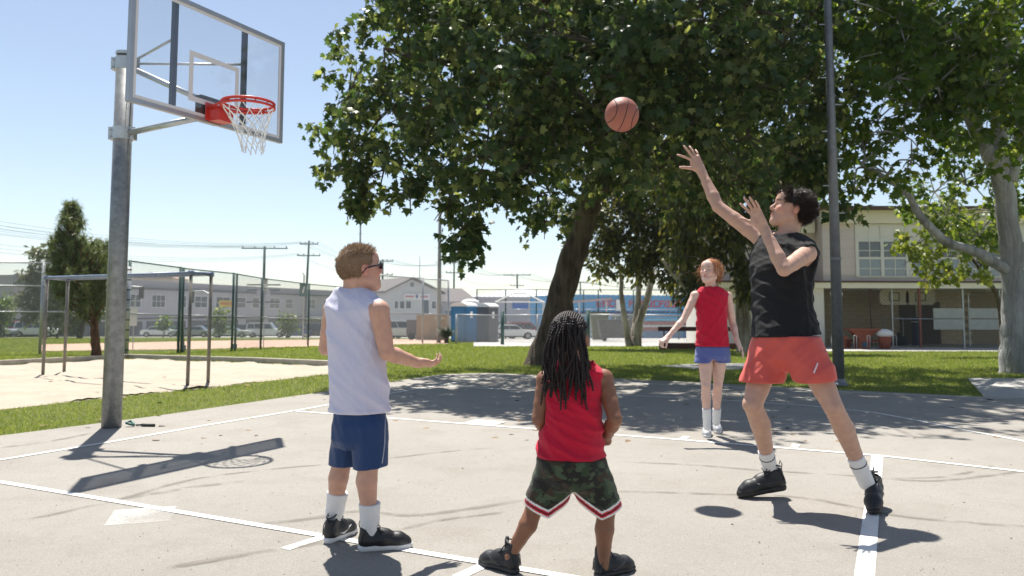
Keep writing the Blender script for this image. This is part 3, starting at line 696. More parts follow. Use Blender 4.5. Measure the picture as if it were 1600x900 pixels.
# long low sheds behind the toilets
sh, L6 = facade('shed_building', 'long low grey shed behind the portable toilets', P(735, 486, 150), P(905, 486, 150), -3.7, 3.6, 12, m_grey)
obj('roof', MB().extrude([(-.4, -.6, 7.3), (L6+.4, -.6, 7.3), (L6*.55, 5, 9.0), (L6*.42, 5, 9.0)], (0, .1, .25)), m_wgrey, sh)
for i in range(6): win(sh, 1.2+i*3.3, 3.4+i*3.3, 1.0, 2.9, nx=2, fm=m_white)
obj('blue_panel', MB().box2((8, -.1, 5.1), (11, -.01, 6.4)), mat('blue_panel_paint', (.06, .14, .38), .5), sh)
# steel frame of a shade canopy
cn = thing('shade_canopy_frame', 'pale steel frame of a shade canopy behind the toilets', 'canopy frame', (P(812, 486, 70)[0], 70, ground_at(0, 70)))
m_frame = mat('pale_steel', (.55, .54, .52), .5)
for x in (-2.2, 2.2):
    for y in (0, 3): obj('post', MB().tube([(x, y, 0), (x, y, 3.3)], .05, 8), m_frame, cn)
for p, q in (((-2.2, 0, 3.3), (-.6, 1.5, 4.1)), ((2.2, 0, 3.3), (.6, 1.5, 4.1)), ((-2.2, 3, 3.3), (-.6, 1.5, 4.1)), ((2.2, 3, 3.3), (.6, 1.5, 4.1)), ((-.6, 1.5, 4.1), (.6, 1.5, 4.1)), ((-2.2, 0, 3.3), (2.2, 0, 3.3))):
    obj('rafter', MB().tube([p, q], .05, 8), m_frame, cn)
# blue shop
m_shop = mat('blue_shop_paint', (.09, .28, .50), .7, var=.06, vscale=.5)
bs, L7 = facade('shop', 'bright blue shop front with red letters beyond the low fence', P(885, 486, 110), P(1130, 486, 118), -3.2, 3.45, 15, m_shop)
obj('cornice', MB().box2((-.1, -.3, 6.45), (L7+.1, -.003, 6.66)), mat('pale_blue_trim', (.10, .32, .60), .7), bs)
obj('navy_band', MB().box2((0, -.25, 3.9), (L7, -.003, 4.25)), mat('navy_trim', (.02, .05, .14), .6), bs)  # dark navy strip running the whole width of the shop front
obj('dark_door', MB().box2((7.0, -.12, 1.2), (10.6, -.005, 3.85)), mat('dark_green_shutter', (.03, .09, .085), .7), bs)
obj('red_band', MB().box2((11.2, -.2, 1.5), (L7, -.005, 2.9)), mat('red_band_paint', (.38, .08, .08), .7), bs)
obj('white_band', MB().box2((11.2, -.24, 2.05), (L7, -.202, 2.35)), m_white, bs)
aw = obj('awning', MB().extrude([(11.5, -.01, 4.2), (11.5, -1.8, 3.2), (11.5, -1.8, 3.0), (11.5, -.01, 3.1)], (6.5, 0, 0)), mat('cyan_awning', (.04, .42, .66), .7), bs)
lt = random.Random(5)
def glyph(t, x, z, w_, h_, kind, m):
    mb = MB(); b = w_*.26
    segs = {'l': [(0, 0, b, 1)], 't': [(0, .8, w_, 1)], 'm': [(0, .42, w_, .6)], 'b': [(0, 0, w_, .2)], 'r': [(w_-b, 0, w_, 1)]}
    yy = -.07
    for k in kind:
        for x0, z0, x1, z1 in segs[k]: mb.box2((x+x0, yy, z+z0*h_), (x+x1, -.006, z+z1*h_)); yy -= .004
    return obj('letter', mb, m, t)
for i, k in enumerate(['lmb', 'lr m'.replace(' ', ''), 'ltb', 'lb', 'ltmr', 'lmr', 'tl', 'lrb', 'ltb']):
    glyph(bs, 4.6+i*.98 + (1.2 if i > 3 else 0), 4.95, .78, .95, k, m_sred)
for i, k in enumerate(['ltm', 'ltrb', 'ltrb', 'ltr']): glyph(bs, 14.6+i*.92, 4.95, .76, .95, k, m_sred)
obj('poster', MB().box2((7.6, -.2, 4.4), (8.9, -.12, 6.0)), m_white, bs)
# far pale buildings and a distant tower seen under the trees
tw, L8 = facade('tower_block', 'distant pale tower between the tree trunks behind the girl', P(1065, 486, 300), P(1120, 486, 300), -3.2, 19.0, 14, m_white)
for k in range(5):
    for i in range(5): obj('window', MB().box2((1+i*2.5, -.06, 3+k*3.6), (2.5+i*2.5, -.003, 5+k*3.6)), m_win, tw)
obj('roof', MB().box2((-.5, -.5, 22.2), (L8+.5, 14, 22.7)), m_wgrey, tw)

# ================================================================ school building on the right
m_sch = mat('mauve_beige_block', (.66, .565, .53), .9, var=.05, vscale=.8, bump=.003, bscale=14)
m_cream = mat('cream_paint', (.84, .77, .60), .8, var=.04, vscale=1.5)
m_cream2 = mat('cream_panel', (.74, .71, .65), .7, var=.05, vscale=2)
m_brick = mat('tan_block', (.50, .41, .29), .9, var=.12, vscale=2.5, bump=.004, bscale=10)
m_ddoor = mat('dark_brown_door', (.055, .035, .03), .6)
SD = 34.6
def SX(px): return P(px, 486, SD)[0]
def SZ(py): return P(1400, py, SD)[2] - ground_at(0, SD)
sx0 = SX(1100)
sc = thing('school_building', 'two storey cream school building with open ground floor gym store', 'building', (sx0, SD, ground_at(0, SD)), -.012)
X = lambda px: SX(px)-sx0
x_l, x_p, x_e = X(1100), X(1287), X(1760)
zr, zl, zb = SZ(328), SZ(440), SZ(450)
# upper storey: two volumes (left one set back)
obj('upper_wall', MB().box2((x_p, 0, zl+.02), (x_e, 8, zr-.25)), m_sch, sc)
obj('upper_wall', MB().box2((x_l, .9, zl+.02), (x_p-.003, 8, zr-.25)), m_sch, sc)
obj('fascia', MB().box2((x_p-.1, -.25, SZ(350)), (x_e, -.004, zr-.06)), m_cream, sc)
obj('fascia', MB().box2((x_l, .55, SZ(362)), (x_p-.11, .895, zr-.30)), m_cream, sc)
obj('roof', MB().box2((x_p-.35, -.75, zr-.06), (x_e, 8, zr+.07)), m_brown, sc)
obj('roof', MB().box2((x_l, .2, zr-.30), (x_p-.36, 8, zr-.2)), m_brown, sc)
obj('floor_ledge', MB().box2((x_l, -.35, zl-.06), (x_e, 0.89, zl+.015)), m_brown, sc)
obj('lintel_beam', MB().box2((x_l, -.30, zb-.02), (x_e, -.002, zl-.065)), m_cream, sc)
# ground floor
obj('pier', MB().box2((X(1180), 0, 0), (X(1287), .35, zb-.02)), m_cream2, sc)
obj('lower_wall', MB().box2((x_l, .36, 0), (X(1180)-.003, 3.8, zb)), m_cream2, sc)
obj('side_wall', MB().box2((X(1287)-.3, .351, 0), (X(1287)-.002, 4.2, zb)), m_brick, sc)
obj('ceiling', MB().box2((X(1287), .01, zb-.02), (x_e, 4.2, zl-.07)), m_cream2, sc)
obj('floor_slab', MB().box2((x_l, -1.2, -.12), (x_e, 4.2, .02)), m_conc, sc)
# back wall of coursed blocks
bw = obj('back_wall', MB().box2((X(1287), 4.22, 0), (x_e, 4.5, zb)), mat('mortar', (.32, .26, .19), .95), sc)
bm_ = None; x = X(1287)+.02; bwid, bh = .80, .20
blk = MB().box2((0, -.03, 0), (bwid-.014, -.001, bh-.012)).build(); blk.materials.append(m_brick); blk.name = 'block'
row = 0; zz = .02; nb = 0
while zz+bh < zb and nb < 290:
    xx = X(1287)+.02+(row % 2)*.4
    while xx+bwid < X(1600) and nb < 290:
        o = bpy.data.objects.new('block', blk); link(o, bw); o.location = (xx, 4.22, zz); xx += bwid; nb += 1
    zz += bh; row += 1
for px in (1330, 1510): obj('door', MB().box2((X(px+145)-0.0 if px == 1330 else X(px), 4.12, 0), ((X(px+172)) if px == 1330 else X(px+34), 4.18, SZ(470))), m_ddoor, sc)
# steel posts of the open front and its mesh gates
m_rpost = mat('red_brown_post', (.22, .07, .045), .6, var=.1)
for px, m, w_ in ((1360, m_brown, .04), (1436, m_rpost, .09), (1393, m_fgalv, .045), (1503, m_fgalv, .07), (1560, m_fgalv, .06)):
    obj('front_post', MB().box2((X(px)-w_/2, .02, 0.02), (X(px)+w_/2, .10, zb-.02)), m, sc)
gt = obj('gate', MB().tube([(X(1511), .0, .1), (X(1511), .0, zb-.28), (X(1558), .0, zb-.28), (X(1558), 0, .1)], .028, 8, closed=True), m_fgalv, sc)
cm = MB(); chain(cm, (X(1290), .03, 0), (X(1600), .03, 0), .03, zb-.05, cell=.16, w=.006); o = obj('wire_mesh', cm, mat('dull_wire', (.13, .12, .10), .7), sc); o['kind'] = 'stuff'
obj('cross_rail', MB().tube([(X(1393), .02, SZ(498)), (X(1503), .02, SZ(498))], .02, 8), m_fgalv, sc)
for px0, px1 in ((1455, 1500), (1509, 1556), (1563, 1600)):
    obj('gate_panel', MB().box2((X(px0), -.06, SZ(497)), (X(px1), -.03, SZ(481.5))), mat('dull_white_panel', (.40, .41, .37), .8, var=.12, vscale=4), sc)
    obj('gate_panel', MB().box2((X(px0), -.06, SZ(514.5)), (X(px1), -.03, SZ(498.5))), mat('dull_white_panel', (.40, .41, .37)), sc)
# windows of the upper floor
def schoolwin(px0, px1):
    f = MB(); a, b = X(px0), X(px1); z0, z1 = SZ(434), SZ(351); m3 = (a+b)/2
    for q in (a, m3, b): f.box2((q-.07, -.06, z0), (q+.07, -.002, z1))
    for zc, hh_ in ((z0, .07), (SZ(405.5), .10), (SZ(378), .10), (z1-.06, .06)):
        f.box2((a+.07, -.055, zc), (m3-.07, -.002, zc+hh_)); f.box2((m3+.07, -.055, zc), (b-.07, -.002, zc+hh_))
    w_ = obj('window', f, m_cream2, sc)
    for c, d in ((a+.075, m3-.075), (m3+.075, b-.075)):
        mid = (c+d)/2
        for k, (zA, zB_, mm) in enumerate(((z0+.075, SZ(405.5)-.005, m_win2), (SZ(405.5)+.105, SZ(378)-.005, m_win), (SZ(378)+.105, z1-.065, m_cream2))):
            for e, g_ in ((c, mid-.02), (mid+.02, d)):
                obj('pane', MB().box2((e, -.025, zA), (g_, -.004, zB_)), mm, w_)
        obj('mullion', MB().box2((mid-.018, -.045, z0+.075), (mid+.018, -.004, z1-.065)), m_cream2, w_)
        for zc in (SZ(420), SZ(392)): obj('mullion', MB().box2((c, -.04, zc-.015), (d, -.0035, zc+.015)), m_cream2, w_)
m_win2 = mat('window_glass_sky', (.16, .20, .24), .08, spec=1.0)
for a, b in ((1340, 1418), (1422, 1500), (1504, 1582), (1586, 1664)): schoolwin(a, b)
# coursed joints on the upper wall
for z_ in np.arange(zl+.25, zr-.5, .4): obj('course_joint', MB().box2((x_p+.03, -.006, z_), (X(1339), -.001, z_+.012)), mat('joint', (.50, .44, .41), .95), sc)
def standing(name, label, cat, px, y, m=None): return thing(name, label, cat, (SX(px) if abs(y-SD) < .1 else P(px, 486, y)[0], y, ground_at(0, y)))
# red sign on the pier
rs_ = thing('no_entry_sign', 'small white and red prohibition sign on the cream pier behind the shooter', 'sign', (SX(1274), SD-.01, ground_at(0, SD)+SZ(470)))
obj('board', MB().box2((-.20, -.03, 0), (.20, -.008, .58)), mat('sign_white', (.55, .50, .46), .6), rs_)
obj('red_panel', MB().box2((-.19, -.036, .02), (.19, -.031, .24)), mat('sign_red', (.5, .05, .05), .6), rs_)
obj('ring', MB().tube([(.11*math.cos(a), -.034, .41+.11*math.sin(a)) for a in np.linspace(0, 6.283, 20, endpoint=False)], .014, 5, closed=True), mat('sign_red', (.5, .05, .05)), rs_)
obj('slash', MB().tube([(-.08, -.036, .49), (.08, -.036, .33)], .012, 5), mat('sign_red', (.5, .05, .05)), rs_)
for zz in (.17, .12, .07): obj('text_line', MB().box2((-.15, -.039, zz), (.15, -.0365, zz+.022)), mat('sign_white', (.55, .5, .46)), rs_)
s2 = thing('door_sign', 'small white sign on the lintel behind the lamp post', 'sign', (SX(1307), SD-.02, ground_at(0, SD)+SZ(462)))
obj('board', MB().box2((-.27, -.03, 0), (.27, -.005, .14)), m_white, s2)
# stored backboards under the roof
m_bb = mat('stored_board', (.62, .57, .44), .7, var=.1)
for px, lab in ((1398, 'cream fan shaped backboard hung in the gym store, the left one'), (1439, 'cream fan shaped backboard hung in the gym store, behind the red brown post')):
    t = thing('stored_backboard', lab, 'backboard', (SX(px)*36.4/SD, 36.4, P(px, 477, 36.4)[2]), group='backboards stored under the school roof')
    prof = [(-.55, .02), (.55, .02), (.68, .15), (.68, .5)] + [(.68*math.cos(a), .5+.42*math.sin(a)) for a in np.linspace(.25, math.pi-.25, 9)] + [(-.68, .5), (-.68, .15)]
    obj('board', MB().extrude([(x, 0, z) for x, z in prof], (0, .04, 0)), m_bb, t)
    sq_ = MB()
    for a, b in (((-.25, .2), (.25, .24)), ((-.25, .56), (.25, .6)), ((-.25, .24), (-.21, .56)), ((.21, .24), (.25, .56))): sq_.box2((a[0], -.012, a[1]), (b[0], -.002, b[1]))
    obj('target_square', sq_, m_ddoor, t)
    obj('bracket', MB().box2((-.05, .042, .3), (.05, .3, .4)), m_ddoor, t)
bc = standing('barrel', 'tall blue cylinder standing inside the gym store', 'barrel', 1431, 37.2)
obj('body', MB().lathe([(.0, 0), (.20, 0), (.20, .03), (.195, 1.35), (.17, 1.4), (0, 1.4)], n=18), mat('blue_barrel', (.015, .045, .12), .5), bc, True); obj('band', MB().lathe([(.205, 1.15), (.205, 1.2)], n=18), m_frame, bc)
gg = standing('football_goal', 'small white goal frame behind the mesh of the gym store', 'goal', 1392, 37.0)
obj('frame', MB().tube([(-.35, 0, 0), (-.35, 0, 1.35), (.55, 0, 1.35), (.55, 0, 0)], .025, 8), mat('dull_white_pipe', (.42, .41, .38), .6), gg)
sk = standing('dark_sack', 'dark lumpy sack on the floor of the gym store', 'sack', 1403, 36.6)
obj('body', MB().lathe([(0, 0), (.34, .02), (.42, .15), (.36, .35), (.2, .5), (.06, .58), (0, .6)], n=14), mat('dark_cloth', (.02, .025, .035), .9), sk, True); obj('knot', MB().lathe([(.05, .56), (.09, .64), (0, .68)], n=8), m_rubber, sk)
# red concrete table
m_redc = mat('red_concrete', (.30, .085, .05), .8, var=.12, vscale=6)
TD = 33.3; tb = thing('concrete_table', 'red concrete pedestal table with flared leg on the school walkway', 'table', (P(1346, 486, TD)[0], TD, ground_at(0, TD)))
obj('table_top', MB().box((0, 0, .80), (1.25, .75, .07)), m_redc, tb)
obj('pedestal', MB().extrude([(-.26, -.2, 0), (.26, -.2, 0), (.22, -.2, .45), (.55, -.2, .764), (-.55, -.2, .764), (-.22, -.2, .45)], (0, .4, 0)), m_redc, tb)
obj('blue_disc', MB().tube([(0, -.225, .18), (0, -.203, .18)], .10, 16), mat('blue_disc_paint', (.03, .12, .2), .6), tb)
for px, lab in ((1315, 'red round concrete stool left of the red table, partly behind the lamp post'),):
    s_ = thing('concrete_stool', lab, 'stool', (P(px, 486, TD)[0], TD, ground_at(0, TD))); obj('seat', MB().lathe([(0, .42), (.24, .42), (.24, .52), (0, .52)], n=14), m_redc, s_); obj('pedestal', MB().lathe([(.18, 0), (.13, .2), (.16, .418)], n=12), m_redc, s_)
bnch = thing('concrete_bench', 'low red concrete bench slab under the red table', 'bench', (P(1350, 486, TD+.7)[0], TD+.7, ground_at(0, TD))); obj('seat', MB().box((0, 0, .30), (2.2, .35, .08)), m_redc, bnch)
for s in (-.8, .8): obj('leg', MB().box((s, 0, .13), (.25, .3, .258)), m_redc, bnch)
for px, lab in ((1335, 'chrome bicycle hoop in front of the red table on its left'), (1356, 'chrome bicycle hoop in front of the red table on its right'), (1397, 'chrome bicycle hoop right of the red planter bin'), (1300, 'chrome bicycle hoop left of the red table beyond the lamp post')):
    t = thing('bike_hoop', lab, 'bike rack', (P(px, 486, 32.6)[0], 32.6, ground_at(0, 32.6)), group='bicycle hoops on the school walkway')
    obj('hoop', MB().tube([(-.06, 0, -.05), (-.06, 0, .50)]+[(.06*-math.cos(a), 0, .50+.06*math.sin(a)) for a in np.linspace(.3, 2.8, 7)]+[(.06, 0, .50), (.06, 0, -.05)], .014, 8), m_galv2, t, True)
pt = thing('planter_bin', 'red round bin overflowing with a white bag beside the red table', 'bin', (P(1381, 486, 33.0)[0], 33.0, ground_at(0, 33)))
obj('body', MB().lathe([(0, 0), (.20, 0), (.23, .3), (.27, .52), (.27, .6), (.24, .6)], n=16), m_redc, pt, True)
wbag = MB(); wbag.lathe([(.25, .50), (.32, .56), (.34, .64), (.26, .76), (.10, .82), (0, .82)], n=12); obj('white_bag', wbag, m_white, pt, True)
# maroon benches behind the girl
m_mar = mat('maroon_paint', (.075, .022, .02), .6, var=.1)
bq = thing('park_bench', 'dark maroon bench behind the girl at the edge of the lawn', 'bench', (P(1105, 486, 31.5)[0], 31.5, ground_at(0, 31.5)))
for nm, z_, y_, hh_ in (('backrest', .80, .15, .17), ('seat', .08, -.2, .34)):
    obj(nm, MB().box((0, y_, z_), (3.9, .07 if nm == 'backrest' else .45, hh_)), m_mar, bq)
for x in (-1.7, 0, 1.7): obj('leg', MB().box((x, .21, .40), (.05, .05, .8)), m_rubber, bq)

# ================================================================ portable toilets and yard things
def toilet(px, D, w, label, col, rcol):
    x = P(px, 486, D)[0]; m = mat('plastic_'+label.split()[0], col, .5, var=.05)
    t = thing('portable_toilet', label, 'portable toilet', (x, D, ground_at(x, D)), -.5 if 'blue' in label else -.5, group='portable toilets')
    H_ = 2.05
    obj('cabin', MB().box((0, 0, .06+H_/2), (w, w, H_)), m, t)
    obj('door', MB().box((0, -w/2-.015, 1.05), (w*.72, .026, 1.85)), m, t)
    for k in range(6): obj('rib', MB().box((w/2+.012, -w/2+.12+k*(w-.24)/5, 1.1), (.02, .04, 1.8)), m, t)
    for k in (-.42, .42): obj('rib', MB().box((k*w, -w/2-.014, 1.05), (.05, .024, 2.0)), m, t)
    r_ = MB()
    for i in range(8):
        a0, a1 = math.pi*i/8, math.pi*(i+1)/8
        r_.add([(-(w/2+.05)*math.cos(a0), -w/2-.05, H_+.06+.24*math.sin(a0)), (-(w/2+.05)*math.cos(a1), -w/2-.05, H_+.06+.24*math.sin(a1)), (-(w/2+.05)*math.cos(a1), w/2+.05, H_+.06+.24*math.sin(a1)), (-(w/2+.05)*math.cos(a0), w/2+.05, H_+.06+.24*math.sin(a0))], [(0, 1, 2, 3)])
    for y_ in (-w/2-.05, w/2+.05): r_.add([(-(w/2+.05)*math.cos(math.pi*i/8), y_, H_+.06+.24*math.sin(math.pi*i/8)) for i in range(9)], [tuple(range(9))])
    obj('roof', r_, rcol, t)
    obj('notice', MB().box((w/2+.028, -.1, 1.62), (.004, .28, .4)), m_white, t); obj('base', MB().box((0, 0, .03), (w+.1, w+.1, .058)), m_rubber, t)
    return t
toilet(725, 47.0, 1.12, 'blue portable toilet cabin with white arched roof', (.015, .16, .36), m_white)
toilet(759, 48.2, 1.12, 'grey portable toilet cabin with white arched roof', (.12, .125, .135), m_white)
t = thing('tank', 'white rounded tank top behind the blue toilet', 'tank', (P(735, 486, 52)[0], 52, ground_at(0, 52))); obj('body', MB().lathe([(.6, 0), (.6, 2.5), (.52, 2.66), (.25, 2.75), (0, 2.76)], n=20), m_white, t, True); obj('hoop', MB().lathe([(.62, 1.2), (.62, 1.28)], n=20), m_grey, t)
dm = thing('dumpster', 'dark grey wheeled dumpster behind the three stem tree', 'dumpster', (P(966, 486, 52)[0], 52, ground_at(0, 52)))
obj('bin', MB().extrude([(-1.2, -.7, .25), (1.2, -.7, .25), (1.35, -.7, 1.35), (-1.35, -.7, 1.35)], (0, 1.4, 0)), mat('dumpster_grey', (.06, .06, .06), .7), dm); obj('lid', MB().box((0, 0, 1.39), (2.7, 1.45, .07)), m_rubber, dm)
for s in (-1, 1): obj('wheel', MB().tube([(s, -.72, .12), (s, -.64, .12)], .12, 12), m_rubber, dm)
dm = thing('dumpster', 'olive green bin standing left of the dark dumpster behind the fence', 'dumpster', (P(936, 486, 54)[0], 54, ground_at(0, 54)))
obj('bin', MB().extrude([(-.45, -.4, .1), (.45, -.4, .1), (.6, -.4, 1.9), (-.6, -.4, 1.9)], (0, .8, 0)), mat('olive_plastic', (.13, .14, .07), .7), dm); obj('lid', MB().box((0, 0, 1.95), (1.3, .9, .08)), mat('olive_plastic', (.13, .14, .07)), dm)
blc = thing('bleachers', 'small pale metal bleacher benches behind the low fence', 'bleachers', (P(915, 486, 60)[0], 60, ground_at(0, 60)))
for k in range(5): obj('plank', MB().box((.6, k*.6, .45+k*.35), (4.6, .28, .05)), m_frame, blc); 
for s in (-1.4, .6, 2.6): obj('support', MB().tube([(s, 0, 0), (s, 2.5, 1.75), (s, 2.5, 0)], .03, 6), m_frame, blc)
db = thing('dugout_shelter', 'low shelter with flat pinkish roof left of the blue shop', 'shelter', (P(905, 486, 66)[0], 66, ground_at(0, 66)))
for x in (-2, 0, 2.3): obj('post', MB().box((x, 0, 1.6), (.1, .1, 3.2)), m_frame, db)
obj('roof', MB().extrude([(-2.6, -1, 2.95), (2.6, -1, 3.35), (2.6, -1, 3.5), (-2.6, -1, 3.1)], (0, 3, 0)), mat('faded_pink_roof', (.45, .33, .30), .8), db)
bx = thing('crate_stack', 'tan plywood crate by the fence left of the tall light mast', 'crate', (P(677, 486, 60)[0], 60, ground_at(0, 60)))
obj('box', MB().box((0, 0, .95), (2.4, 1.2, 1.9)), mat('tan_plywood', (.36, .27, .17), .85, var=.1), bx)
for x in (-1.1, 0, 1.1): obj('batten', MB().box((x, -.625, .95), (.1, .045, 1.9)), mat('tan_plywood', (.36, .27, .17)), bx)
bx = thing('trailer', 'dark grey box trailer beside the tan crate', 'trailer', (P(655, 486, 61)[0], 61, ground_at(0, 61)))
obj('box', MB().box((0, 0, .95), (1.8, 1.2, 1.2)), m_grey2, bx)
for s in (-.5, .5): obj('wheel', MB().tube([(s, -.68, .27), (s, -.6, .27)], .27, 14), m_rubber, bx)

# ================================================================ masts, power poles, signs
m_mast = mat('mast_grey', (.25, .26, .25), .6, metal=.3, var=.15)
def mast(px, base_py, top_py, D, r, label, heads=False, bands=True):
    b = np.array([*P(px, 486, D)[:2], ground_at(0, D)]); zt_ = P(px, top_py, D)[2]-b[2]
    t = thing('light_mast', label, 'light mast', b)
    obj('shaft', MB().tube([(0, 0, -.2), (0, 0, zt_)], [r, r*.6], 12), m_mast, t, True)
    if bands:
        for k in range(9): z = zt_*(.15+.09*k); obj('step', MB().tube([(-.28, 0, z), (.28, 0, z)], .02, 5), m_mast, t)
    if heads:
        obj('crossarm', MB().box((0, 0, zt_-.1), (2.6, .12, .12)), m_mast, t)
        for x in (-1.1, -.4, .4, 1.1): obj('floodlight', MB().lathe([(.05, .35), (.22, .2), (.28, -.05), (.0, -.05)], (x, -.1, zt_), 12), m_frame, t)
    return t
mast(686, 533, 290, 45, .135, 'tall grey light mast left of the portable toilets, its top lost in the leaves')
mast(561, 530, 292, 75, .11, 'tall thin floodlight mast rising behind the boy with lamps on top', heads=True)
mast(655, 440, 400, 160, .12, 'thin lattice antenna mast above the gabled house roof', bands=False)
m_pole = mat('power_pole_wood', (.055, .085, .075), .9)
poles = {}
def power(px, top_py, D, r, label, arms, key, lean=0, transf=False):
    b = np.array([*P(px, 486, D)[:2], ground_at(0, D)]); zt_ = P(px, top_py, D)[2]-b[2]
    t = thing('power_pole', label, 'power pole', b, group='power poles along the street')
    obj('shaft', MB().tube([(0, 0, -.2), (lean, 0, zt_)], [r, r*.7], 8), m_pole, t, True)
    pts_ = []
    for dz, w_ in arms:
        obj('crossarm', MB().box((lean, 0, zt_-dz), (w_, .16, .16)), m_pole, t)
        for s in (-1, -.45, .45, 1):
            obj('insulator', MB().lathe([(.05, 0), (.09, .1), (.05, .3), (0, .32)], (lean+s*w_*.47, 0, zt_-dz+.08), 6), m_pole, t)
            pts_.append(b+(lean+s*w_*.47, 0, zt_-dz+.35))
    if transf:
        for s in (-.7, .7): obj('transformer', MB().lathe([(0, 0), (.32, 0), (.34, .9), (0, 1.0)], (s, 0, zt_-7.5), 10), m_grey, t)
        for dz in (5.8, 6.6, 8.4): obj('crossarm', MB().box((0, 0, zt_-dz), (5.0, .2, .2)), m_pole, t)
    poles[key] = pts_; return t
power(411, 385, 118, .27, 'thick power pole with transformers and two crossarms above the grey building', [(.3, 7.0)], 'a', transf=True)
power(476, 376, 135, .25, 'slender power pole with two stubby crossarms between the fence posts', [(.6, 3.2), (2.6, 4.0)], 'b', lean=.5)
power(597, 405, 150, .25, 'power pole rising just right of the boy shoulder', [(.4, 4.0), (3.0, 4.0)], 'c')
power(709, 407, 165, .24, 'power pole with small crossarm behind the gabled house roof', [(.4, 3.5), (2.6, 3.5)], 'd')
power(808, 428, 200, .30, 'power pole with wide crossarm above the grey shed', [(.3, 7.0), (3.0, 3.5)], 'e')
power(907, 440, 230, .30, 'dark power pole just right of the leaning trunk', [(.3, 4)], 'f')
poles['z'] = [P(-420, 262+q*13, 70) for q in range(8)]
poles['y'] = [P(1080, 445+q*2, 300) for q in range(8)]
def wires(a, b, sag, label, n=4, idx=None):
    mb = MB(); A = poles[a]; B = poles[b]
    for k in range(n):
        p, q = A[k % len(A)], B[k % len(B)]
        mb.tube([p+(q-p)*s-(0, 0, sag*4*s*(1-s)) for s in np.linspace(0, 1, 13)], .015*(p[1]+q[1])/2/120+.004, 4, cap=False)
    t = obj('overhead_wires', mb, mat('wire_dark', (.10, .12, .14), .8)); tag(t, label, 'wires', 'overhead power wires'); return t
wires('z', 'a', 2.0, 'overhead wires running in from the left edge to the transformer pole', 4)
wires('z', 'b', 2.5, 'upper overhead wires sweeping from the left edge to the slender pole', 7)
wires('b', 'c', 1.2, 'overhead wires between the slender pole and the pole behind the boy', 5)
wires('c', 'd', 1.2, 'overhead wires passing above the gabled house', 5)
wires('d', 'e', 1.5, 'overhead wires between the house pole and the wide armed pole', 5)
wires('e', 'f', 1.0, 'overhead wires right of the wide armed pole', 4); wires('f', 'y', 1.5, 'overhead wires vanishing behind the trees', 4)
# street signs near the fence
def glyph_mat(): return mat('sign_black', (.03, .03, .03), .6)
ps = thing('parking_sign', 'white no parking sign on a pole in front of the grey building', 'sign', (P(413, 486, 33.6)[0], 33.6, ground_at(0, 33.6)))
zc = P(413, 442, 33.6)[2]-ps.location[2]
obj('board', MB().box((0, -.03, zc+.02), (.25, .012, .36)), m_white, ps); obj('board', MB().box((0, -.03, zc-.25), (.25, .012, .12)), m_white, ps)
obj('ring', MB().tube([(.08*math.cos(a), -.04, zc+.06+.08*math.sin(a)) for a in np.linspace(0, 6.283, 18, endpoint=False)], .012, 5, closed=True), glyph_mat(), ps)
obj('letter', MB().box((0, -.04, zc+.06), (.03, .006, .1)), glyph_mat(), ps); obj('text_line', MB().box((0, -.04, zc-.25), (.18, .006, .04)), mat('sign_green_ink', (.02, .12, .07), .6), ps)
obj('post', MB().tube([(0, 0, 0), (0, 0, zc+.2)], .022, 8), m_fgalv, ps)
ps = thing('banner_sign', 'dark green street banner with a pale figure on a tall lamp pole', 'sign', (P(474, 486, 60)[0], 60, ground_at(0, 60)))
zc = P(474, 453, 60)[2]-ps.location[2]
obj('board', MB().box((-.02, -.08, zc), (.56, .02, 1.02)), mat('banner_green', (.01, .11, .10), .7), ps)
obj('figure', MB().extrude([(-.1, -.1, zc-.25), (0, -.1, zc-.25), (.05, -.1, zc), (.12, -.1, zc+.3), (.0, -.1, zc+.2)], (0, .008, 0)), m_white, ps)
obj('pole', MB().tube([(0, 0, 0), (0, 0, 4.9)], .06, 8), m_fgalv, ps)
obj('lamp_arm', MB().tube([(0, 0, 4.9), (-.15, 0, 5.15), (-.9, 0, 5.25)], .035, 6), m_fgalv, ps)
# white board on the fence left, traffic signals
ws = thing('fence_notice', 'white notice board hanging on the far fence beside the hoop pole', 'sign', (P(209, 486, 29)[0], 29, ground_at(0, 29))); obj('board', MB().box((0, 0, P(209, 495, 29)[2]-ws.location[2]), (.26, .02, .66)), m_white, ws); obj('post', MB().tube([(0, .03, 0), (0, .03, 1.9)], .02, 6), m_fgalv, ws)
for px, py, lab in ((220, 457, 'black traffic signal left of the blue bars over the street'), (299, 464, 'black traffic signal on a curved arm behind the bar posts')):
    D = 88; ts = thing('traffic_signal', lab, 'traffic light', (P(px, 486, D)[0], D, ground_at(0, D))); zc = P(px, py, D)[2]-ts.location[2]
    obj('housing', MB().box((0, 0, zc), (.45, .3, 1.3)), m_rubber, ts); s_ = 1 if px > 250 else -1
    obj('mast_arm', MB().tube([(0, .2, zc+.6), (s_*1.2, .2, zc+.7), (s_*2.2, .2, zc+.2), (s_*3.0, .2, zc-.8), (s_*3.0, .2, 0)], .07, 6), m_fgalv, ts)
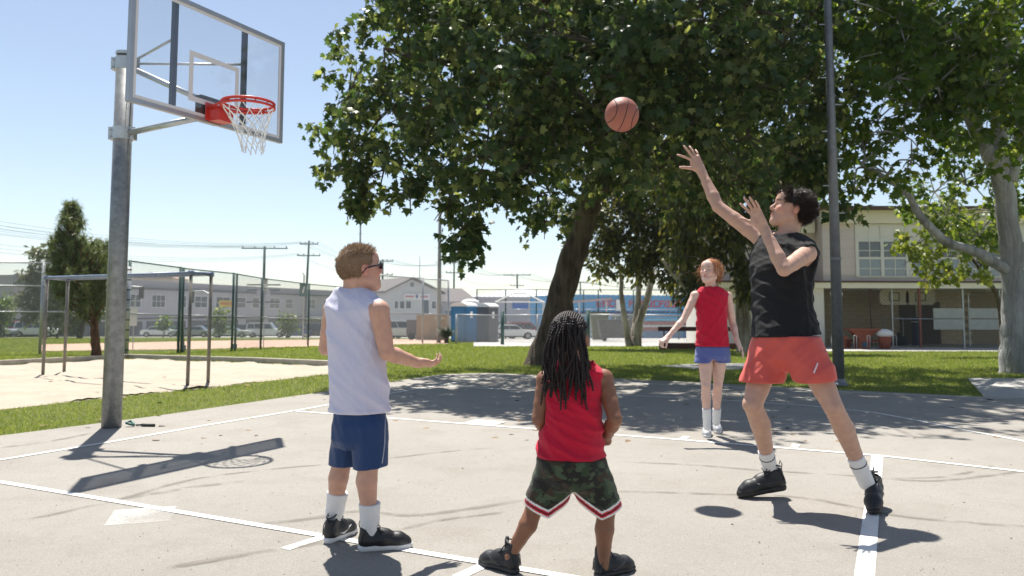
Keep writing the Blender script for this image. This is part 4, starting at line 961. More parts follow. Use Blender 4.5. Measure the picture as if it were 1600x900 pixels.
# ================================================================ foliage
def rot_basis(axis, normal_hint):
    """per-leaf frames: columns are side, axis (stem to tip), normal"""
    a = axis/np.linalg.norm(axis, axis=1, keepdims=True)
    s = np.cross(a, normal_hint); s /= np.linalg.norm(s, axis=1, keepdims=True)+1e-9
    n = np.cross(s, a); return s, a, n
def leaf_template(kind):
    if kind == 'lobed':      # five pointed lobes, folded along the midrib
        o = [(0, 0), (.30, .02), (.62, .12), (.42, .34), (.66, .62), (.27, .60), (0, 1.05), (-.27, .60), (-.66, .62), (-.42, .34), (-.62, .12), (-.30, .02)]
        V = [(x, y, -.22*abs(x)-.25*(y*y)*.5) for x, y in o]; V.append((0, .42, .03))
        Fq = [(12, i, (i+1) % 12) for i in range(12)]
    elif kind == 'simple':   # three lobes, fewer faces
        o = [(0, 0), (.55, .18), (.32, .42), (.45, .70), (0, 1.0), (-.45, .70), (-.32, .42), (-.55, .18)]
        V = [(x, y, -.2*abs(x)-.15*y*y) for x, y in o]
        Fq = [(0, 1, 2), (0, 2, 4), (2, 3, 4), (0, 4, 6), (4, 5, 6), (0, 6, 7)]
    elif kind == 'small':
        V = [(0, 0, 0), (.25, .5, -.05), (0, 1, -.1), (-.25, .5, -.05)]; Fq = [(0, 1, 2), (0, 2, 3)]
    elif kind == 'needle':
        V = [(-.03, 0, 0), (.03, 0, 0), (0, 1, 0)]; Fq = [(0, 1, 2)]
    return np.array(V, float), np.array(Fq)
def leaf_mesh(pos, axis, nh, size, kind):
    V, Fq = leaf_template(kind); s, a, n = rot_basis(axis, nh)
    W_ = pos[:, None] + size[:, None, None]*(V[None, :, 0:1]*s[:, None]+V[None, :, 1:2]*a[:, None]+V[None, :, 2:3]*n[:, None])
    return np_mesh(W_, (Fq[None]+np.arange(len(pos))[:, None, None]*len(V)).reshape(-1, 3))
def cluster_points(blobs, nsub, nleaf, sub_r, rng, droop=.5):
    """blobs (centre, radius): each gets sub-clusters towards its shell, each sub-cluster leaves along a drooping twig"""
    tw = []; pos = []; ax = []
    for c, r in blobs:
        k = max(3, int(nsub*r**1.7))
        d = rng.normal(size=(k, 3)); d /= np.linalg.norm(d, axis=1, keepdims=True); rad = r*rng.uniform(.25, 1.0, (k, 1))**.55
        sc_ = c + d*rad*[1, 1, .85]
        for q, dd in zip(sc_, d):
            t = nrm(dd*.7+rng.normal(size=3)*.45+np.array([0, 0, -droop])); L_ = sub_r*rng.uniform(.8, 1.7)
            tw.append((q-t*L_*.5, q+t*L_*.5))
            u = rng.uniform(-.5, .5, (nleaf, 1)); p = q + t*L_*u + rng.normal(size=(nleaf, 3))*sub_r*.34
            pos.append(p); out = (p-(q+t*L_*u)); out /= np.linalg.norm(out, axis=1, keepdims=True)+1e-9
            ax.append(out*.7+t*.5+np.array([0, 0, -droop])+rng.normal(size=(nleaf, 3))*.3)
    return tw, np.concatenate(pos), np.concatenate(ax)
def limb(mb, pts, r0, r1, n=10, wob=.03, rng=None):
    pts = [np.asarray(p, float) for p in pts]; out = []; rs = []
    m = len(pts)
    def cr(i, t):
        p0, p1, p2, p3 = pts[max(i-1, 0)], pts[i], pts[min(i+1, m-1)], pts[min(i+2, m-1)]
        return .5*((2*p1)+(-p0+p2)*t+(2*p0-5*p1+4*p2-p3)*t*t+(-p0+3*p1-3*p2+p3)*t**3)
    for i in range(m-1):
        for t in np.linspace(0, 1, 6, endpoint=False): out.append(cr(i, t)); rs.append((i+t)/(m-1))
    out.append(pts[-1]); rs.append(1)
    rr_ = [r0+(r1-r0)*s**.8 for s in rs]
    if rng is not None: rr_ = [a*(1+rng.uniform(-.07, .07)) for a in rr_]; out = [p+rng.normal(size=3)*wob*r for p, r in zip(out, rr_)]
    mb.tube(out, rr_, n); return out
def bark_mat(name, c1, c2, scale=6, bump=.02, stretch=.25):
    m = bpy.data.materials.new(name); m.use_nodes = True; nt = m.node_tree; N = nt.nodes; L = nt.links; b = N['Principled BSDF']; b.inputs['Roughness'].default_value = .9; b.inputs['Specular IOR Level'].default_value = .2
    g = N.new('ShaderNodeNewGeometry'); mp = N.new('ShaderNodeMapping'); mp.inputs['Scale'].default_value = (1, 1, stretch); L.new(g.outputs['Position'], mp.inputs[0])
    n = N.new('ShaderNodeTexNoise'); n.inputs['Scale'].default_value = scale; n.inputs['Detail'].default_value = 10; n.inputs['Roughness'].default_value = .7; L.new(mp.outputs[0], n.inputs[0])
    v = N.new('ShaderNodeTexVoronoi'); v.inputs['Scale'].default_value = scale*3.0; v.feature = 'DISTANCE_TO_EDGE'; L.new(mp.outputs[0], v.inputs[0])
    rp = N.new('ShaderNodeValToRGB'); rp.color_ramp.elements[0].position = .38; rp.color_ramp.elements[1].position = .62; rp.color_ramp.elements[0].color = (*c1, 1); rp.color_ramp.elements[1].color = (*c2, 1)
    L.new(n.outputs[0], rp.inputs[0]); L.new(rp.outputs[0], b.inputs['Base Color'])
    md = N.new('ShaderNodeMath'); md.operation = 'MINIMUM'; md.inputs[1].default_value = .12; L.new(v.outputs[0], md.inputs[0])
    ad = N.new('ShaderNodeMath'); ad.operation = 'MULTIPLY_ADD'; ad.inputs[1].default_value = 4; L.new(md.outputs[0], ad.inputs[0]); L.new(n.outputs[0], ad.inputs[2])
    bp = N.new('ShaderNodeBump'); bp.inputs['Distance'].default_value = bump; L.new(ad.outputs[0], bp.inputs['Height']); L.new(bp.outputs[0], b.inputs['Normal'])
    return m
m_bark = bark_mat('dark_bark', (.055, .042, .032), (.15, .12, .09), 5, .03)
m_bark2 = bark_mat('pale_grey_bark', (.17, .17, .165), (.40, .40, .39), 2.6, .02)
m_bark3 = bark_mat('peeling_bark', (.16, .13, .10), (.48, .44, .37), 2.5, .03)
m_bark4 = bark_mat('red_bark', (.09, .045, .025), (.20, .10, .055), 9, .02)
m_leaf = leaf_mat('sycamore_leaf', (.019, .050, .013), (.22, .26, .08), trans=.44, rough=.42, spec=.5)
m_leaf2 = leaf_mat('sycamore_leaf_light', (.038, .085, .012), (.20, .25, .055), trans=.50, rough=.4)
m_leaf3 = leaf_mat('olive_leaf', (.032, .048, .012), (.20, .20, .04), trans=.38, rough=.45)
m_leaf4 = leaf_mat('pine_needles', (.05, .085, .022), (.22, .25, .10), trans=.2, rough=.5)
m_leaf5 = leaf_mat('grey_conifer_leaf', (.09, .11, .055), (.22, .23, .13), trans=.25, rough=.6)
def up_ish(n, rng, k=.8): 
    v = rng.normal(size=(n, 3))*k; v[:, 2] += 1; return v
def tree(name, label, base, trunkpaths, blobs, lm, bm_, kind='lobed', size=(.12, .2), nsub=9, nleaf=13, sub_r=.3, seed=1, droop=.5, near=0, group=None, anchors=None, twig_r=.012, flare=1.35, nside=14):
    rng = np.random.default_rng(seed)
    t = thing(name, label, 'tree', base, group=group); inv = Matrix.Translation(t.location).inverted()
    def A(nm, me, m, sm=False, kind_=None):
        o = obj(nm, me, m, t, sm); o.matrix_parent_inverse = inv
        if kind_: o['kind'] = kind_
        return o
    nodes = []
    for i, (pts, r0, r1) in enumerate(trunkpaths):
        mb = MB(); pts = [np.asarray(p, float) for p in pts]
        if i == 0 and flare > 1:
            out = limb(mb, pts, r0, r1, nside, .05, rng)
            vs = np.array(mb.v); z0 = vs[:, 2].min(); dz = vs[:, 2]-z0; c0 = out[0]
            f = 1+(flare-1)*np.exp(-dz/.35); ang = np.arctan2(vs[:, 1]-c0[1], vs[:, 0]-c0[0]); f = 1+(f-1)*(1+.5*np.sin(ang*5))
            cx_ = np.interp(vs[:, 2], [p[2] for p in out[:8]], [p[0] for p in out[:8]]); cy_ = np.interp(vs[:, 2], [p[2] for p in out[:8]], [p[1] for p in out[:8]])
            vs[:, 0] = np.where(dz < 1.2, cx_+(vs[:, 0]-cx_)*f, vs[:, 0]); vs[:, 1] = np.where(dz < 1.2, cy_+(vs[:, 1]-cy_)*f, vs[:, 1]); mb.v = [tuple(v) for v in vs]
        else: out = limb(mb, pts, r0, r1, 10, .06, rng)
        nodes += [(p, r0+(r1-r0)*k/len(out)) for k, p in enumerate(out)]
        A('trunk' if i == 0 or r0 > .2 else 'limb', mb, bm_, True)
    NP = np.array([n_[0] for n_ in nodes]); NR = [n_[1] for n_ in nodes]
    # branches to every blob, from the nearest wood; small outer ones hang from the larger inner ones
    br = MB(); NP0 = len(NP)
    for c, r in sorted(blobs, key=lambda q: -q[1]):
        d = np.linalg.norm(NP-c, axis=1)+np.where(np.arange(len(NP)) < NP0, np.maximum(0, NP[:, 2]-c[2])*.6+np.maximum(0, 2.6+base[2]-NP[:, 2])*3, 0.5); j = int(np.argmin(d)); p = NP[j]
        if d[j] < 14:
            mid = (p+c)/2+rng.normal(size=3)*.08*np.linalg.norm(c-p)**.7+np.array([0, 0, .12]); r_ = min(NR[j]*.6, .02+.012*np.linalg.norm(c-p)*(size[1]/.2))
            limb(br, [p, mid, c], r_, .012, 6, .1, rng)
        NP = np.vstack([NP, c]); NR.append(.03)
        for q in range(4):
            dd = rng.normal(size=3); dd /= np.linalg.norm(dd); br.tube([c, c+dd*r*.5+np.array([0, 0, .05]), c+dd*r*.95], [.016, .012, .006], 4, cap=False)
    tw, pos, ax = cluster_points(blobs, nsub, nleaf, sub_r, rng, droop)
    for a, b in tw[::2 if len(tw) > 3000 else 1]: br.tube([a, b], [twig_r*.7, twig_r*.3], 3, cap=False)
    A('branches', br, bm_, False, 'stuff')
    n = len(pos); sz = rng.uniform(size[0], size[1], n); nh = up_ish(n, rng)
    if near:
        d = np.linalg.norm(pos-np.array([0, 0, CAM_Z]), axis=1) - sz*8
        # the largest-looking leaves that lie inside the frame are leaves of their own
        px = 800+F_PX*pos[:, 0]/pos[:, 1]; py = 486-F_PX*(pos[:, 2]-CAM_Z)/pos[:, 1]
        d = np.where((px > 0) & (px < 1600) & (py > 0), d, 1e9); idx = np.argsort(d)[:near]
        V, Fq = leaf_template(kind); me0 = np_mesh(V, Fq); me0.materials.append(lm); me0.name = 'leaf'
        s, a, nn = rot_basis(ax[idx], nh[idx])
        for k, i in enumerate(idx):
            o = bpy.data.objects.new('leaf', me0); link(o, t)
            Mx = Matrix.Identity(4)
            for r_ in range(3): Mx[r_][0] = s[k, r_]*sz[i]; Mx[r_][1] = a[k, r_]*sz[i]; Mx[r_][2] = nn[k, r_]*sz[i]; Mx[r_][3] = pos[i, r_]
            o.matrix_parent_inverse = inv; o.matrix_basis = Mx
        keep = np.ones(n, bool); keep[idx] = False
        pos, ax, sz, nh = pos[keep], ax[keep], sz[keep], nh[keep]
    A('crown', leaf_mesh(pos, ax, nh, sz, kind), lm, False, 'stuff')
    return t
def B_(lst): return [(P(x, y, D), r) for x, y, D, r in lst]
# ---- the big leaning sycamore
tb_ = G(851, 570)
TD0 = tb_[1]
trunk = [tb_-(0, 0, .15), P(867, 505, TD0), P(886, 430, TD0-.1), P(912, 350, TD0-.3), P(928, 290, TD0-.8), P(945, 200, TD0-1.3), P(950, 90, TD0-1.8), P(960, -60, TD0-2), P(970, -260, TD0-2)]
limbs = [(trunk, .37, .13),
 ([P(925, 300, TD0-.8), P(1010, 270, TD0-1), P(1100, 210, TD0-2), P(1200, 130, 14)], .15, .05),
 ([P(938, 240, TD0-1), P(860, 160, 15), P(760, 110, 13), P(640, 90, 12.3)], .17, .04),
 ([P(948, 150, TD0-1.5), P(900, 60, 14), P(820, -40, 12), P(740, -120, 11.5)], .16, .05),
 ([P(950, 100, TD0-1.8), P(1010, 60, 14), P(1080, 40, 12), P(1180, 20, 11.3)], .16, .05),
 ([P(945, 200, TD0-1.2), P(930, 180, 14), P(900, 150, 12), P(880, 130, 10.6)], .14, .04),
 ([P(985, 300, TD0+.2), P(1000, 300, TD0+.6), P(1040, 250, TD0+1)], .10, .05)]
BL = B_([
 (545, 150, 12.5, .62), (525, 215, 12.6, .55), (600, 75, 12.8, .85), (610, 170, 12, .85), (560, 235, 12.3, .6), (600, 265, 12.2, .6), (545, 268, 12.3, .4),
 (630, 20, 12.5, .8), (690, 60, 12, 1.05), (690, 160, 11.5, 1.05), (660, 240, 11.8, .85), (640, 300, 12, .45), (700, 290, 11.8, .6), (745, 320, 11.7, .42), (700, 325, 11.9, .32), (728, 362, 11.6, .24), (740, 385, 11.6, .14), (712, 385, 11.6, .12),
 (570, 308, 12.3, .22), (555, 325, 12.3, .14), (790, 300, 11.8, .35), (780, 60, 11, 1.15), (770, 170, 10.8, 1.1), (760, 245, 11, .85), (830, 255, 11.4, .8), (850, 120, 10.5, 1.15), (860, 20, 10.8, 1.15), (860, 195, 11, .9),
 (840, 305, 13, .35), (850, 345, 13.5, .4), (862, 300, 15, .8), (930, 170, 10.5, 1.05), (940, 70, 10.4, 1.1), (960, 250, 12.5, .8), (1010, 120, 10.6, 1.1), (1020, 20, 10.6, 1.1), (1010, 215, 11, .95), (1090, 90, 10.8, 1.15), (1090, 190, 11, 1.05), (1085, 0, 10.8, 1.1), (1060, 270, 12.5, .9),
 (1160, 130, 11, 1.1), (1165, 30, 10.8, 1.1), (1170, 215, 11.5, .95), (1225, 70, 12.4, 1.0), (1235, 165, 12.6, .9), (1245, 240, 12.8, .65), (1275, 130, 13.0, .7), (1300, 200, 13, .5), (1290, 290, 12.6, .2), (1312, 330, 12.6, .12), (1270, 20, 13, 1.0), (1130, 290, 13, .7), (1200, 270, 13, .7),
 # behind and above
 (760, 90, 15, 1.6), (880, 110, 15, 1.7), (1010, 100, 15, 1.7), (1130, 110, 15, 1.7), (700, 150, 14.5, 1.3), (860, 220, 16, 1.3), (1010, 200, 15.5, 1.5), (1130, 220, 15.5, 1.4), (1230, 160, 15, 1.5), (930, 20, 17, 2.0), (1080, 30, 17, 2.0), (1230, 40, 17, 1.9), (780, 10, 16, 1.6), (650, 60, 14.5, 1.1),
 (620, 180, 16, 1.1), (760, 170, 18, 1.7), (880, 180, 19, 1.8), (1000, 170, 19, 1.8), (1110, 180, 19, 1.8), (1220, 190, 18, 1.6), (820, 60, 19, 2.0), (950, 60, 20, 2.0), (1090, 70, 20, 2.0), (1200, 90, 19, 1.9), (700, 250, 17, .9), (1150, 260, 17, 1.1), (1050, 250, 18, 1.1),
 (700, -80, 12, 1.5), (820, -120, 11.5, 1.7), (950, -130, 11.5, 1.7), (1080, -120, 11.5, 1.7), (1200, -100, 12.8, 1.6), (640, -40, 13, 1.1), (760, -220, 14, 2.0), (900, -240, 14, 2.2), (1050, -260, 14, 2.2), (1190, -230, 14, 2.0), (1300, -130, 13, 1.5), (980, -320, 15, 2.0)])
tree('sycamore_tree', 'large sycamore with leaning dark trunk whose crown overhangs the court', tb_, limbs, BL, m_leaf, m_bark, 'lobed', (.078, .145), nsub=15, nleaf=27, sub_r=.27, seed=3, near=290, nside=24, flare=1.5)
# ---- the pale tree at the right edge
rb = G(1592, 583)
RD = rb[1]
rt_ = [rb-(0, 0, .15), P(1586, 520, RD), P(1582, 420, RD), P(1572, 320, RD-.1), P(1560, 230, RD-.3), P(1565, 120, RD-.5), P(1580, -20, RD-.8), P(1600, -200, RD-1)]
rl = [(rt_, .28, .08),
 ([P(1585, 430, RD), P(1530, 395, RD-.2), P(1480, 378, RD-.5), P(1440, 340, RD-.9), P(1415, 300, RD-1.2), P(1370, 270, RD-1.6), P(1345, 255, RD-1.8)], .11, .035),
 ([P(1572, 300, RD-.1), P(1530, 210, RD-.5), P(1490, 130, RD-1), P(1450, 70, RD-1.5), P(1420, 10, RD-2), P(1400, -80, RD-2.2)], .15, .05),
 ([P(1575, 280, RD-.2), P(1610, 160, RD-.6), P(1640, 60, RD-1)], .16, .06),
 ([P(1500, 150, RD-.9), P(1460, 160, RD-1.5), P(1430, 165, RD-2)], .06, .02)]
RB = B_([(1350, 60, 13.2, .8), (1345, 150, 13.3, .7), (1350, 230, 13, .5), (1335, 300, 13, .3), (1400, 30, 12, .9), (1400, 120, 12, .75), (1410, 210, 12.2, .5), (1385, 270, 12.6, .4), (1470, 40, 12, .9), (1465, 130, 12, .7), (1470, 215, 12.6, .4), (1530, 60, 12, .9), (1540, 150, 12, .7), (1595, 90, 12, .9), (1580, 190, 12.4, .5), (1340, 250, 15, .6), (1390, 60, 12.4, .8), (1435, 80, 12.2, .8), (1440, 170, 12.4, .6), (1500, 90, 12.2, .8), (1500, 175, 12.4, .6), (1565, 120, 12.2, .7), (1370, 190, 13, .5), (1425, 250, 12.8, .4), (1555, 220, 12.8, .4), (1600, 230, 13, .5), (1375, 110, 14, .9), (1480, 120, 14, .9), (1560, 40, 14, 1.0), (1430, 20, 14, 1.0), (1345, -20, 13.6, 1.1), (1440, -60, 12, 1.3), (1560, -50, 12, 1.3), (1650, 30, 12, 1.2), (1650, 160, 12, .9),
 (1440, 100, 15.5, 1.2), (1540, 110, 15.5, 1.2), (1380, 90, 15.5, 1.2), (1440, -120, 14, 1.8), (1560, -140, 14, 1.8), (1340, -140, 14, 1.6), (1500, 220, 16.5, .5), (1320, 0, 15.5, 1.3), (1620, 250, 16, 1.0), (1360, 60, 17.5, 1.6), (1480, 50, 17.5, 1.6), (1590, 60, 17.5, 1.6),
 (1460, 300, 18, .75), (1510, 290, 18, .75), (1555, 330, 18, .75), (1480, 340, 17.5, .6), (1530, 370, 17.5, .6), (1500, 235, 18, .6), (1420, 320, 17.5, .35), (1560, 250, 18, .7)])
tree('sycamore_tree', 'pale grey barked sycamore at the right edge with a low limb reaching left', rb, rl, RB, m_leaf2, m_bark2, 'lobed', (.08, .15), nsub=16, nleaf=20, sub_r=.27, seed=8, near=250, nside=20)
# light bushy tree lit behind that limb
lb_ = G(1505, 545); lbl = B_([(1430, 385, 24, .75), (1470, 360, 24, .9), (1450, 420, 24, .6), (1500, 400, 24, .95), (1530, 370, 24, .8), (1480, 430, 23.6, .45), (1540, 420, 24, .5), (1430, 405, 23.5, .5), (1500, 330, 24.5, .9), (1550, 340, 24.5, .8), (1415, 375, 23.5, .3)])
tree('young_tree', 'bright yellow green young tree standing in sun before the school windows', (P(1560, 486, 25)[0], 25, ground_at(0, 25)), [([(P(1565, 486, 25)[0], 25, ground_at(0, 25)-.1), P(1560, 470, 25), P(1530, 420, 24.6), P(1500, 380, 24.4)], .10, .03)], lbl, leaf_mat('yellow_green_leaf', (.10, .15, .02), (.26, .28, .07), trans=.45), m_bark, 'simple', (.12, .19), nsub=16, nleaf=14, sub_r=.24, seed=12)
# ---- three stem melaleuca group
gb_ = G(988, 541); GD = gb_[1]
def up_(pts): return [P(x, y, D) for x, y, D in pts]
tree('paperbark_tree', 'paperbark tree with three pale twisting stems growing from one foot', gb_,
 [(up_([(994, 543, GD), (1000, 500, GD), (1013, 460, GD), (1018, 420, GD), (1005, 370, GD), (1010, 320, GD)]), .22, .08),
  (up_([(984, 543, GD), (977, 505, GD), (971, 460, GD), (970, 430, GD), (960, 380, GD)]), .17, .06),
  (up_([(990, 543, GD), (994, 500, GD+.3), (998, 460, GD+.3), (995, 410, GD+.3), (992, 340, GD)]), .21, .08)],
 B_([(960, 340, 31, 1.5), (1000, 300, 31, 1.8), (1040, 330, 31, 1.6), (985, 380, 31, 1.1), (1030, 385, 31.5, 1.2), (950, 400, 31.5, .8), (945, 375, 31, .8), (1060, 390, 31, 1.1), (1010, 420, 32, .8), (950, 430, 32, .45), (1060, 425, 31, .7), (920, 340, 31, .8), (905, 375, 31.5, .5), (1075, 350, 31, 1.3), (900, 330, 32, .6), (890, 355, 32, .35), (1000, 250, 31, 1.6), (1060, 270, 31, 1.5)]),
 m_leaf3, m_bark3, 'small', (.16, .30), nsub=16, nleaf=42, sub_r=.42, seed=21, flare=1.2)
# ---- dark drooping tree behind the shooter, with diagonal limb
kb_ = G(1172, 546); KD = 27.5
tree('dark_evergreen_tree', 'dense dark evergreen with ivy clad stems behind the girl and the shooter', (P(1163, 486, KD)[0], KD, ground_at(0, KD)),
 [([(P(1163, 486, KD)[0], KD, ground_at(0, KD)-.1)]+up_([(1160, 470, KD), (1155, 420, KD), (1150, 350, KD), (1140, 280, KD)]), .30, .14),
  ([(P(1196, 486, KD)[0], KD+.3, ground_at(0, KD)-.1)]+up_([(1190, 470, KD+.3), (1182, 420, KD+.3), (1180, 330, KD), (1175, 250, KD)]), .24, .12),
  (up_([(1100, 520, KD-.5), (1085, 470, KD-.5), (1052, 430, KD-.5), (1035, 405, KD-.3)]), .10, .04)],
 B_([(1110, 300, 27, 1.5), (1150, 260, 27, 1.6), (1190, 300, 27, 1.4), (1215, 260, 27, 1.3), (1100, 370, 27, 1.1), (1140, 380, 27, .9), (1080, 330, 27, 1.0), (1170, 350, 26.5, .9), (1172, 410, 26.8, .62), (1178, 450, 26.8, .5), (1100, 430, 27, .65), (1075, 400, 27, .8), (1080, 440, 27, .5), (1215, 340, 27, .8), (1160, 440, 27, .45), (1240, 300, 27, 1.0), (1230, 240, 27, 1.3), (1070, 260, 27, 1.2), (1195, 380, 27, .4), (1270, 270, 27.5, .8), (1100, 455, 27.2, .35), (1060, 455, 27.2, .25)]),
 m_leaf3, m_bark3, 'small', (.15, .27), nsub=20, nleaf=44, sub_r=.38, seed=31, flare=1.1, droop=.9)
# ---- pine behind the sand pit
pb = G(152, 559); PD = pb[1]
def pine(base, label, seed=4):
    rng = np.random.default_rng(seed); t = thing('pine_tree', label, 'tree', base); inv = Matrix.Translation(t.location).inverted(); base = np.asarray(base)
    tp_ = P(108, 315, PD); mid = P(145, 480, PD); m2 = P(120, 400, PD)
    mb = MB(); out = limb(mb, [base-(0, 0, .1), P(148, 520, PD), mid, m2, tp_], .14, .03, 10, .06, rng); o = obj('trunk', mb, m_bark4, t, True); o.matrix_parent_inverse = inv
    br = MB(); tips = []
    def spray(px, py, r_px, n):
        for _ in range(n):
            a = rng.uniform(0, 2*math.pi); rr_ = r_px*math.sqrt(rng.uniform(0, 1)); d = rng.normal(0, .55)*r_px/40
            tips.append(P(px+rr_*math.cos(a), py+rr_*math.sin(a)*.9, PD+d))
    for px, py, r_, n in ((112, 335, 18, 26), (112, 360, 25, 36), (110, 392, 32, 50), (112, 425, 36, 56), (120, 452, 36, 50), (150, 425, 30, 46), (152, 398, 24, 30), (150, 450, 28, 34), (96, 380, 22, 24), (98, 440, 24, 26), (135, 478, 26, 20), (90, 415, 20, 16), (108, 322, 8, 8)): spray(px, py, r_, n)
    O = np.array(out)
    for p in tips:
        j = int(np.argmin(np.linalg.norm(O-(p-np.array([0, 0, .35])), axis=1))); q = O[j]; br.tube([q, (q+p)/2-(0, 0, .08), p], [.022, .015, .008], 4, cap=False)
    o = obj('branches', br, m_bark4, t); o.matrix_parent_inverse = inv; o['kind'] = 'stuff'
    tips = np.array(tips); k = 75
    pos = np.repeat(tips, k, 0); up = tips-O[[int(np.argmin(np.linalg.norm(O-p, axis=1))) for p in tips]]; up /= np.linalg.norm(up, axis=1, keepdims=True)+1e-9
    ax = np.repeat(up*.5+np.array([0, 0, .75]), k, 0)+rng.normal(size=(len(pos), 3))*.62; pos = pos - ax*rng.uniform(0, .22, (len(pos), 1))
    o = obj('crown', leaf_mesh(pos, ax, up_ish(len(pos), rng), rng.uniform(.16, .28, len(pos)), 'needle'), m_leaf4, t); o.matrix_parent_inverse = inv; o['kind'] = 'stuff'
    # needles get some width
    return t
pine(pb, 'young pine with reddish trunk and tufted needles behind the sand pit')
# ---- far trees
def far_tree(px, base_py, D, blobs, label, lm, seed, kind='small', size=(.3, .5), nsub=6, nleaf=40, sub_r=.6, name='tree', tr=.25):
    b = np.array([*P(px, 486, D)[:2], ground_at(0, D)]); c = np.mean([q[0] for q in B_(blobs)], 0)
    tree(name, label, b, [([b-(0, 0, .2), (b+c)/2+(.1, 0, 0), c], tr, tr*.4)], B_(blobs), lm, m_bark, kind, size, nsub=nsub, nleaf=nleaf, sub_r=sub_r, seed=seed, flare=1.1)
far_tree(70, 530, 62, [(58, 400, 62, .8), (58, 430, 62, 1.1), (66, 460, 62, 1.5), (84, 420, 62, 1.3), (90, 470, 62, 1.8), (70, 490, 62, 1.6), (104, 490, 62, 1.5), (36, 432, 62, .6), (55, 470, 62, 1.3), (80, 395, 62, .6)], 'tall grey green conifer behind the pine beyond the fence', m_leaf5, 41, name='conifer_tree')
far_tree(125, 530, 66, [(122, 480, 66, 1.6), (140, 470, 66, 1.5), (150, 395, 66, .8), (158, 385, 66, .7), (155, 420, 66, 1.2), (118, 500, 66, 1.2)], 'dark shadowy conifer directly behind the young pine', m_leaf5, 42, name='conifer_tree')
far_tree(0, 525, 80, [(0, 500, 80, 1.2), (8, 485, 80, 1.1), (-12, 490, 80, 1.5), (4, 470, 80, .7)], 'bushy green tree cut by the left edge beyond the fence', m_leaf2, 43)
far_tree(343, 522, 88, [(342, 500, 88, .9), (340, 488, 88, .7), (346, 510, 88, .7)], 'small street tree growing between two white parked cars', m_leaf2, 44, tr=.1, nsub=9)
far_tree(448, 520, 84, [(447, 505, 84, .8), (450, 497, 84, .5), (455, 512, 84, .6)], 'small street tree beside the blue parked car', m_leaf2, 45, tr=.1, nsub=9)
far_tree(256, 520, 90, [(256, 508, 90, .6), (258, 500, 90, .4)], 'tiny street tree behind the leftmost white sedan', m_leaf2, 46, tr=.08, nsub=9)
far_tree(552, 520, 120, [(552, 465, 120, 1.4), (562, 470, 120, 1.3), (545, 475, 120, 1.0)], 'distant rounded tree just left of the boy behind the white building', m_leaf2, 47, tr=.2)
# palm-like agave at the mast foot
ag = thing('agave_plant', 'spiky dark green plant at the foot of the light mast by the blue toilet', 'plant', (P(698, 486, 44)[0], 44, ground_at(0, 44)))
r_ = np.random.default_rng(3); me = MB()
for i in range(46):
    a = r_.uniform(0, 6.28); e = r_.uniform(.2, 1.3); L_ = r_.uniform(.6, 1.15); d = np.array([math.cos(a)*math.cos(e), math.sin(a)*math.cos(e), math.sin(e)]); s = np.cross(d, (0, 0, 1.)); s = s/np.linalg.norm(s)*.05
    b = d*L_*.5+np.array([0, 0, .25]); me.add([np.array([0, 0, .25])-s, np.array([0, 0, .25])+s, b+s*1.3, b-s*1.3, d*L_+np.array([0, 0, .25-.12])], [(0, 1, 2, 3), (3, 2, 4)])
obj('leaves', me, mat('agave_green', (.06, .09, .035), .6), ag)['kind'] = 'stuff'; obj('stem', MB().lathe([(.13, 0), (.11, .3), (0, .34)], n=8), m_bark, ag)
# fallen leaves on court edge and lawn
fl = np.random.default_rng(9); n = 130
px = fl.uniform(60, 1560, n); py = fl.uniform(575, 690, n); pos = np.array([G(a, b, .008) for a, b in zip(px, py)])
keep = [(q[1] > 6.6) for q in pos]; pos = pos[keep]; n = len(pos)
ax = fl.normal(size=(n, 3)); ax[:, 2] = .1
o = obj('fallen_leaves', leaf_mesh(pos, ax, up_ish(n, fl, .2), fl.uniform(.03, .08, n), 'simple'), mat('dry_leaf', (.20, .13, .06), .8)); o['kind'] = 'stuff'; tag(o, 'dry brown leaves scattered along the lawn and court edge', 'fallen leaves')
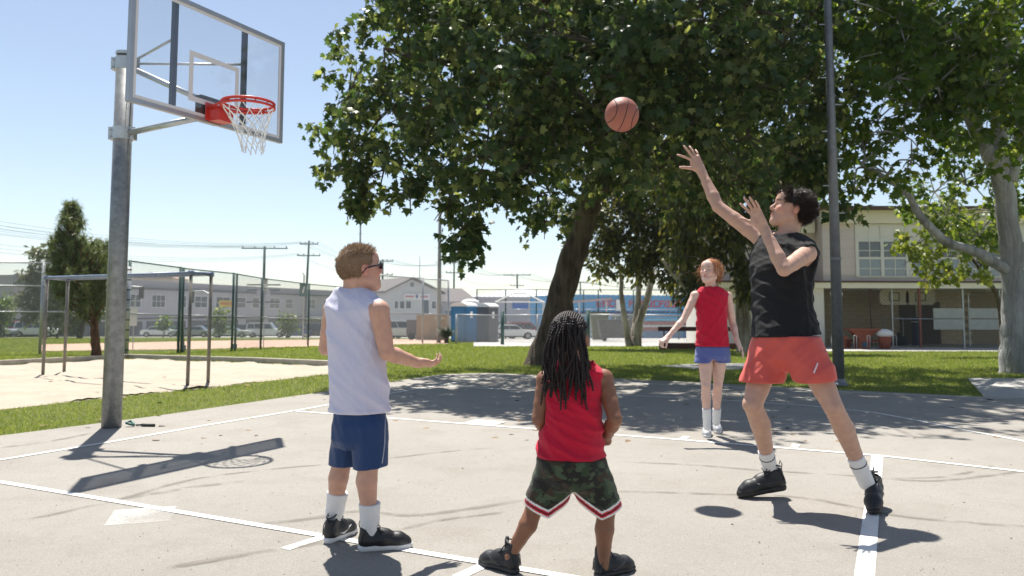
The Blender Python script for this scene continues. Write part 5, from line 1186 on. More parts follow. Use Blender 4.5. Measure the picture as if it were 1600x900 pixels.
# ================================================================ parked cars
m_tyre = mat('tyre_rubber', (.018, .018, .018), .8); m_rim_ = mat('alloy_rim', (.35, .35, .36), .35, metal=.7)
m_cglass = mat('car_glass', (.035, .045, .05), .06, spec=1.0)
def car(kind, px, D, col, label, rz=.126, flip=1):
    x = P(px, 486, D)[0]; b = (x, D, ground_at(x, D))
    L_, W_, H_ = {'sedan': (4.6, 1.8, 1.42), 'coupe': (4.7, 1.85, 1.35), 'suv': (4.7, 1.9, 1.75), 'truck': (5.2, 1.95, 1.85), 'small': (3.6, 1.65, 1.5)}[kind]
    t = thing('parked_car', label, 'car', b, rz, 'cars parked along the street'); f = flip
    m = mat('car_paint_%s' % (str(col)), col, .25, coat=.8, var=.02)
    h0 = .28; belt = {'sedan': .92, 'coupe': .88, 'suv': 1.02, 'truck': 1.08, 'small': .95}[kind]
    X = lambda v: f*(v-.5)*L_
    # side outline of the lower body with wheel arches
    def arch(c): return [(c+.085*math.cos(a), h0+.02+.38*math.sin(a)) for a in np.linspace(math.pi, 0, 8)]
    prof = [(.0, h0+.05)] + [(u, z) for u, z in arch(.17)] + arch(.81) + [(1.0, h0+.06), (1.0, belt-.20), (.975, belt-.06), (.80 if kind != 'truck' else .74, belt), (.10, belt), (.01, belt-.05), (-.0, belt-.25)]
    pts = [(X(u), z) for u, z in prof]
    def slab(y0, y1, inset):
        mb = MB(); mb.extrude([(p[0], y0, p[1]) for p in pts], (0, y1-y0, 0)); return mb
    o = obj('body', slab(-W_/2, W_/2, 0), m, t); bevel(o, .05, 2)
    roofs = {'sedan': [(.16, belt), (.27, H_-.03), (.40, H_), (.56, H_-.02), (.73, belt)], 'coupe': [(.10, belt), (.28, H_-.03), (.42, H_), (.54, H_-.03), (.72, belt)], 'suv': [(.03, belt), (.06, H_-.06), (.12, H_), (.60, H_), (.74, belt)], 'truck': [(.02, belt), (.04, H_-.08), (.08, H_-.02), (.58, H_), (.69, belt)], 'small': [(.04, belt), (.10, H_-.05), (.25, H_), (.60, H_-.02), (.80, belt)]}[kind]
    n = len(roofs); cab = MB(); vs = []
    for sgn in (-1, 1):
        for u, z in roofs: w = W_/2-.04-(z-belt)*.22; vs.append((X(u), sgn*w, z))
    cab.add(vs, [tuple(range(n)), tuple(range(2*n-1, n-1, -1))]+[(i, n+i, n+i+1, i+1) for i in range(n-1)])
    o = obj('cabin', cab, m, t)
    # glass: side windows, windscreen, rear window
    zt = H_-.13; zb_ = belt+.04
    def xu(z, side):
        us = roofs if side == 0 else roofs[::-1]
        a = us[0]; b_ = us[1] if side == 0 else us[1]; q = np.clip((z-a[1])/(b_[1]-a[1]+1e-6), 0, 1); return a[0]+(b_[0]-a[0])*q
    u0b, u0t, u1b, u1t = xu(zb_, 0)+.025, xu(zt, 0)+.025, xu(zb_, 1)-.025, xu(zt, 1)-.03
    cuts = [(0, .48), (.50, 1)] if kind in ('sedan', 'coupe', 'small') else [(0, .27), (.29, .62), (.64, 1)]
    for sgn in (-1, 1):
        for c0, c1 in cuts:
            q = [(u0b+(u1b-u0b)*c0, zb_), (u0b+(u1b-u0b)*c1, zb_), (u0t+(u1t-u0t)*c1, zt), (u0t+(u1t-u0t)*c0, zt)]
            g = MB(); g.extrude([(X(u), sgn*(W_/2-.04-(z-belt)*.22+.004), z) for u, z in q], (0, sgn*.012, 0)); obj('side_window', g, m_cglass, t)
    def pane(side, nm):
        a, b_ = (roofs[0], roofs[1]) if side == 0 else (roofs[-1], roofs[-2])
        P1 = [a[0]+(b_[0]-a[0])*.08, a[1]+(b_[1]-a[1])*.08]; P2 = [a[0]+(b_[0]-a[0])*.92, a[1]+(b_[1]-a[1])*.92]; dx = .012*(-1 if side == 0 else 1)*f
        q = []
        for (u, z), sg in ((P1, -1), (P1, 1), (P2, 1), (P2, -1)): q.append((X(u)+dx, sg*(W_/2-.12-(z-belt)*.22), z+.006))
        g = MB(); g.extrude(q, (dx*.5, 0, .006)); obj(nm, g, m_cglass, t)
    pane(1, 'windscreen'); pane(0, 'rear_window')
    for c in (.17, .81):
        for sg in (-1, 1):
            w = obj('wheel', MB().tube([(X(c), sg*(W_/2-.22), .33), (X(c), sg*(W_/2+.005), .33)], .33, 20), m_tyre, t)
            obj('rim', MB().tube([(X(c), sg*(W_/2+.006), .33), (X(c), sg*(W_/2+.014), .33)], .21, 12), m_rim_, w)
    for sg in (-1, 1):
        obj('headlight', MB().box((X(.985), sg*(W_/2-.22), belt-.22), (.14, .34, .14)), m_rim_, t); obj('tail_light', MB().box((X(.008), sg*(W_/2-.16), belt-.18), (.08, .22, .2)), mat('tail_red', (.35, .02, .02), .3), t)
    obj('bumper', MB().box((X(.995), 0, .42), (.14, W_*.92, .16)), m_grey2, t)
    obj('underbody', MB().box((0, 0, .26), (L_*.84, W_*.86, .14)), m_tyre, t)
    for sg in (-1, 1): obj('mirror', MB().box((X(.66), sg*(W_/2+.07), belt+.08), (.12, .16, .11)), m, t)
    return t
WH = (.72, .72, .70); SV = (.36, .37, .38); DK = (.05, .055, .06); BLU = (.035, .09, .25); RD = (.35, .03, .03)
for a in (('truck', 22, 90, RD, 'red boxy off road car at far left beyond the fence'), ('sedan', -12, 84, SV, 'silver car nose cut by the left edge of the picture'), ('suv', 61, 88, WH, 'white sport utility car beyond the fence left of the pine'),
          ('sedan', 253, 100, WH, 'leftmost white sedan seen between the hoop pole and the blue bars'), ('sedan', 302, 97, SV, 'silver grey sedan directly behind the blue bar posts'), ('suv', 322, 108, DK, 'dark car half hidden in the row behind the silver sedan'),
          ('coupe', 362, 97, WH, 'white coupe between the blue bars and the white sport utility car'), ('truck', 419, 100, WH, 'big white sport utility car in front of the grey building'), ('small', 465, 104, BLU, 'small blue hatchback beside the street tree'),
          ('sedan', 275, 112, BLU, 'dark blue sedan in the back row above the leftmost white sedan'), ('suv', 392, 112, DK, 'dark car in the back row between the two white cars'), ('truck', 502, 106, DK, 'dark pickup parked just left of the boy'),
          ('suv', 626, 74, WH, 'white sport utility car just right of the boy arm behind the fence'), ('sedan', 646, 82, DK, 'dark sedan behind the trailer'), ('sedan', 672, 92, SV, 'silver car behind the tan crate'),
          ('sedan', 800, 76, WH, 'white car right of the grey toilet behind the low fence'), ('suv', 822, 84, RD, 'dark red car right of the grey toilet near the trunk'), ('sedan', 845, 92, SV, 'silver car hidden behind the leaning trunk'), ('suv', 595, 90, SV, 'silver car half hidden behind the boy')):
    car(*a, flip=1 if a[1] not in (302, 465) else -1)
# ================================================================ smooth bodies from distance fields
class SDF:
    """rounded cones and ellipsoids melted together, then meshed on a sparse grid"""
    def __init__(s): s.p = []
    def cone(s, a, b, ra, rb, k=.02, op='u'): s.p.append(('c', np.asarray(a, float), np.asarray(b, float), ra, rb, k, op)); return s
    def chain(s, pts, rs, k=.02, op='u'):
        for i in range(len(pts)-1): s.cone(pts[i], pts[i+1], rs[i], rs[i+1], k, op)
        return s
    def ball(s, c, r, k=.02, op='u'): return s.cone(c, np.asarray(c, float)+1e-4, r, r, k, op)
    def ell(s, c, r, R=None, k=.02, op='u'):
        s.p.append(('e', np.asarray(c, float), np.asarray(r, float), np.eye(3) if R is None else np.asarray(R, float), None, k, op)); return s
    def loft(s, levels, R, k=.02, op='u', g=0, cut=None):
        """stack of ellipses: (centre, half depth, half width) per level, R: forward, left, up"""
        L_ = sorted(levels, key=lambda q: q[0][2]); zs = np.array([q[0][2] for q in L_])
        z0, z1 = zs[0], zs[-1]
        s.p.append(('l', (zs, np.array([q[0][0] for q in L_]), np.array([q[0][1] for q in L_]), np.array([q[1] for q in L_])+g, np.array([q[2] for q in L_])+g, np.asarray(R, float)), None, 0, 0, k, op)); return s
    def plane(s, c, n, k=.004, op='i'):
        s.p.append(('h', np.asarray(c, float), nrm(n), 0, 0, k, op)); return s
    def func(s, f): s.p.append(('f', f, None, 0, 0, 0, 'd')); return s
    def extend(s, o): s.p += o.p; return s
    @staticmethod
    def prim(q, X):
        t = q[0]
        if t == 'c':
            a, b, ra, rb = q[1:5]; ba = b-a; l2 = ba@ba; pa = X-a; h = np.clip((pa@ba)/l2, 0, 1)
            d = pa-h[:, None]*ba; return np.sqrt((d*d).sum(1))-(ra+(rb-ra)*h)
        if t == 'e':
            c, r, R = q[1:4]; y = (X-c)@R; k0 = np.sqrt(((y/r)**2).sum(1)); k1 = np.sqrt(((y/(r*r))**2).sum(1))+1e-9; return k0*(k0-1)/k1
        if t == 'h': return (X-q[1])@q[2]
        if t == 'l':
            zs, cx, cy, a, b, R = q[1]; z = X[:, 2]
            A, B_l = np.interp(z, zs, a), np.interp(z, zs, b); dx, dy = X[:, 0]-np.interp(z, zs, cx), X[:, 1]-np.interp(z, zs, cy)
            u = dx*R[0, 0]+dy*R[1, 0]; v = dx*R[0, 1]+dy*R[1, 1]
            k0 = np.sqrt((u/A)**2+(v/B_l)**2)+1e-9; k1 = np.sqrt((u/A**2)**2+(v/B_l**2)**2)+1e-9; d = k0*(k0-1)/k1
            return np.maximum(d, np.maximum(zs[0]-z, z-zs[-1]))
    def eval(s, X, sel=None):
        D = np.full(len(X), 1.0)
        for q in (s.p if sel is None else sel):
            if q[0] == 'f': D = D + q[1](X, D); continue
            d = s.prim(q, X); k = max(q[5], 1e-5)
            if q[6] == 'u': h = np.clip(.5+.5*(D-d)/k, 0, 1); D = D*(1-h)+d*h-k*h*(1-h)
            elif q[6] == 's': d = -d; h = np.clip(.5-.5*(D-d)/k, 0, 1); D = D*(1-h)+d*h+k*h*(1-h)
            else: h = np.clip(.5-.5*(D-d)/k, 0, 1); D = D*(1-h)+d*h+k*h*(1-h)
        return D
    def bounds(s):
        lo = np.full(3, 1e9); hi = -lo
        for q in s.p:
            if q[6] != 'u': continue
            if q[0] == 'c':
                for c, r in ((q[1], q[3]), (q[2], q[4])): lo = np.minimum(lo, c-r); hi = np.maximum(hi, c+r)
            elif q[0] == 'l':
                zs, cx, cy, a, b, R = q[1]; m_ = max(a.max(), b.max())
                lo = np.minimum(lo, [cx.min()-m_, cy.min()-m_, zs[0]]); hi = np.maximum(hi, [cx.max()+m_, cy.max()+m_, zs[-1]])
            elif q[0] == 'e': r = q[2].max(); lo = np.minimum(lo, q[1]-r); hi = np.maximum(hi, q[1]+r)
        return lo-.03, hi+.03
    def mesh(s, h=.005, smooth_it=1):
        B = 8; lo, hi = s.bounds(); bs = B*h; nb = np.ceil((hi-lo)/bs).astype(int)
        I = np.stack(np.meshgrid(*[np.arange(n) for n in nb], indexing='ij'), -1).reshape(-1, 3)
        C = lo+(I+.5)*bs; rad = bs*.5*math.sqrt(3)
        D = s.eval(C); act = np.abs(D) < rad+.028+.010; I = I[act]; C = C[act]; nB = len(I)
        g = np.arange(B+1); gg = np.stack(np.meshgrid(g, g, g, indexing='ij'), -1).reshape(-1, 3)
        vals = np.empty((nB, len(gg)), np.float32)
        # evaluate every block with only the shapes near it
        prs = [q for q in s.p]; near = np.ones((len(prs), nB), bool)
        for j, q in enumerate(prs):
            if q[0] in 'cehl' and q[0] != 'f':
                d = s.prim(q, C)
                if q[6] == 'u': near[j] = d < rad*2+.07+q[5]
                elif q[6] == 's': near[j] = d < rad+.03+q[5]
                else: near[j] = d > -rad-.03-q[5]
        key = np.packbits(near, axis=0).T; _, inv = np.unique(key, axis=0, return_inverse=True); inv = inv.ravel()
        order = np.argsort(inv); bd = np.flatnonzero(np.diff(inv[order]))+1
        for grp in np.split(order, bd):
            sel = [prs[j] for j in range(len(prs)) if near[j, grp[0]]]
            X = (lo+(I[grp][:, None]*B+gg[None])*h).reshape(-1, 3)
            vals[grp] = s.eval(X, sel).reshape(len(grp), -1)
        Vv = vals.reshape(nB, B+1, B+1, B+1); S_ = Vv < 0
        # surface nets
        corners = [(i, j, k) for i in (0, 1) for j in (0, 1) for k in (0, 1)]
        cs = np.stack([S_[:, i:i+B, j:j+B, k:k+B] for i, j, k in corners], -1); mixed = cs.any(-1) & ~cs.all(-1)
        bi, ci, cj, ck = np.nonzero(mixed)
        cv = np.stack([Vv[bi, ci+i, cj+j, ck+k] for i, j, k in corners], -1)
        acc = np.zeros((len(bi), 3)); cnt = np.zeros(len(bi))
        for a in range(8):
            for b in range(a+1, 8):
                ca, cb = np.array(corners[a]), np.array(corners[b])
                if np.abs(ca-cb).sum() != 1: continue
                m = (cv[:, a] < 0) != (cv[:, b] < 0); t = cv[:, a]/(cv[:, a]-cv[:, b]+1e-12)
                acc[m] += ca+t[m, None]*(cb-ca); cnt[m] += 1
        off = acc/np.maximum(cnt, 1)[:, None]
        gc = I[bi]*B+np.stack([ci, cj, ck], -1); P_ = lo+(gc+off)*h
        N_ = nb*B+2; kid = lambda c: (c[:, 0]*N_[1]+c[:, 1])*N_[2]+c[:, 2]
        keys = kid(gc); od = np.argsort(keys); ks = keys[od]; faces = []
        for ax in range(3):
            u, v = (ax+1) % 3, (ax+2) % 3; sl0 = [slice(0, B)]*3; sl1 = [slice(0, B)]*3; sl1[ax] = slice(1, B+1)
            a, b = S_[(slice(None), *sl0)], S_[(slice(None), *sl1)]
            bi2, *cc = np.nonzero(a != b); c = I[bi2]*B+np.stack(cc, -1); fl = a[(bi2, *cc)]
            q = []
            for du, dv in ((0, 0), (-1, 0), (-1, -1), (0, -1)):
                d = c.copy(); d[:, u] += du; d[:, v] += dv; kk = kid(d); p = np.clip(np.searchsorted(ks, kk), 0, len(ks)-1); ok = ks[p] == kk
                q.append(np.where(ok, od[p], -1))
            q = np.stack(q, -1); ok = (q >= 0).all(1); q = q[ok]; fl = fl[ok]
            faces.append(np.where(fl[:, None], q, q[:, ::-1]))
        Fc = np.concatenate(faces)
        for _ in range(smooth_it):      # light smoothing
            A = np.zeros_like(P_); n = np.zeros(len(P_))
            for i in range(4):
                np.add.at(A, Fc[:, i], P_[Fc[:, (i+1) % 4]]); np.add.at(n, Fc[:, i], 1)
            P_ = P_*.5+.5*A/np.maximum(n, 1)[:, None]
        return P_, Fc
def vcol(me, name, cols):
    a = me.color_attributes.new(name, 'FLOAT_COLOR', 'POINT'); c = np.ones((len(me.vertices), 4), np.float32); c[:, :3] = cols; a.data.foreach_set('color', c.ravel())
def skin_mat(name, base, rough=.5, sss=.12):
    m = bpy.data.materials.new(name); m.use_nodes = True; nt = m.node_tree; N = nt.nodes; L = nt.links; b = N['Principled BSDF']
    b.inputs['Roughness'].default_value = rough; b.inputs['Specular IOR Level'].default_value = .42
    b.inputs['Subsurface Weight'].default_value = sss; b.inputs['Subsurface Radius'].default_value = (.9, .35, .2); b.inputs['Subsurface Scale'].default_value = .012
    a = N.new('ShaderNodeVertexColor'); a.layer_name = 'tint'
    g = N.new('ShaderNodeNewGeometry'); n = N.new('ShaderNodeTexNoise'); n.inputs['Scale'].default_value = 28; n.inputs['Detail'].default_value = 6; L.new(g.outputs['Position'], n.inputs[0])
    r = N.new('ShaderNodeMapRange'); r.inputs[1].default_value = .3; r.inputs[2].default_value = .7; r.inputs[3].default_value = .90; r.inputs[4].default_value = 1.08; L.new(n.outputs[0], r.inputs[0])
    v = N.new('ShaderNodeVectorMath'); v.operation = 'SCALE'; L.new(a.outputs[0], v.inputs[0]); L.new(r.outputs[0], v.inputs['Scale']); L.new(v.outputs[0], b.inputs['Base Color'])
    bp = N.new('ShaderNodeBump'); bp.inputs['Distance'].default_value = .0012; n2 = N.new('ShaderNodeTexNoise'); n2.inputs['Scale'].default_value = 350; L.new(g.outputs['Position'], n2.inputs[0]); L.new(n2.outputs[0], bp.inputs['Height']); L.new(bp.outputs[0], b.inputs['Normal'])
    return m
def cloth_mat(name, col, rough=.8, weave=900, fold=.0, sheen=.2, col2=None, c2scale=9):
    m = bpy.data.materials.new(name); m.use_nodes = True; nt = m.node_tree; N = nt.nodes; L = nt.links; b = N['Principled BSDF']
    b.inputs['Roughness'].default_value = rough; b.inputs['Base Color'].default_value = (*col, 1); b.inputs['Sheen Weight'].default_value = sheen; b.inputs['Specular IOR Level'].default_value = .3
    g = N.new('ShaderNodeNewGeometry'); n = N.new('ShaderNodeTexNoise'); n.inputs['Scale'].default_value = weave; L.new(g.outputs['Position'], n.inputs[0])
    n2 = N.new('ShaderNodeTexNoise'); n2.inputs['Scale'].default_value = 16; n2.inputs['Detail'].default_value = 3; n2.inputs['Distortion'].default_value = .8
    mp = N.new('ShaderNodeMapping'); mp.inputs['Scale'].default_value = (1, 1, .45); L.new(g.outputs['Position'], mp.inputs[0]); L.new(mp.outputs[0], n2.inputs[0])
    b1 = N.new('ShaderNodeBump'); b1.inputs['Distance'].default_value = .0006; L.new(n.outputs[0], b1.inputs['Height'])
    b2 = N.new('ShaderNodeBump'); b2.inputs['Distance'].default_value = .007; b2.inputs['Strength'].default_value = .9; L.new(n2.outputs[0], b2.inputs['Height']); L.new(b1.outputs[0], b2.inputs['Normal']); L.new(b2.outputs[0], b.inputs['Normal'])
    return m
def basis(f, up):
    f = nrm(f); l = nrm(np.cross(up, f)); u = np.cross(f, l); return np.stack([f, l, u], 1)      # columns: forward, left, up
def head_sdf(S_, C, R, s=1.0, mouth=0.0, nose=1.0, k=.016):
    """head around C, frame R (forward, left, up), adult size at s=1"""
    p = lambda x, y, z: C+R@(np.array([x, y, z])*s)
    E = lambda c, r, k_=k, op='u': S_.ell(p(*c), np.array(r)*s, R, k_*s, op)
    E((-.016, 0, .032), (.099, .076, .088)); E((.022, 0, -.005), (.070, .068, .085)); E((.034, 0, -.045), (.058, .054, .062))
    S_.cone(p(.076, 0, -.098), p(.074, 0, -.092), .019*s, .02*s, .03*s)
    for y in (-1, 1):
        S_.cone(p(.0, y*.055, -.055), p(.068, y*.014, -.095), .017*s, .015*s, .03*s)       # jaw
        S_.ball(p(.066, y*.037, -.022), .021*s, .025*s)                                     # cheek
        S_.cone(p(.086, y*.012, .022), p(.072, y*.045, .021), .010*s, .009*s, .014*s)       # brow ridge
    E((.080, 0, .05), (.022, .05, .035), .03)                                               # forehead
    for y in (-1, 1):                                                                        # sockets and lids
        E((.100, y*.031, .003), (.017, .0175, .0125), .012, 's')
        S_.chain([p(.084, y*.018, .004), p(.0905, y*.031, .0115), p(.080, y*.046, .004)], [.003*s, .0042*s, .003*s], .003*s)
        S_.chain([p(.084, y*.018, .001), p(.088, y*.031, -.0075), p(.079, y*.046, .001)], [.0025*s, .003*s, .0025*s], .003*s)
    S_.cone(p(.090, 0, .012), p(.113*1.0+.003*(nose-1), 0, -.026), .0075*s, .0095*s, .010*s)  # nose
    S_.ball(p(.108, 0, -.030), .0105*s, .008*s)
    for y in (-1, 1): S_.ball(p(.100, y*.0115, -.033), .0075*s, .006*s)
    S_.cone(p(.094, -.016, -.055), p(.094, .016, -.055), .0065*s, .0065*s, .008*s); S_.cone(p(.100, 0, -.053), p(.0995, .001, -.053), .007*s, .007*s, .008*s)
    S_.cone(p(.090, -.014, -.067-mouth*.012), p(.090, .014, -.067-mouth*.012), .0075*s, .0075*s, .008*s); S_.cone(p(.096, 0, -.068-mouth*.012), p(.096, .001, -.068-mouth*.012), .0075*s, .0075*s, .008*s)
    S_.cone(p(.106-.004, -.013, -.0605-mouth*.006), p(.106-.004, .013, -.0605-mouth*.006), (.0022+mouth*.006)*s, (.0022+mouth*.006)*s, .004*s, 's')
    for y in (-1, 1):                                                                        # ears
        Re = R@np.array(Matrix.Rotation(y*.45, 3, 'Z'))@np.array(Matrix.Rotation(-.2, 3, 'Y'))
        S_.ell(p(-.008, y*.079, -.004), np.array([.019, .0085, .031])*s, Re, .008*s); S_.ell(p(-.005, y*.089, .0), np.array([.010, .006, .018])*s, Re, .005*s, 's')
    return p
def tint_head(V, C, R, s, base, lips, flush, brow=None):
    y = (V-C)@R/s; col = np.tile(np.array(base, float), (len(V), 1)); r2 = (y**2).sum(1)
    def mixin(w, c): 
        nonlocal col; w = np.clip(w, 0, 1)[:, None]; col = col*(1-w)+np.array(c)*w
    hd = r2 < .16**2
    mixin(hd*np.exp(-((y[:, 0]-.07)**2/.0012+(np.abs(y[:, 1])-.045)**2/.0005+(y[:, 2]+.025)**2/.0006))*.75, flush)
    mixin(hd*np.exp(-((np.abs(y[:, 1])-.082)**2/.0003+(y[:, 2]+.002)**2/.0015+(y[:, 0]+.0)**2/.0012))*.8, flush)
    mixin(hd*np.exp(-((y[:, 0]-.112)**2/.0003+y[:, 1]**2/.0003+(y[:, 2]+.03)**2/.0003))*.5, flush)
    lw = (y[:, 0] > .085)*np.exp(-((y[:, 1]/.021)**4+((y[:, 2]+.061)/.0115)**4)); mixin(hd*lw*.9, lips)
    if brow is not None:
        bw = (y[:, 0] > .05)*np.exp(-(((np.abs(y[:, 1])-.033)/.020)**4+((y[:, 2]-.026+.12*np.abs(np.abs(y[:, 1])-.03))/.0055)**4)); mixin(hd*bw*.9, brow)
    return col
def eyes(par, inv, C, R, s, iris=(.10, .06, .03), look=(1, 0, 0), lid=None):
    look = R@nrm(look)
    for y in (-1, 1):
        c = C+R@(np.array([.079, y*.031, .002])*s); 
        c = c-R[:, 0]*.0015*s; mb = sphere_mb(c, .0120*s, 14, 10); o = obj('eye', mb, mat('eye_white', (.42, .39, .37), .35), par, True); o.matrix_parent_inverse = inv
        b = basis(look, R[:, 2]); ir = MB(); n = 12; c2 = c+look*.0098*s
        ir.add([c2+look*.0019*s]+[c2+b@np.array([0, math.cos(a)*.0072*s, math.sin(a)*.0072*s]) for a in np.linspace(0, 2*math.pi, n, endpoint=False)], [(0, i+1, (i+1) % n+1) for i in range(n)])
        o2 = obj('iris', ir, mat('iris_dark', iris, .2), o, True); o2.matrix_parent_inverse = Matrix.Identity(4)
def sphere_mb(c, r, n=16, m=10, R=None, sc=(1, 1, 1)):
    mb = MB(); vs = []; R = np.eye(3) if R is None else R
    for i in range(m+1):
        t = math.pi*i/m
        for j in range(n): a = 2*math.pi*j/n; vs.append(np.asarray(c)+R@(np.array([math.sin(t)*math.cos(a)*sc[0], math.sin(t)*math.sin(a)*sc[1], math.cos(t)*sc[2]])*r))
    return mb.add(vs, [(i*n+j, (i+1)*n+j, (i+1)*n+(j+1) % n, i*n+(j+1) % n) for i in range(m) for j in range(n)])
def hand_sdf(S_, wrist, d, n, side, s=1.0, curl=(.25, .25, .3, .35), spread=.10, thumb=.5, tcurl=.3, k=.006, splay=None):
    """wrist point, finger direction d, palm normal n (out of the palm), side=+1 when the thumb lies towards cross(d, n)"""
    d = nrm(d); n = nrm(n-d*(n@d)); a = np.cross(d, n)*side       # a: towards the thumb
    q = lambda u, v, w: wrist+(d*u+a*v+n*w)*s
    S_.cone(wrist-d*.03*s, q(.012, 0, 0), .024*s, .024*s, .02*s)
    # palm: three melted bars
    for v, r in ((.024, .0145), (.008, .0155), (-.010, .015), (-.026, .0125)): S_.cone(q(.012, v*.55, 0), q(.082, v, 0), r*1.05*s, r*.82*s, .012*s)
    S_.cone(q(.02, .018, .008), q(.06, .028, .010), .017*s, .012*s, .014*s); S_.cone(q(.02, -.020, .008), q(.055, -.026, .007), .015*s, .010*s, .012*s)
    L3 = ((.040, .025, .020), (.045, .029, .021), (.041, .027, .021), (.032, .020, .018)); base = ((.086, .027), (.091, .009), (.087, -.010), (.078, -.026)); rr_ = (.0088, .0090, .0086, .0076)
    for i in range(4):
        p = q(base[i][0], base[i][1], 0); ang = spread*(1.2-i*.85) if splay is None else splay[i]
        dd = nrm(d*math.cos(ang)+a*math.sin(ang)); c = curl[i] if hasattr(curl, '__len__') else curl; cur = 0; r = rr_[i]*s
        for j in range(3):
            cur += c*(1.0, 1.15, .8)[j]; v = nrm(dd*math.cos(cur)+n*math.sin(cur)); p2 = p+v*L3[i][j]*s
            S_.cone(p, p2, r*(1-.07*j), r*(.92-.08*j), .0035*s if j else k*s); p = p2
    p = q(.022, .022, .006); ang = thumb; cur = tcurl
    v = nrm(d*math.cos(ang)+a*math.sin(ang)+n*.35*cur); p2 = p+v*.042*s; S_.cone(p, p2, .0145*s, .0110*s, .010*s)
    v2 = nrm(v+n*.5*cur-a*.25*cur); p3 = p2+v2*.031*s; S_.cone(p2, p3, .0108*s, .0098*s, .004*s); v3 = nrm(v2+n*.3*cur); S_.cone(p3, p3+v3*.024*s, .0100*s, .0078*s, .004*s)
def arm_sdf(S_, sh, el, wr, s=1.0, m=1.0, k=.02):
    k = .008
    sh, el, wr = map(lambda v: np.asarray(v, float), (sh, el, wr)); u = el-sh; f = wr-el
    S_.ball(sh, .046*s*m, .03*s)
    S_.chain([sh, sh+u*.3, sh+u*.62, el], [.049*s*m, .046*s*m, .042*s*m, .037*s*m], k*s)
    S_.chain([el, el+f*.28, el+f*.65, wr], [.036*s*m, .039*s*m, .031*s*m, .0245*s*m], k*s)
def leg_sdf(S_, hip, kn, an, fwd, s=1.0, m=1.0, k=.02):
    k = .008
    hip, kn, an, fwd = map(lambda v: np.asarray(v, float), (hip, kn, an, fwd)); u = kn-hip; f = an-kn
    S_.chain([hip, hip+u*.35, hip+u*.75, kn], [.084*s*m, .079*s*m, .062*s*m, .052*s*m], k*s)
    S_.ball(kn+fwd*.014*s, .042*s*m, .012*s)
    S_.chain([kn, kn+f*.30-fwd*.016*s, kn+f*.62-fwd*.006*s, an], [.050*s*m, .055*s*m, .042*s*m, .032*s*m], k*s)
    for w in (-1, 1): pass
    S_.ball(an, .031*s*m, .006*s)
def sdf_obj(name, S_, m, par, h=.005, sm=1, tint=None):
    V, Fc = S_.mesh(h, sm); me = np_mesh(V, Fc, True)
    if tint is not None: vcol(me, 'tint', tint(V) if callable(tint) else tint)
    o = obj(name, me, m, par); o.matrix_parent_inverse = Matrix.Translation(par.location).inverted(); return o
def folds(seed, amp, dirs, freq=(18, 40), zfade=None):
    r = np.random.default_rng(seed); W_ = []
    for _ in range(7):
        d = nrm(np.array(dirs[r.integers(len(dirs))], float)+r.normal(0, .25, 3)); W_.append((d*r.uniform(*freq), r.uniform(0, 6.28), r.uniform(.5, 1)))
    def f(X, D):
        m = np.abs(D) < .06
        out = np.zeros(len(X)); Y = X[m]
        if len(Y):
            wv = Y+np.stack([np.sin(Y[:, 2]*9+1), np.sin(Y[:, 0]*11), np.sin(Y[:, 1]*8+2)], -1)*.03
            a = sum(w*(1-np.abs(np.sin(wv@k_+p)))**1.6 for k_, p, w in W_)/3.0-.45
            out[m] = -amp*a*(1 if zfade is None else zfade(Y))
        return out
    return f
def strands(pts, dirs, length, width, rng, curl=.3, seg=4, grav=.3, taper=.3):
    """many thin tapering hair locks as one mesh (three sided)"""
    n = len(pts); d = dirs/np.linalg.norm(dirs, axis=1, keepdims=True); P_ = pts.copy(); rings = []
    side = np.cross(d, rng.normal(size=(n, 3))); side /= np.linalg.norm(side, axis=1, keepdims=True)+1e-9
    L_ = np.broadcast_to(length, n)[:, None]; cv = rng.normal(size=(n, 3))*curl
    for j in range(seg+1):
        w = width*(1-(1-taper)*j/seg); s2 = np.cross(d, side); s2 /= np.linalg.norm(s2, axis=1, keepdims=True)+1e-9
        rings.append(np.stack([P_+side*w, P_-side*w*.5+s2*w*.87, P_-side*w*.5-s2*w*.87], 1))
        P_ = P_+d*L_/seg; d = d+cv/seg*2+np.array([0, 0, -grav])/seg; d /= np.linalg.norm(d, axis=1, keepdims=True)
    R_ = np.stack(rings, 1); V = R_.reshape(-1, 3); Fs = []
    b = np.arange(n)[:, None]*(seg+1)*3
    for j in range(seg):
        for i in range(3): Fs.append(np.stack([b[:, 0]+j*3+i, b[:, 0]+j*3+(i+1) % 3, b[:, 0]+(j+1)*3+(i+1) % 3, b[:, 0]+(j+1)*3+i], -1))
    return V, np.concatenate(Fs)
def hair_mat(name, c1, c2, rough=.38):
    m = bpy.data.materials.new(name); m.use_nodes = True; nt = m.node_tree; N = nt.nodes; L = nt.links; b = N['Principled BSDF']; b.inputs['Roughness'].default_value = rough; b.inputs['Specular IOR Level'].default_value = .28
    g = N.new('ShaderNodeNewGeometry'); rp = N.new('ShaderNodeValToRGB'); rp.color_ramp.elements[0].color = (*c1, 1); rp.color_ramp.elements[1].color = (*c2, 1); L.new(g.outputs['Random Per Island'], rp.inputs[0]); L.new(rp.outputs[0], b.inputs['Base Color'])
    return m
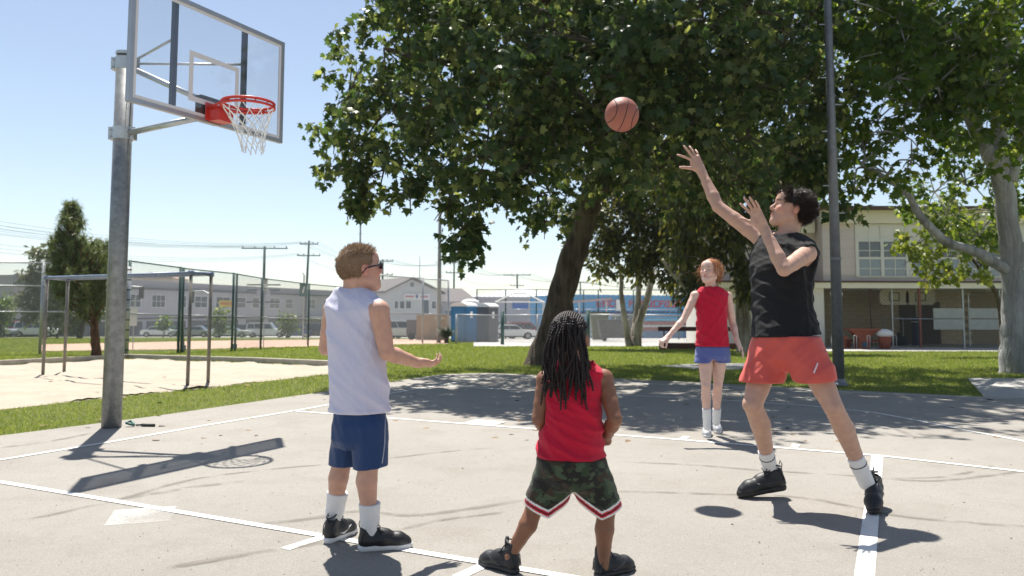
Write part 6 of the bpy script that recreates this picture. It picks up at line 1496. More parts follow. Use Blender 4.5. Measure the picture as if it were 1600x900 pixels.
def shoe(par, inv, heel, d, up, L_=.28, s=1.0, upper=(.015, .015, .017), sole=(.6, .6, .6), high=False, accent=None, name='shoe', lace=(.02, .02, .02), h=.0045, glossy=.45, flex=0):
    """heel: point under the heel, d: towards the toe along the sole, up: away from the ground"""
    R = basis(d, up); ZS = 1.22
    q = lambda x, y, z: heel+R@(np.array([x*L_, y*L_, z*L_*ZS]))
    k = .03*L_
    def flexz(x): return 0 if x < .68 else flex*(x-.68)
    U = SDF()
    U.cone(q(.13, 0, .19), q(.13, 0, .30 if not high else .42), .125*L_, .115*L_, k*2); U.cone(q(.13, 0, .15), q(.45, 0, .17), .135*L_, .140*L_, k*2)
    U.cone(q(.45, .0, .16), q(.72, .01, .125+flexz(.72)), .145*L_, .150*L_, k*3); U.cone(q(.72, .01, .11+flexz(.72)), q(.86, .015, .09+flexz(.86)), .150*L_, .115*L_, k*3)
    U.cone(q(.22, 0, .30), q(.50, 0, .24), .085*L_, .075*L_, k*3)
    U.plane(q(0, 0, .075), -R[:, 2], .01*L_); U.plane(q(.13, 0, .43 if not high else .56), R@np.array([-.25, 0, 1.]), .01*L_)
    U.cone(q(.15, 0, .37), q(.13, 0, .65), .082*L_, .10*L_, .02*L_, 's')
    root = sdf_obj(name, U, mat('shoe_upper_%s' % name+str(upper), upper, glossy, var=.12, vscale=30, bump=.001, bscale=120), par, h)
    So = SDF(); pts = [(.10, .0, .115), (.30, 0, .115), (.50, .0, .12), (.72, .01, .150), (.87, .015, .125)]
    for a, b in zip(pts[:-1], pts[1:]): So.cone(q(a[0], a[1], .06+flexz(a[0])), q(b[0], b[1], .06+flexz(b[0])), a[2]*L_, b[2]*L_, k)
    if not flex: So.plane(q(0, 0, .10), R@np.array([.02, 0, 1.]), .012*L_); So.plane(q(0, 0, .004), -R[:, 2], .012*L_)
    else: So.plane(q(0, 0, .11), R@np.array([-.0, 0, 1.]), .02*L_); So.plane(q(0, 0, .004), -R[:, 2], .02*L_)
    o = sdf_obj('sole', So, mat('shoe_sole_'+str(sole), sole, .6, var=.05, vscale=20), root, h); o.parent = root; o.matrix_parent_inverse = Matrix.Identity(4)
    lm = MB()
    for i in range(5):
        x = .34+.075*i; z = .325-.028*i-(0 if i < 3 else .006*i); w = .075
        lm.tube([q(x, -w, z-.03), q(x+.02, 0, z+.012), q(x, w, z-.03)], .012*L_, 5); lm.tube([q(x, -w, z-.03), q(x+.04, w*.6, z+.0)], .010*L_, 5)
    for sgn in ((-1, 1) if not high else ()): lm.tube([q(.31, 0, .36), q(.33, sgn*.06, .40), q(.38, sgn*.12, .37), q(.36, sgn*.07, .33), q(.31, 0, .355)], .010*L_, 5); lm.tube([q(.31, 0, .36), q(.36, sgn*.05, .33), q(.40, sgn*.13, .25)], .009*L_, 5)
    o = obj('laces', lm, mat('laces_'+str(lace), lace, .8), root, True); o.matrix_parent_inverse = Matrix.Identity(4)
    # collar, tongue, eyestays, toe cap and heel loop
    zc_ = (.43 if not high else .475); pm = mat('shoe_panel_'+str(upper), tuple(min(1, c*2.2+.004) for c in upper) if upper[0] < .3 else (.22, .23, .25), .55, var=.1, vscale=40)
    det = MB(); det.tube([q(.15+.105*math.cos(a), .088*math.sin(a), zc_-.01+.03*math.cos(a)) for a in np.linspace(0, 2*math.pi, 18, endpoint=False)], .016*L_, 6, closed=True)
    det.tube([q(.30, 0, .33), q(.285, 0, zc_-.01), q(.27, 0, zc_+.055)], [.035*L_, .040*L_, .034*L_], 8)
    for sg in (-1, 1):
        det.tube([q(.27, sg*.075, zc_-.06), q(.38, sg*.082, .305), q(.52, sg*.088, .262), q(.66, sg*.085, .222)], [.012*L_, .018*L_, .018*L_, .010*L_], 6)
        det.tube([q(.02, sg*.105, .12), q(.06, sg*.118, .27), q(.12, sg*.112, .34)], .010*L_, 5)
    det.tube([q(.70, -.142, .13), q(.70, -.10, .20), q(.69, 0, .232), q(.70, .115, .20), q(.70, .158, .13)], .009*L_, 6)
    det.tube([q(.035, 0, zc_-.12), q(.0, 0, zc_-.02), q(.03, 0, zc_+.05), q(.055, 0, zc_-.01)], .010*L_, 5)
    o = obj('trim_panels', det, pm, root, True); o.matrix_parent_inverse = Matrix.Identity(4)
    if accent is not None:
        am = MB()
        for sgn in (-1, 1):
            am.tube([q(.25, sgn*.135, .14), q(.36, sgn*.146, .12), q(.50, sgn*.150, .165), q(.62, sgn*.143, .20)], [.006*L_, .022*L_, .014*L_, .005*L_], 6)
        o = obj('side_stripe', am, mat('shoe_accent'+str(accent), accent, .4), root, True); o.matrix_parent_inverse = Matrix.Identity(4)
    return root
def sock(par, a, b, ra, rb, col=(.72, .72, .73), stripe=None, h=.004):
    S_ = SDF(); a = np.asarray(a, float); b = np.asarray(b, float); m_ = a+(b-a)*.5; S_.chain([a, m_, b], [ra, (ra+rb)/2*.97, rb], .01); d = nrm(b-a); S_.plane(b-d*.002, d, .004)
    # vertical ribs
    u = nrm(np.cross(d, (0, 1, .1))); v = np.cross(d, u)
    S_.func(lambda X, D: -.0011*np.cos(np.arctan2((X-a)@v, (X-a)@u)*26)*((X-a)@d > .01))
    o = sdf_obj('sock', S_, cloth_mat_cache('sock_cotton'+str(col), col), par, h)
    if stripe:
        for f in stripe:
            c = a+(b-a)*f; r = ra+(rb-ra)*f+.0005; n = 20; P_ = [c+(u*math.cos(t)+v*math.sin(t))*r for t in np.linspace(0, 6.2832, n, endpoint=False)]
            o2 = obj('sock_stripe', MB().tube(P_, .0028, 5, closed=True), mat('sock_black', (.03, .03, .03), .8), o); o2.matrix_parent_inverse = Matrix.Identity(4)
    return o
_CM = {}
def cloth_mat_cache(n, col, **kw):
    if n not in _CM: _CM[n] = cloth_mat(n, col, **kw)
    return _CM[n]

def hem_band(c, n, w=.02, t=.0022):
    """a slightly thicker folded hem above the cutting plane"""
    c = np.asarray(c, float); n = nrm(n)
    def f(X, D): e = (X-c)@n; return -t*np.clip((e+w)/.0015, 0, 1)
    return f

def confine(get_top, get_shorts, z_pit, z_hem, z_crotch, z_waist):
    """keeps trunk and thighs inside the clothes that cover them"""
    def f(X, D):
        out = D.copy(); m = (X[:, 2] < z_pit) & (X[:, 2] > z_hem) & (D < .06)
        if m.any(): out[m] = np.maximum(out[m], get_top().eval(X[m])+.007)
        m = (X[:, 2] <= min(z_hem+.0, z_waist)) & (X[:, 2] > z_crotch) & (D < .06)
        if m.any(): out[m] = np.maximum(out[m], get_shorts().eval(X[m])+.007)
        return out-D
    return f
def tuck(get_top, z_hem):
    """keeps the waist of the shorts under the top"""
    def f(X, D):
        out = D.copy(); m = (X[:, 2] > z_hem-.001) & (D < .06)
        if m.any(): out[m] = np.maximum(out[m], get_top().eval(X[m])+.006)
        return out-D
    return f
def surf(S_, px, py, D0, D1, off=.002):
    """first point of the surface met along that line of sight"""
    t = np.linspace(D0, D1, 400); X = np.array([P(px, py, q) for q in t]); d = S_.eval(X); k = np.flatnonzero(d < 0)
    return X[max(k[0]-1, 0)] if len(k) else None
# ================================================================ people
SKIN_M = skin_mat('skin', None)
def hair_zb(x, table):
    return np.interp(x, [t[0] for t in table], [t[1] for t in table])
ZB_SHORT = [(-.12, -.062), (-.05, -.058), (-.025, -.035), (-.012, .018), (.02, .020), (.045, .030), (.06, .055), (.085, .078), (.11, .10)]
def scalp(C, R, s, table=ZB_SHORT, g=.006, n=(56, 40)):
    """cap mesh and sampler over the hair region of the skull"""
    c0 = np.array([-.016, 0, .032]); r0 = np.array([.099, .076, .088])+g; vs = []; 
    for i in range(n[1]+1):
        t = math.pi*i/n[1]
        for j in range(n[0]): a = 2*math.pi*j/n[0]; vs.append(c0+r0*np.array([math.sin(t)*math.cos(a), math.sin(t)*math.sin(a), math.cos(t)]))
    vs = np.array(vs); ok = vs[:, 2] > hair_zb(vs[:, 0], table)
    F_ = [(i*n[0]+j, (i+1)*n[0]+j, (i+1)*n[0]+(j+1) % n[0], i*n[0]+(j+1) % n[0]) for i in range(n[1]) for j in range(n[0])]
    F_ = np.array([f for f in F_ if ok[list(f)].all()])
    return C+(vs*s)@R.T, F_
def scalp_points(C, R, s, n, rng, table=ZB_SHORT, g=.004):
    c0 = np.array([-.016, 0, .032]); r0 = np.array([.099, .076, .088])+g; d = rng.normal(size=(n*3, 3)); d /= np.linalg.norm(d, axis=1, keepdims=True)
    y = c0+d*r0; k = y[:, 2] > hair_zb(y[:, 0], table)+.002; y = y[k][:n]; nn = (y-c0)/(r0**2); nn /= np.linalg.norm(nn, axis=1, keepdims=True)
    return y, nn
def hair_obj(par, C, R, s, n, length, width, comb, rng, m, table=ZB_SHORT, curl=.5, grav=.3, lift=.5, seg=4, lenf=None):
    V0, F0 = scalp(C, R, s, table, .007); y, nn = scalp_points(C, R, s, n, rng, table)
    dr = comb(y, nn) + nn*lift + rng.normal(size=y.shape)*.22
    L_ = length*rng.uniform(.6, 1.15, len(y))*(lenf(y) if lenf else 1)
    V1, F1 = strands(C+(y*s)@R.T, dr@R.T, L_, width, rng, curl, seg, grav)
    V = np.concatenate([V0, V1]); F_ = np.concatenate([F0, F1+len(V0)]); o = obj('hair', np_mesh(V, F_, True), m, par); o.matrix_parent_inverse = Matrix.Translation(par.location).inverted(); return o
def body_obj(par, S_, C, R, s, base, lips, flush, brow, h=.005):
    V, Fc = S_.mesh(h, 1); me = np_mesh(V, Fc, True); vcol(me, 'tint', tint_head(V, C, R, s, base, lips, flush, brow))
    o = obj('body', me, SKIN_M, par); o.matrix_parent_inverse = Matrix.Translation(par.location).inverted(); return o
def person(label, loc, group=None): return thing('person', label, 'person', loc)
def torso_levels(lv): return [(P(px, py, D), a, b) for px, py, D, a, b in lv]
ZUP = np.array([0, 0, 1.])

# ---------------------------------------------------------------- the shooter
def shooter():
    par = person('teenage boy in black sleeveless top and coral shorts with one arm stretched up after shooting', (G(1265, 790)))
    inv = Matrix.Translation(par.location).inverted(); rng = np.random.default_rng(5)
    Rt = basis((-.73, -.68, 0), ZUP); 
    shL, elL, wrL = P(1261, 396, 4.48), P(1225, 421, 4.27), P(1192, 354, 4.40)
    shR, elR, wrR = P(1190, 374, 4.78), P(1122, 323, 4.92), P(1095, 266, 5.04)
    hR, kR, aR = P(1205, 535, 4.62), P(1176, 632, 4.50), P(1204, 733, 4.74)
    hL, kL, aL = P(1252, 535, 4.45), P(1302, 636, 4.30), P(1353, 752, 4.44)
    C = P(1237, 328, 4.68); Rh = basis((-.925, .06, .34), ZUP); S_ = SDF()
    S_.loft(torso_levels([(1226, 372, 4.66, .055, .07), (1226, 384, 4.65, .08, .145), (1225, 398, 4.64, .10, .18), (1222, 420, 4.63, .115, .17), (1221, 460, 4.60, .105, .15), (1224, 495, 4.57, .10, .145), (1228, 530, 4.54, .12, .16), (1228, 560, 4.54, .11, .15)]), Rt, .03)
    leg_sdf(S_, hL, kL, aL, nrm([-.6, -.7, 0]), 1.0, 1.0, .03); leg_sdf(S_, hR, kR, aR, nrm([-.9, -.3, 0]), 1.0, 1.04, .03)
    S_.func(confine(lambda: T_, lambda: Q, shL[2]-.24, P(1228, 524.5, 4.55)[2], P(1228, 566, 4.54)[2], P(1228, 524.5, 4.55)[2]))
    nb = P(1229, 372, 4.66); S_.cone(nb, C+Rh@np.array([-.035, 0, -.045]), .054, .050, .03)
    S_.cone(nb+Rh@np.array([-.0, 0, -.01]), C+Rh@np.array([.005, 0, -.065]), .045, .042, .02)
    for sh in (shL, shR): S_.cone(nb-(0, 0, .02), sh+(0, 0, .0), .045, .045, .04)
    arm_sdf(S_, shL, elL, wrL, 1.04, .98, .05); arm_sdf(S_, shR, elR, wrR, 1.05, .96, .05)
    hand_sdf(S_, wrR, (-.42, .05, .90), (-.15, .98, -.1), 1, 1.06, curl=(.10, .12, .20, .28), thumb=1.05, tcurl=.2, splay=(.75, .10, -.12, -.35))
    hand_sdf(S_, wrL, (-.40, .10, .91), (-.72, -.65, -.2), -1, 1.04, curl=(.10, .10, .16, .22), thumb=.75, tcurl=.2, splay=(.30, .05, -.14, -.3))
    head_sdf(S_, C, Rh, 1.04, mouth=.1)
    eyes(par, inv, C, Rh, 1.04, look=(1, .15, .25))
    # black top
    T_ = SDF(); T_.loft(torso_levels([(1226, 364, 4.66, .075, .085), (1226, 372, 4.66, .09, .14), (1225, 382, 4.65, .108, .188), (1225, 396, 4.64, .125, .212), (1222, 415, 4.63, .14, .207), (1221, 440, 4.61, .14, .185), (1222, 480, 4.58, .14, .178), (1226, 510, 4.56, .16, .190), (1229, 545, 4.54, .178, .208)]), Rt, .01)
    T_.cone(nb-(0, 0, .03), shL+(0, 0, .012), .05, .055, .03); T_.cone(nb-(0, 0, .03), shR+(0, 0, .008), .05, .058, .03)
    T_.func(folds(3, .015, [(1, 0, .5), (.6, .6, 1), (1, .3, -.3), (.3, -.4, 1)], (28, 71)))
    T_.func(hem_band(P(1228, 524.5, 4.55), (.06, .0, -1))); T_.plane(P(1228, 524.5, 4.55), (.06, .0, -1), .004)
    T_.cone(shL+nrm(shL-shR)*.045-(0, 0, .02), elL+nrm(shL-shR)*.03, .062, .075, .012, 's'); T_.cone(shL+nrm(shL-shR)*.05, shL+nrm(shL-shR)*.05-(0, 0, .12), .055, .05, .012, 's')
    T_.cone(shR+nrm(elR-shR)*.055, elR, .07, .08, .012, 's')
    T_.cone(nb+(-.01, -.01, .012), nb+(0, 0, .2), .074, .12, .008, 's')
    sdf_obj('tank_top', T_, cloth_mat('black_jersey', (.008, .008, .009), .85, sheen=.05), par, .005, 2)
    # coral shorts
    Q = SDF(); Q.loft(torso_levels([(1228, 512, 4.54, .13, .160), (1228, 530, 4.54, .15, .185), (1228, 560, 4.54, .155, .195), (1228, 574, 4.54, .12, .185)]), Rt, .02)
    eR = kR+(hR-kR)*.30; eL = kL+(hL-kL)*.42
    Q.cone(P(1208, 535, 4.60), eR+(.012, 0, 0), .120, .118, .03); Q.cone(P(1248, 535, 4.46), eL+(-.02, 0, 0), .120, .112, .03)
    Q.plane(P(1228, 508, 4.54), (0, 0, 1)); 
    def cutleg(X, D): return 0
    Q2 = SDF().extend(Q)
    # trims at the hems: below each hem nothing stays
    cR = P(1191, 597, 4.54); cL = P(1266, 596, 4.38); mid = (cR+cL)/2
    def hem(X, D):
        side_l = (X-mid)@nrm([(cL-cR)[0], (cL-cR)[1], 0]) > 0
        dl = (X-cL)@nrm([.10, 0, -1.0]); dr = (X-cR)@nrm([-.02, 0, -1.0]); e = np.where(side_l, dl, dr)
        return np.maximum(D, e)-D
    Q.func(folds(9, .013, [(1, 0, .3), (.6, .2, .6), (.8, -.5, -.5)], (13, 38))); Q.func(tuck(lambda: T_, P(1228, 524.5, 4.55)[2])); Q.func(hem)
    Q.cone(hR+(0, 0, -.12), cR+(kR-hR)*.2+(.01, 0, 0), .07, .104, .004, 's'); Q.cone(hL+(0, 0, -.12), cL+(kL-hL)*.2, .07, .098, .004, 's')
    sh_ = sdf_obj('shorts', Q, cloth_mat('coral_nylon', (.58, .09, .07), .6, sheen=.1), par, .005, 2)
    p0, p1 = P(1271, 583, 4.18), P(1277, 567, 4.17)
    d_ = nrm([.35, -.93, 0])
    # pale slanted reflective tab
    o = obj('reflective_tab', MB().tube([q_ for q_ in (surf(Q, a_, b_, 3.9, 5.2) for a_, b_ in ((1271.5, 583, ), (1273.5, 578), (1275.5, 573), (1277.5, 567.5))) if q_ is not None], .0045, 6), mat('tab_white', (.75, .6, .6), .5), sh_); o.matrix_parent_inverse = Matrix.Identity(4)
    # legs: socks and shoes
    dl = nrm([-.50, -.84, -.20]); hl = P(1372, 770, 4.54); hl[2] = .062
    shoe(par, inv, hl, dl, (-.22, -.16, .96), .29, upper=(.010, .010, .012), sole=(.012, .012, .013), glossy=.5, accent=(.02, .02, .022))
    hr = P(1228, 756, 4.72); hr[2] = .045
    shoe(par, inv, hr, nrm([-1, -.06, -.14]), (-.13, 0, 1), .30, upper=(.010, .010, .012), sole=(.012, .012, .013), glossy=.5, accent=(.02, .02, .022), flex=-.02)
    body_obj(par, S_, C, Rh, 1.04, (.50, .30, .22), (.42, .15, .12), (.52, .20, .14), (.06, .035, .025), .0052)
    sock(par, aL+(kL-aL)*-.02, aL+(kL-aL)*.34, .043, .046, stripe=(.72,)); sock(par, aR+(kR-aR)*-.04, aR+(kR-aR)*.30, .042, .045, stripe=(.70,))
    hm = hair_mat('dark_brown_hair', (.012, .008, .006), (.05, .03, .02))
    def comb(y, nn):
        back = np.zeros_like(y); back[:, 0] = np.where(y[:, 0] > .03, .9, -.7); back[:, 2] = np.where(y[:, 2] > .06, .15, -.6); back[:, 1] = y[:, 1]*4; return back
    hair_obj(par, C, Rh, 1.02, 4200, .040, .0018, comb, rng, hm, table=[(-.12, -.062), (-.05, -.058), (-.025, -.035), (-.012, .018), (.02, .018), (.045, .026), (.06, .042), (.085, .062), (.11, .08)], curl=.5, grav=.35, lift=.28, seg=5)
    return par
shooter()
# ---------------------------------------------------------------- boy with glasses
def boy():
    par = person('boy in white sleeveless shirt and navy shorts wearing dark glasses, seen from behind', G(555, 856))
    inv = Matrix.Translation(par.location).inverted(); rng = np.random.default_rng(6)
    Rt = basis((.42, .91, 0), ZUP); C = P(562, 421, 3.70); Rh = basis((.80, .56, .18), ZUP); s = .94; S_ = SDF()
    shR, elR, wrR = P(592, 485, 3.59), P(604, 551, 3.60), P(653, 567, 3.79)
    shL, elL, wrL = P(520, 485, 3.80), P(509, 544, 3.86), P(532, 546, 4.06)
    hL, kL, aL = P(549, 655, 3.75), P(537, 712, 3.80), P(519, 823, 3.85); hR, kR, aR = P(576, 655, 3.68), P(577, 714, 3.64), P(578, 836, 3.68)
    body = [(549, 456, 3.71, .045, .055), (552, 466, 3.71, .065, .10), (555, 478, 3.71, .085, .135), (556, 500, 3.71, .095, .125), (558, 560, 3.71, .10, .115), (561, 610, 3.71, .11, .12), (562, 650, 3.71, .115, .13), (562, 672, 3.71, .10, .12)]
    S_.loft(torso_levels(body), Rt, .03)
    leg_sdf(S_, hL, kL, aL, nrm([.4, .9, 0]), .86, 1.0); leg_sdf(S_, hR, kR, aR, nrm([.8, .5, 0]), .86, 1.02)
    S_.func(confine(lambda: T_, lambda: Q, shR[2]-.24, P(562, 643, 3.71)[2], P(562, 682, 3.71)[2], P(562, 643, 3.71)[2]))
    nb = P(552, 466, 3.71); S_.cone(nb, C+Rh@np.array([-.038, 0, -.045]), .050, .048, .03); S_.cone(nb, C+Rh@np.array([.0, 0, -.06]), .042, .04, .02)
    for sh in (shL, shR): S_.cone(nb-(0, 0, .015), sh, .038, .040, .04)
    arm_sdf(S_, shL, elL, wrL, .9, 1.02); arm_sdf(S_, shR, elR, wrR, .9, 1.05)
    hand_sdf(S_, wrR, (.93, .35, -.10), (-.15, .45, .88), -1, .82, curl=(.45, .5, .55, .6), thumb=.45, tcurl=.5, splay=(.1, 0, -.1, -.2))
    hand_sdf(S_, wrL, (.5, .85, .1), (0, -.1, .9), 1, .80, curl=.5)
    head_sdf(S_, C, Rh, s, mouth=.5)
    eyes(par, inv, C, Rh, s, look=(1, .0, .15))
    T_ = SDF(); T_.loft(torso_levels([(549, 449, 3.71, .062, .070), (551, 457, 3.71, .08, .108), (554, 468, 3.71, .10, .145), (556, 485, 3.71, .118, .158), (557, 520, 3.71, .122, .146), (559, 570, 3.71, .128, .138), (561, 610, 3.71, .135, .140), (563, 665, 3.71, .142, .144)]), Rt, .01)
    for sh, o_ in ((shL, shR), (shR, shL)):
        w = nrm(sh-o_); T_.cone(nb-(0, 0, .02), sh-w*.005+(0, 0, .008), .045, .045, .03)
    T_.func(folds(12, .015, [(1, .2, .25), (.7, 0, .9), (1, 0, -.25), (.3, 0, 1)], (13, 40)))
    T_.func(hem_band(P(562, 643, 3.71), (0, 0, -1))); T_.plane(P(562, 643, 3.71), (0, 0, -1)); T_.cone(nb+Rt@np.array([.012, 0, .015]), nb+(0, 0, .2), .058, .09, .006, 's')
    w = nrm(shR-shL)
    T_.cone(shR+w*.048-(0, 0, .0), elR+w*.045, .056, .062, .01, 's'); T_.cone(shL-w*.048, elL-w*.045, .056, .062, .01, 's')
    sdf_obj('sleeveless_shirt', T_, cloth_mat('white_mesh_jersey', (.60, .59, .73), .75, sheen=.1), par, .0045, 2)
    # navy shorts
    Q = SDF(); Q.loft(torso_levels([(562, 632, 3.71, .112, .118), (562, 648, 3.71, .115, .122), (562, 662, 3.71, .125, .134), (562, 685, 3.71, .125, .138), (562, 698, 3.71, .10, .13)]), Rt, .02)
    cL, cR = P(538, 726, 3.80), P(580, 730, 3.66)
    Q.cone(P(546, 668, 3.76), cL-(0, 0, .04), .080, .076, .015); Q.cone(P(577, 668, 3.67), cR-(0, 0, .04), .084, .082, .015)
    mid = (cL+cR)/2
    def hem(X, D): 
        e = np.where((X-mid)@nrm([(cR-cL)[0], (cR-cL)[1], 0]) > 0, (X-cR)@nrm([.10, 0, -1.0]), (X-cL)@nrm([0, 0, -1.0])); return np.maximum(D, e)-D
    Q.func(folds(22, .009, [(1, .2, .1), (.6, 0, .4), (1, 0, 0)], (24, 50))); Q.plane(P(562, 630, 3.71), (0, 0, 1)); Q.func(tuck(lambda: T_, P(562, 643, 3.71)[2])); Q.func(hem)
    Q.cone(cL+(0, 0, .08), cL-(0, 0, .1), .060, .066, .004, 's'); Q.cone(cR+(0, 0, .08), cR-(0, 0, .1), .064, .070, .004, 's')
    so_ = sdf_obj('shorts', Q, cloth_mat('navy_polyester', (.014, .045, .14), .6, sheen=.1), par, .0045, 2)
    # side piping: thin tubes pressed on the side seam
    pts = [q_ for q_ in (surf(Q, a_, b_, 3.2, 4.2) for a_, b_ in zip(np.interp(np.linspace(0, 1, 12), [0, .6, 1], [602, 601, 597]), np.linspace(650, 724, 12))) if q_ is not None]
    if len(pts) > 3:
        o = obj('side_piping', MB().tube(pts, .0032, 5), mat('piping_grey', (.35, .38, .45), .7), so_, True); o.matrix_parent_inverse = Matrix.Identity(4)
    body_obj(par, S_, C, Rh, s, (.56, .32, .235), (.50, .17, .15), (.62, .22, .17), (.30, .18, .10), .0046)
    sock(par, aL+(kL-aL)*-.03, aL+(kL-aL)*.50, .037, .051); sock(par, aR+(kR-aR)*-.03, aR+(kR-aR)*.42, .038, .050)
    hl = G(510, 851); hr = G(560, 862)
    shoe(par, inv, hl, (.38, .92, 0), ZUP, .245, upper=(.012, .012, .014), sole=(.66, .66, .66), accent=(.6, .6, .6), lace=(.02, .02, .02))
    shoe(par, inv, hr, (.96, .27, 0), ZUP, .250, upper=(.012, .012, .014), sole=(.66, .66, .66), accent=None, lace=(.02, .02, .02))
    hm = hair_mat('light_brown_hair', (.20, .125, .075), (.42, .28, .17), .55)
    def comb(y, nn):
        d = np.zeros_like(y); d[:, 0] = np.where(y[:, 2] > .07, .8, -.15); d[:, 2] = np.where(y[:, 2] > .06, .35, -.9); return d
    hair_obj(par, C, Rh, s*.97, 6500, .017, .0011, comb, rng, hm, curl=.25, grav=.05, lift=.22, seg=3, lenf=lambda y: np.where(y[:, 2] > .075, 1.5, .75)*np.where((y[:, 0] > .04) & (y[:, 2] > .07), 1.35, 1))
    # glasses
    q = lambda x, y, z: C+Rh@(np.array([x, y, z])*s)
    g = thing_part(par, 'glasses'); fm = mat('black_glasses_frame', (.012, .010, .02), .25)
    mb = MB()
    for y in (-1, 1):
        ring = [q(.108-.012*abs(math.cos(a))*(1 if y*math.cos(a) > 0 else .1), y*.034+.028*math.cos(a), .003+.019*math.sin(a)) for a in np.linspace(0, 2*math.pi, 20, endpoint=False)]
        mb.tube(ring, .0026, 6, closed=True)
        mb.tube([q(.100, y*.064, .010), q(.088, y*.074, .010), q(.04, y*.079, .008), q(-.002, y*.083, .004), q(-.024, y*.080, -.018)], [.004, .0048, .0042, .004, .003], 6)
    mb.tube([q(.109, -.008, .008), q(.113, 0, .011), q(.109, .008, .008)], .0026, 6)
    o = obj('glasses_frame', mb, fm, par, True); o.matrix_parent_inverse = inv
    lm = mat('purple_lens', (.08, .03, .22), .08, spec=1.0)
    for y in (-1, 1):
        c = q(.104, y*.034, .003); l = MB(); l.add([c]+[q(.105-.010*abs(math.cos(a))*(1 if y*math.cos(a) > 0 else .1), y*.034+.027*math.cos(a), .003+.018*math.sin(a)) for a in np.linspace(0, 2*math.pi, 16, endpoint=False)], [(0, i+1, (i+1) % 16+1) for i in range(16)])
        o2 = obj('lens', l, lm, o); o2.matrix_parent_inverse = Matrix.Identity(4)
    return par
def thing_part(*a): return None
boy()
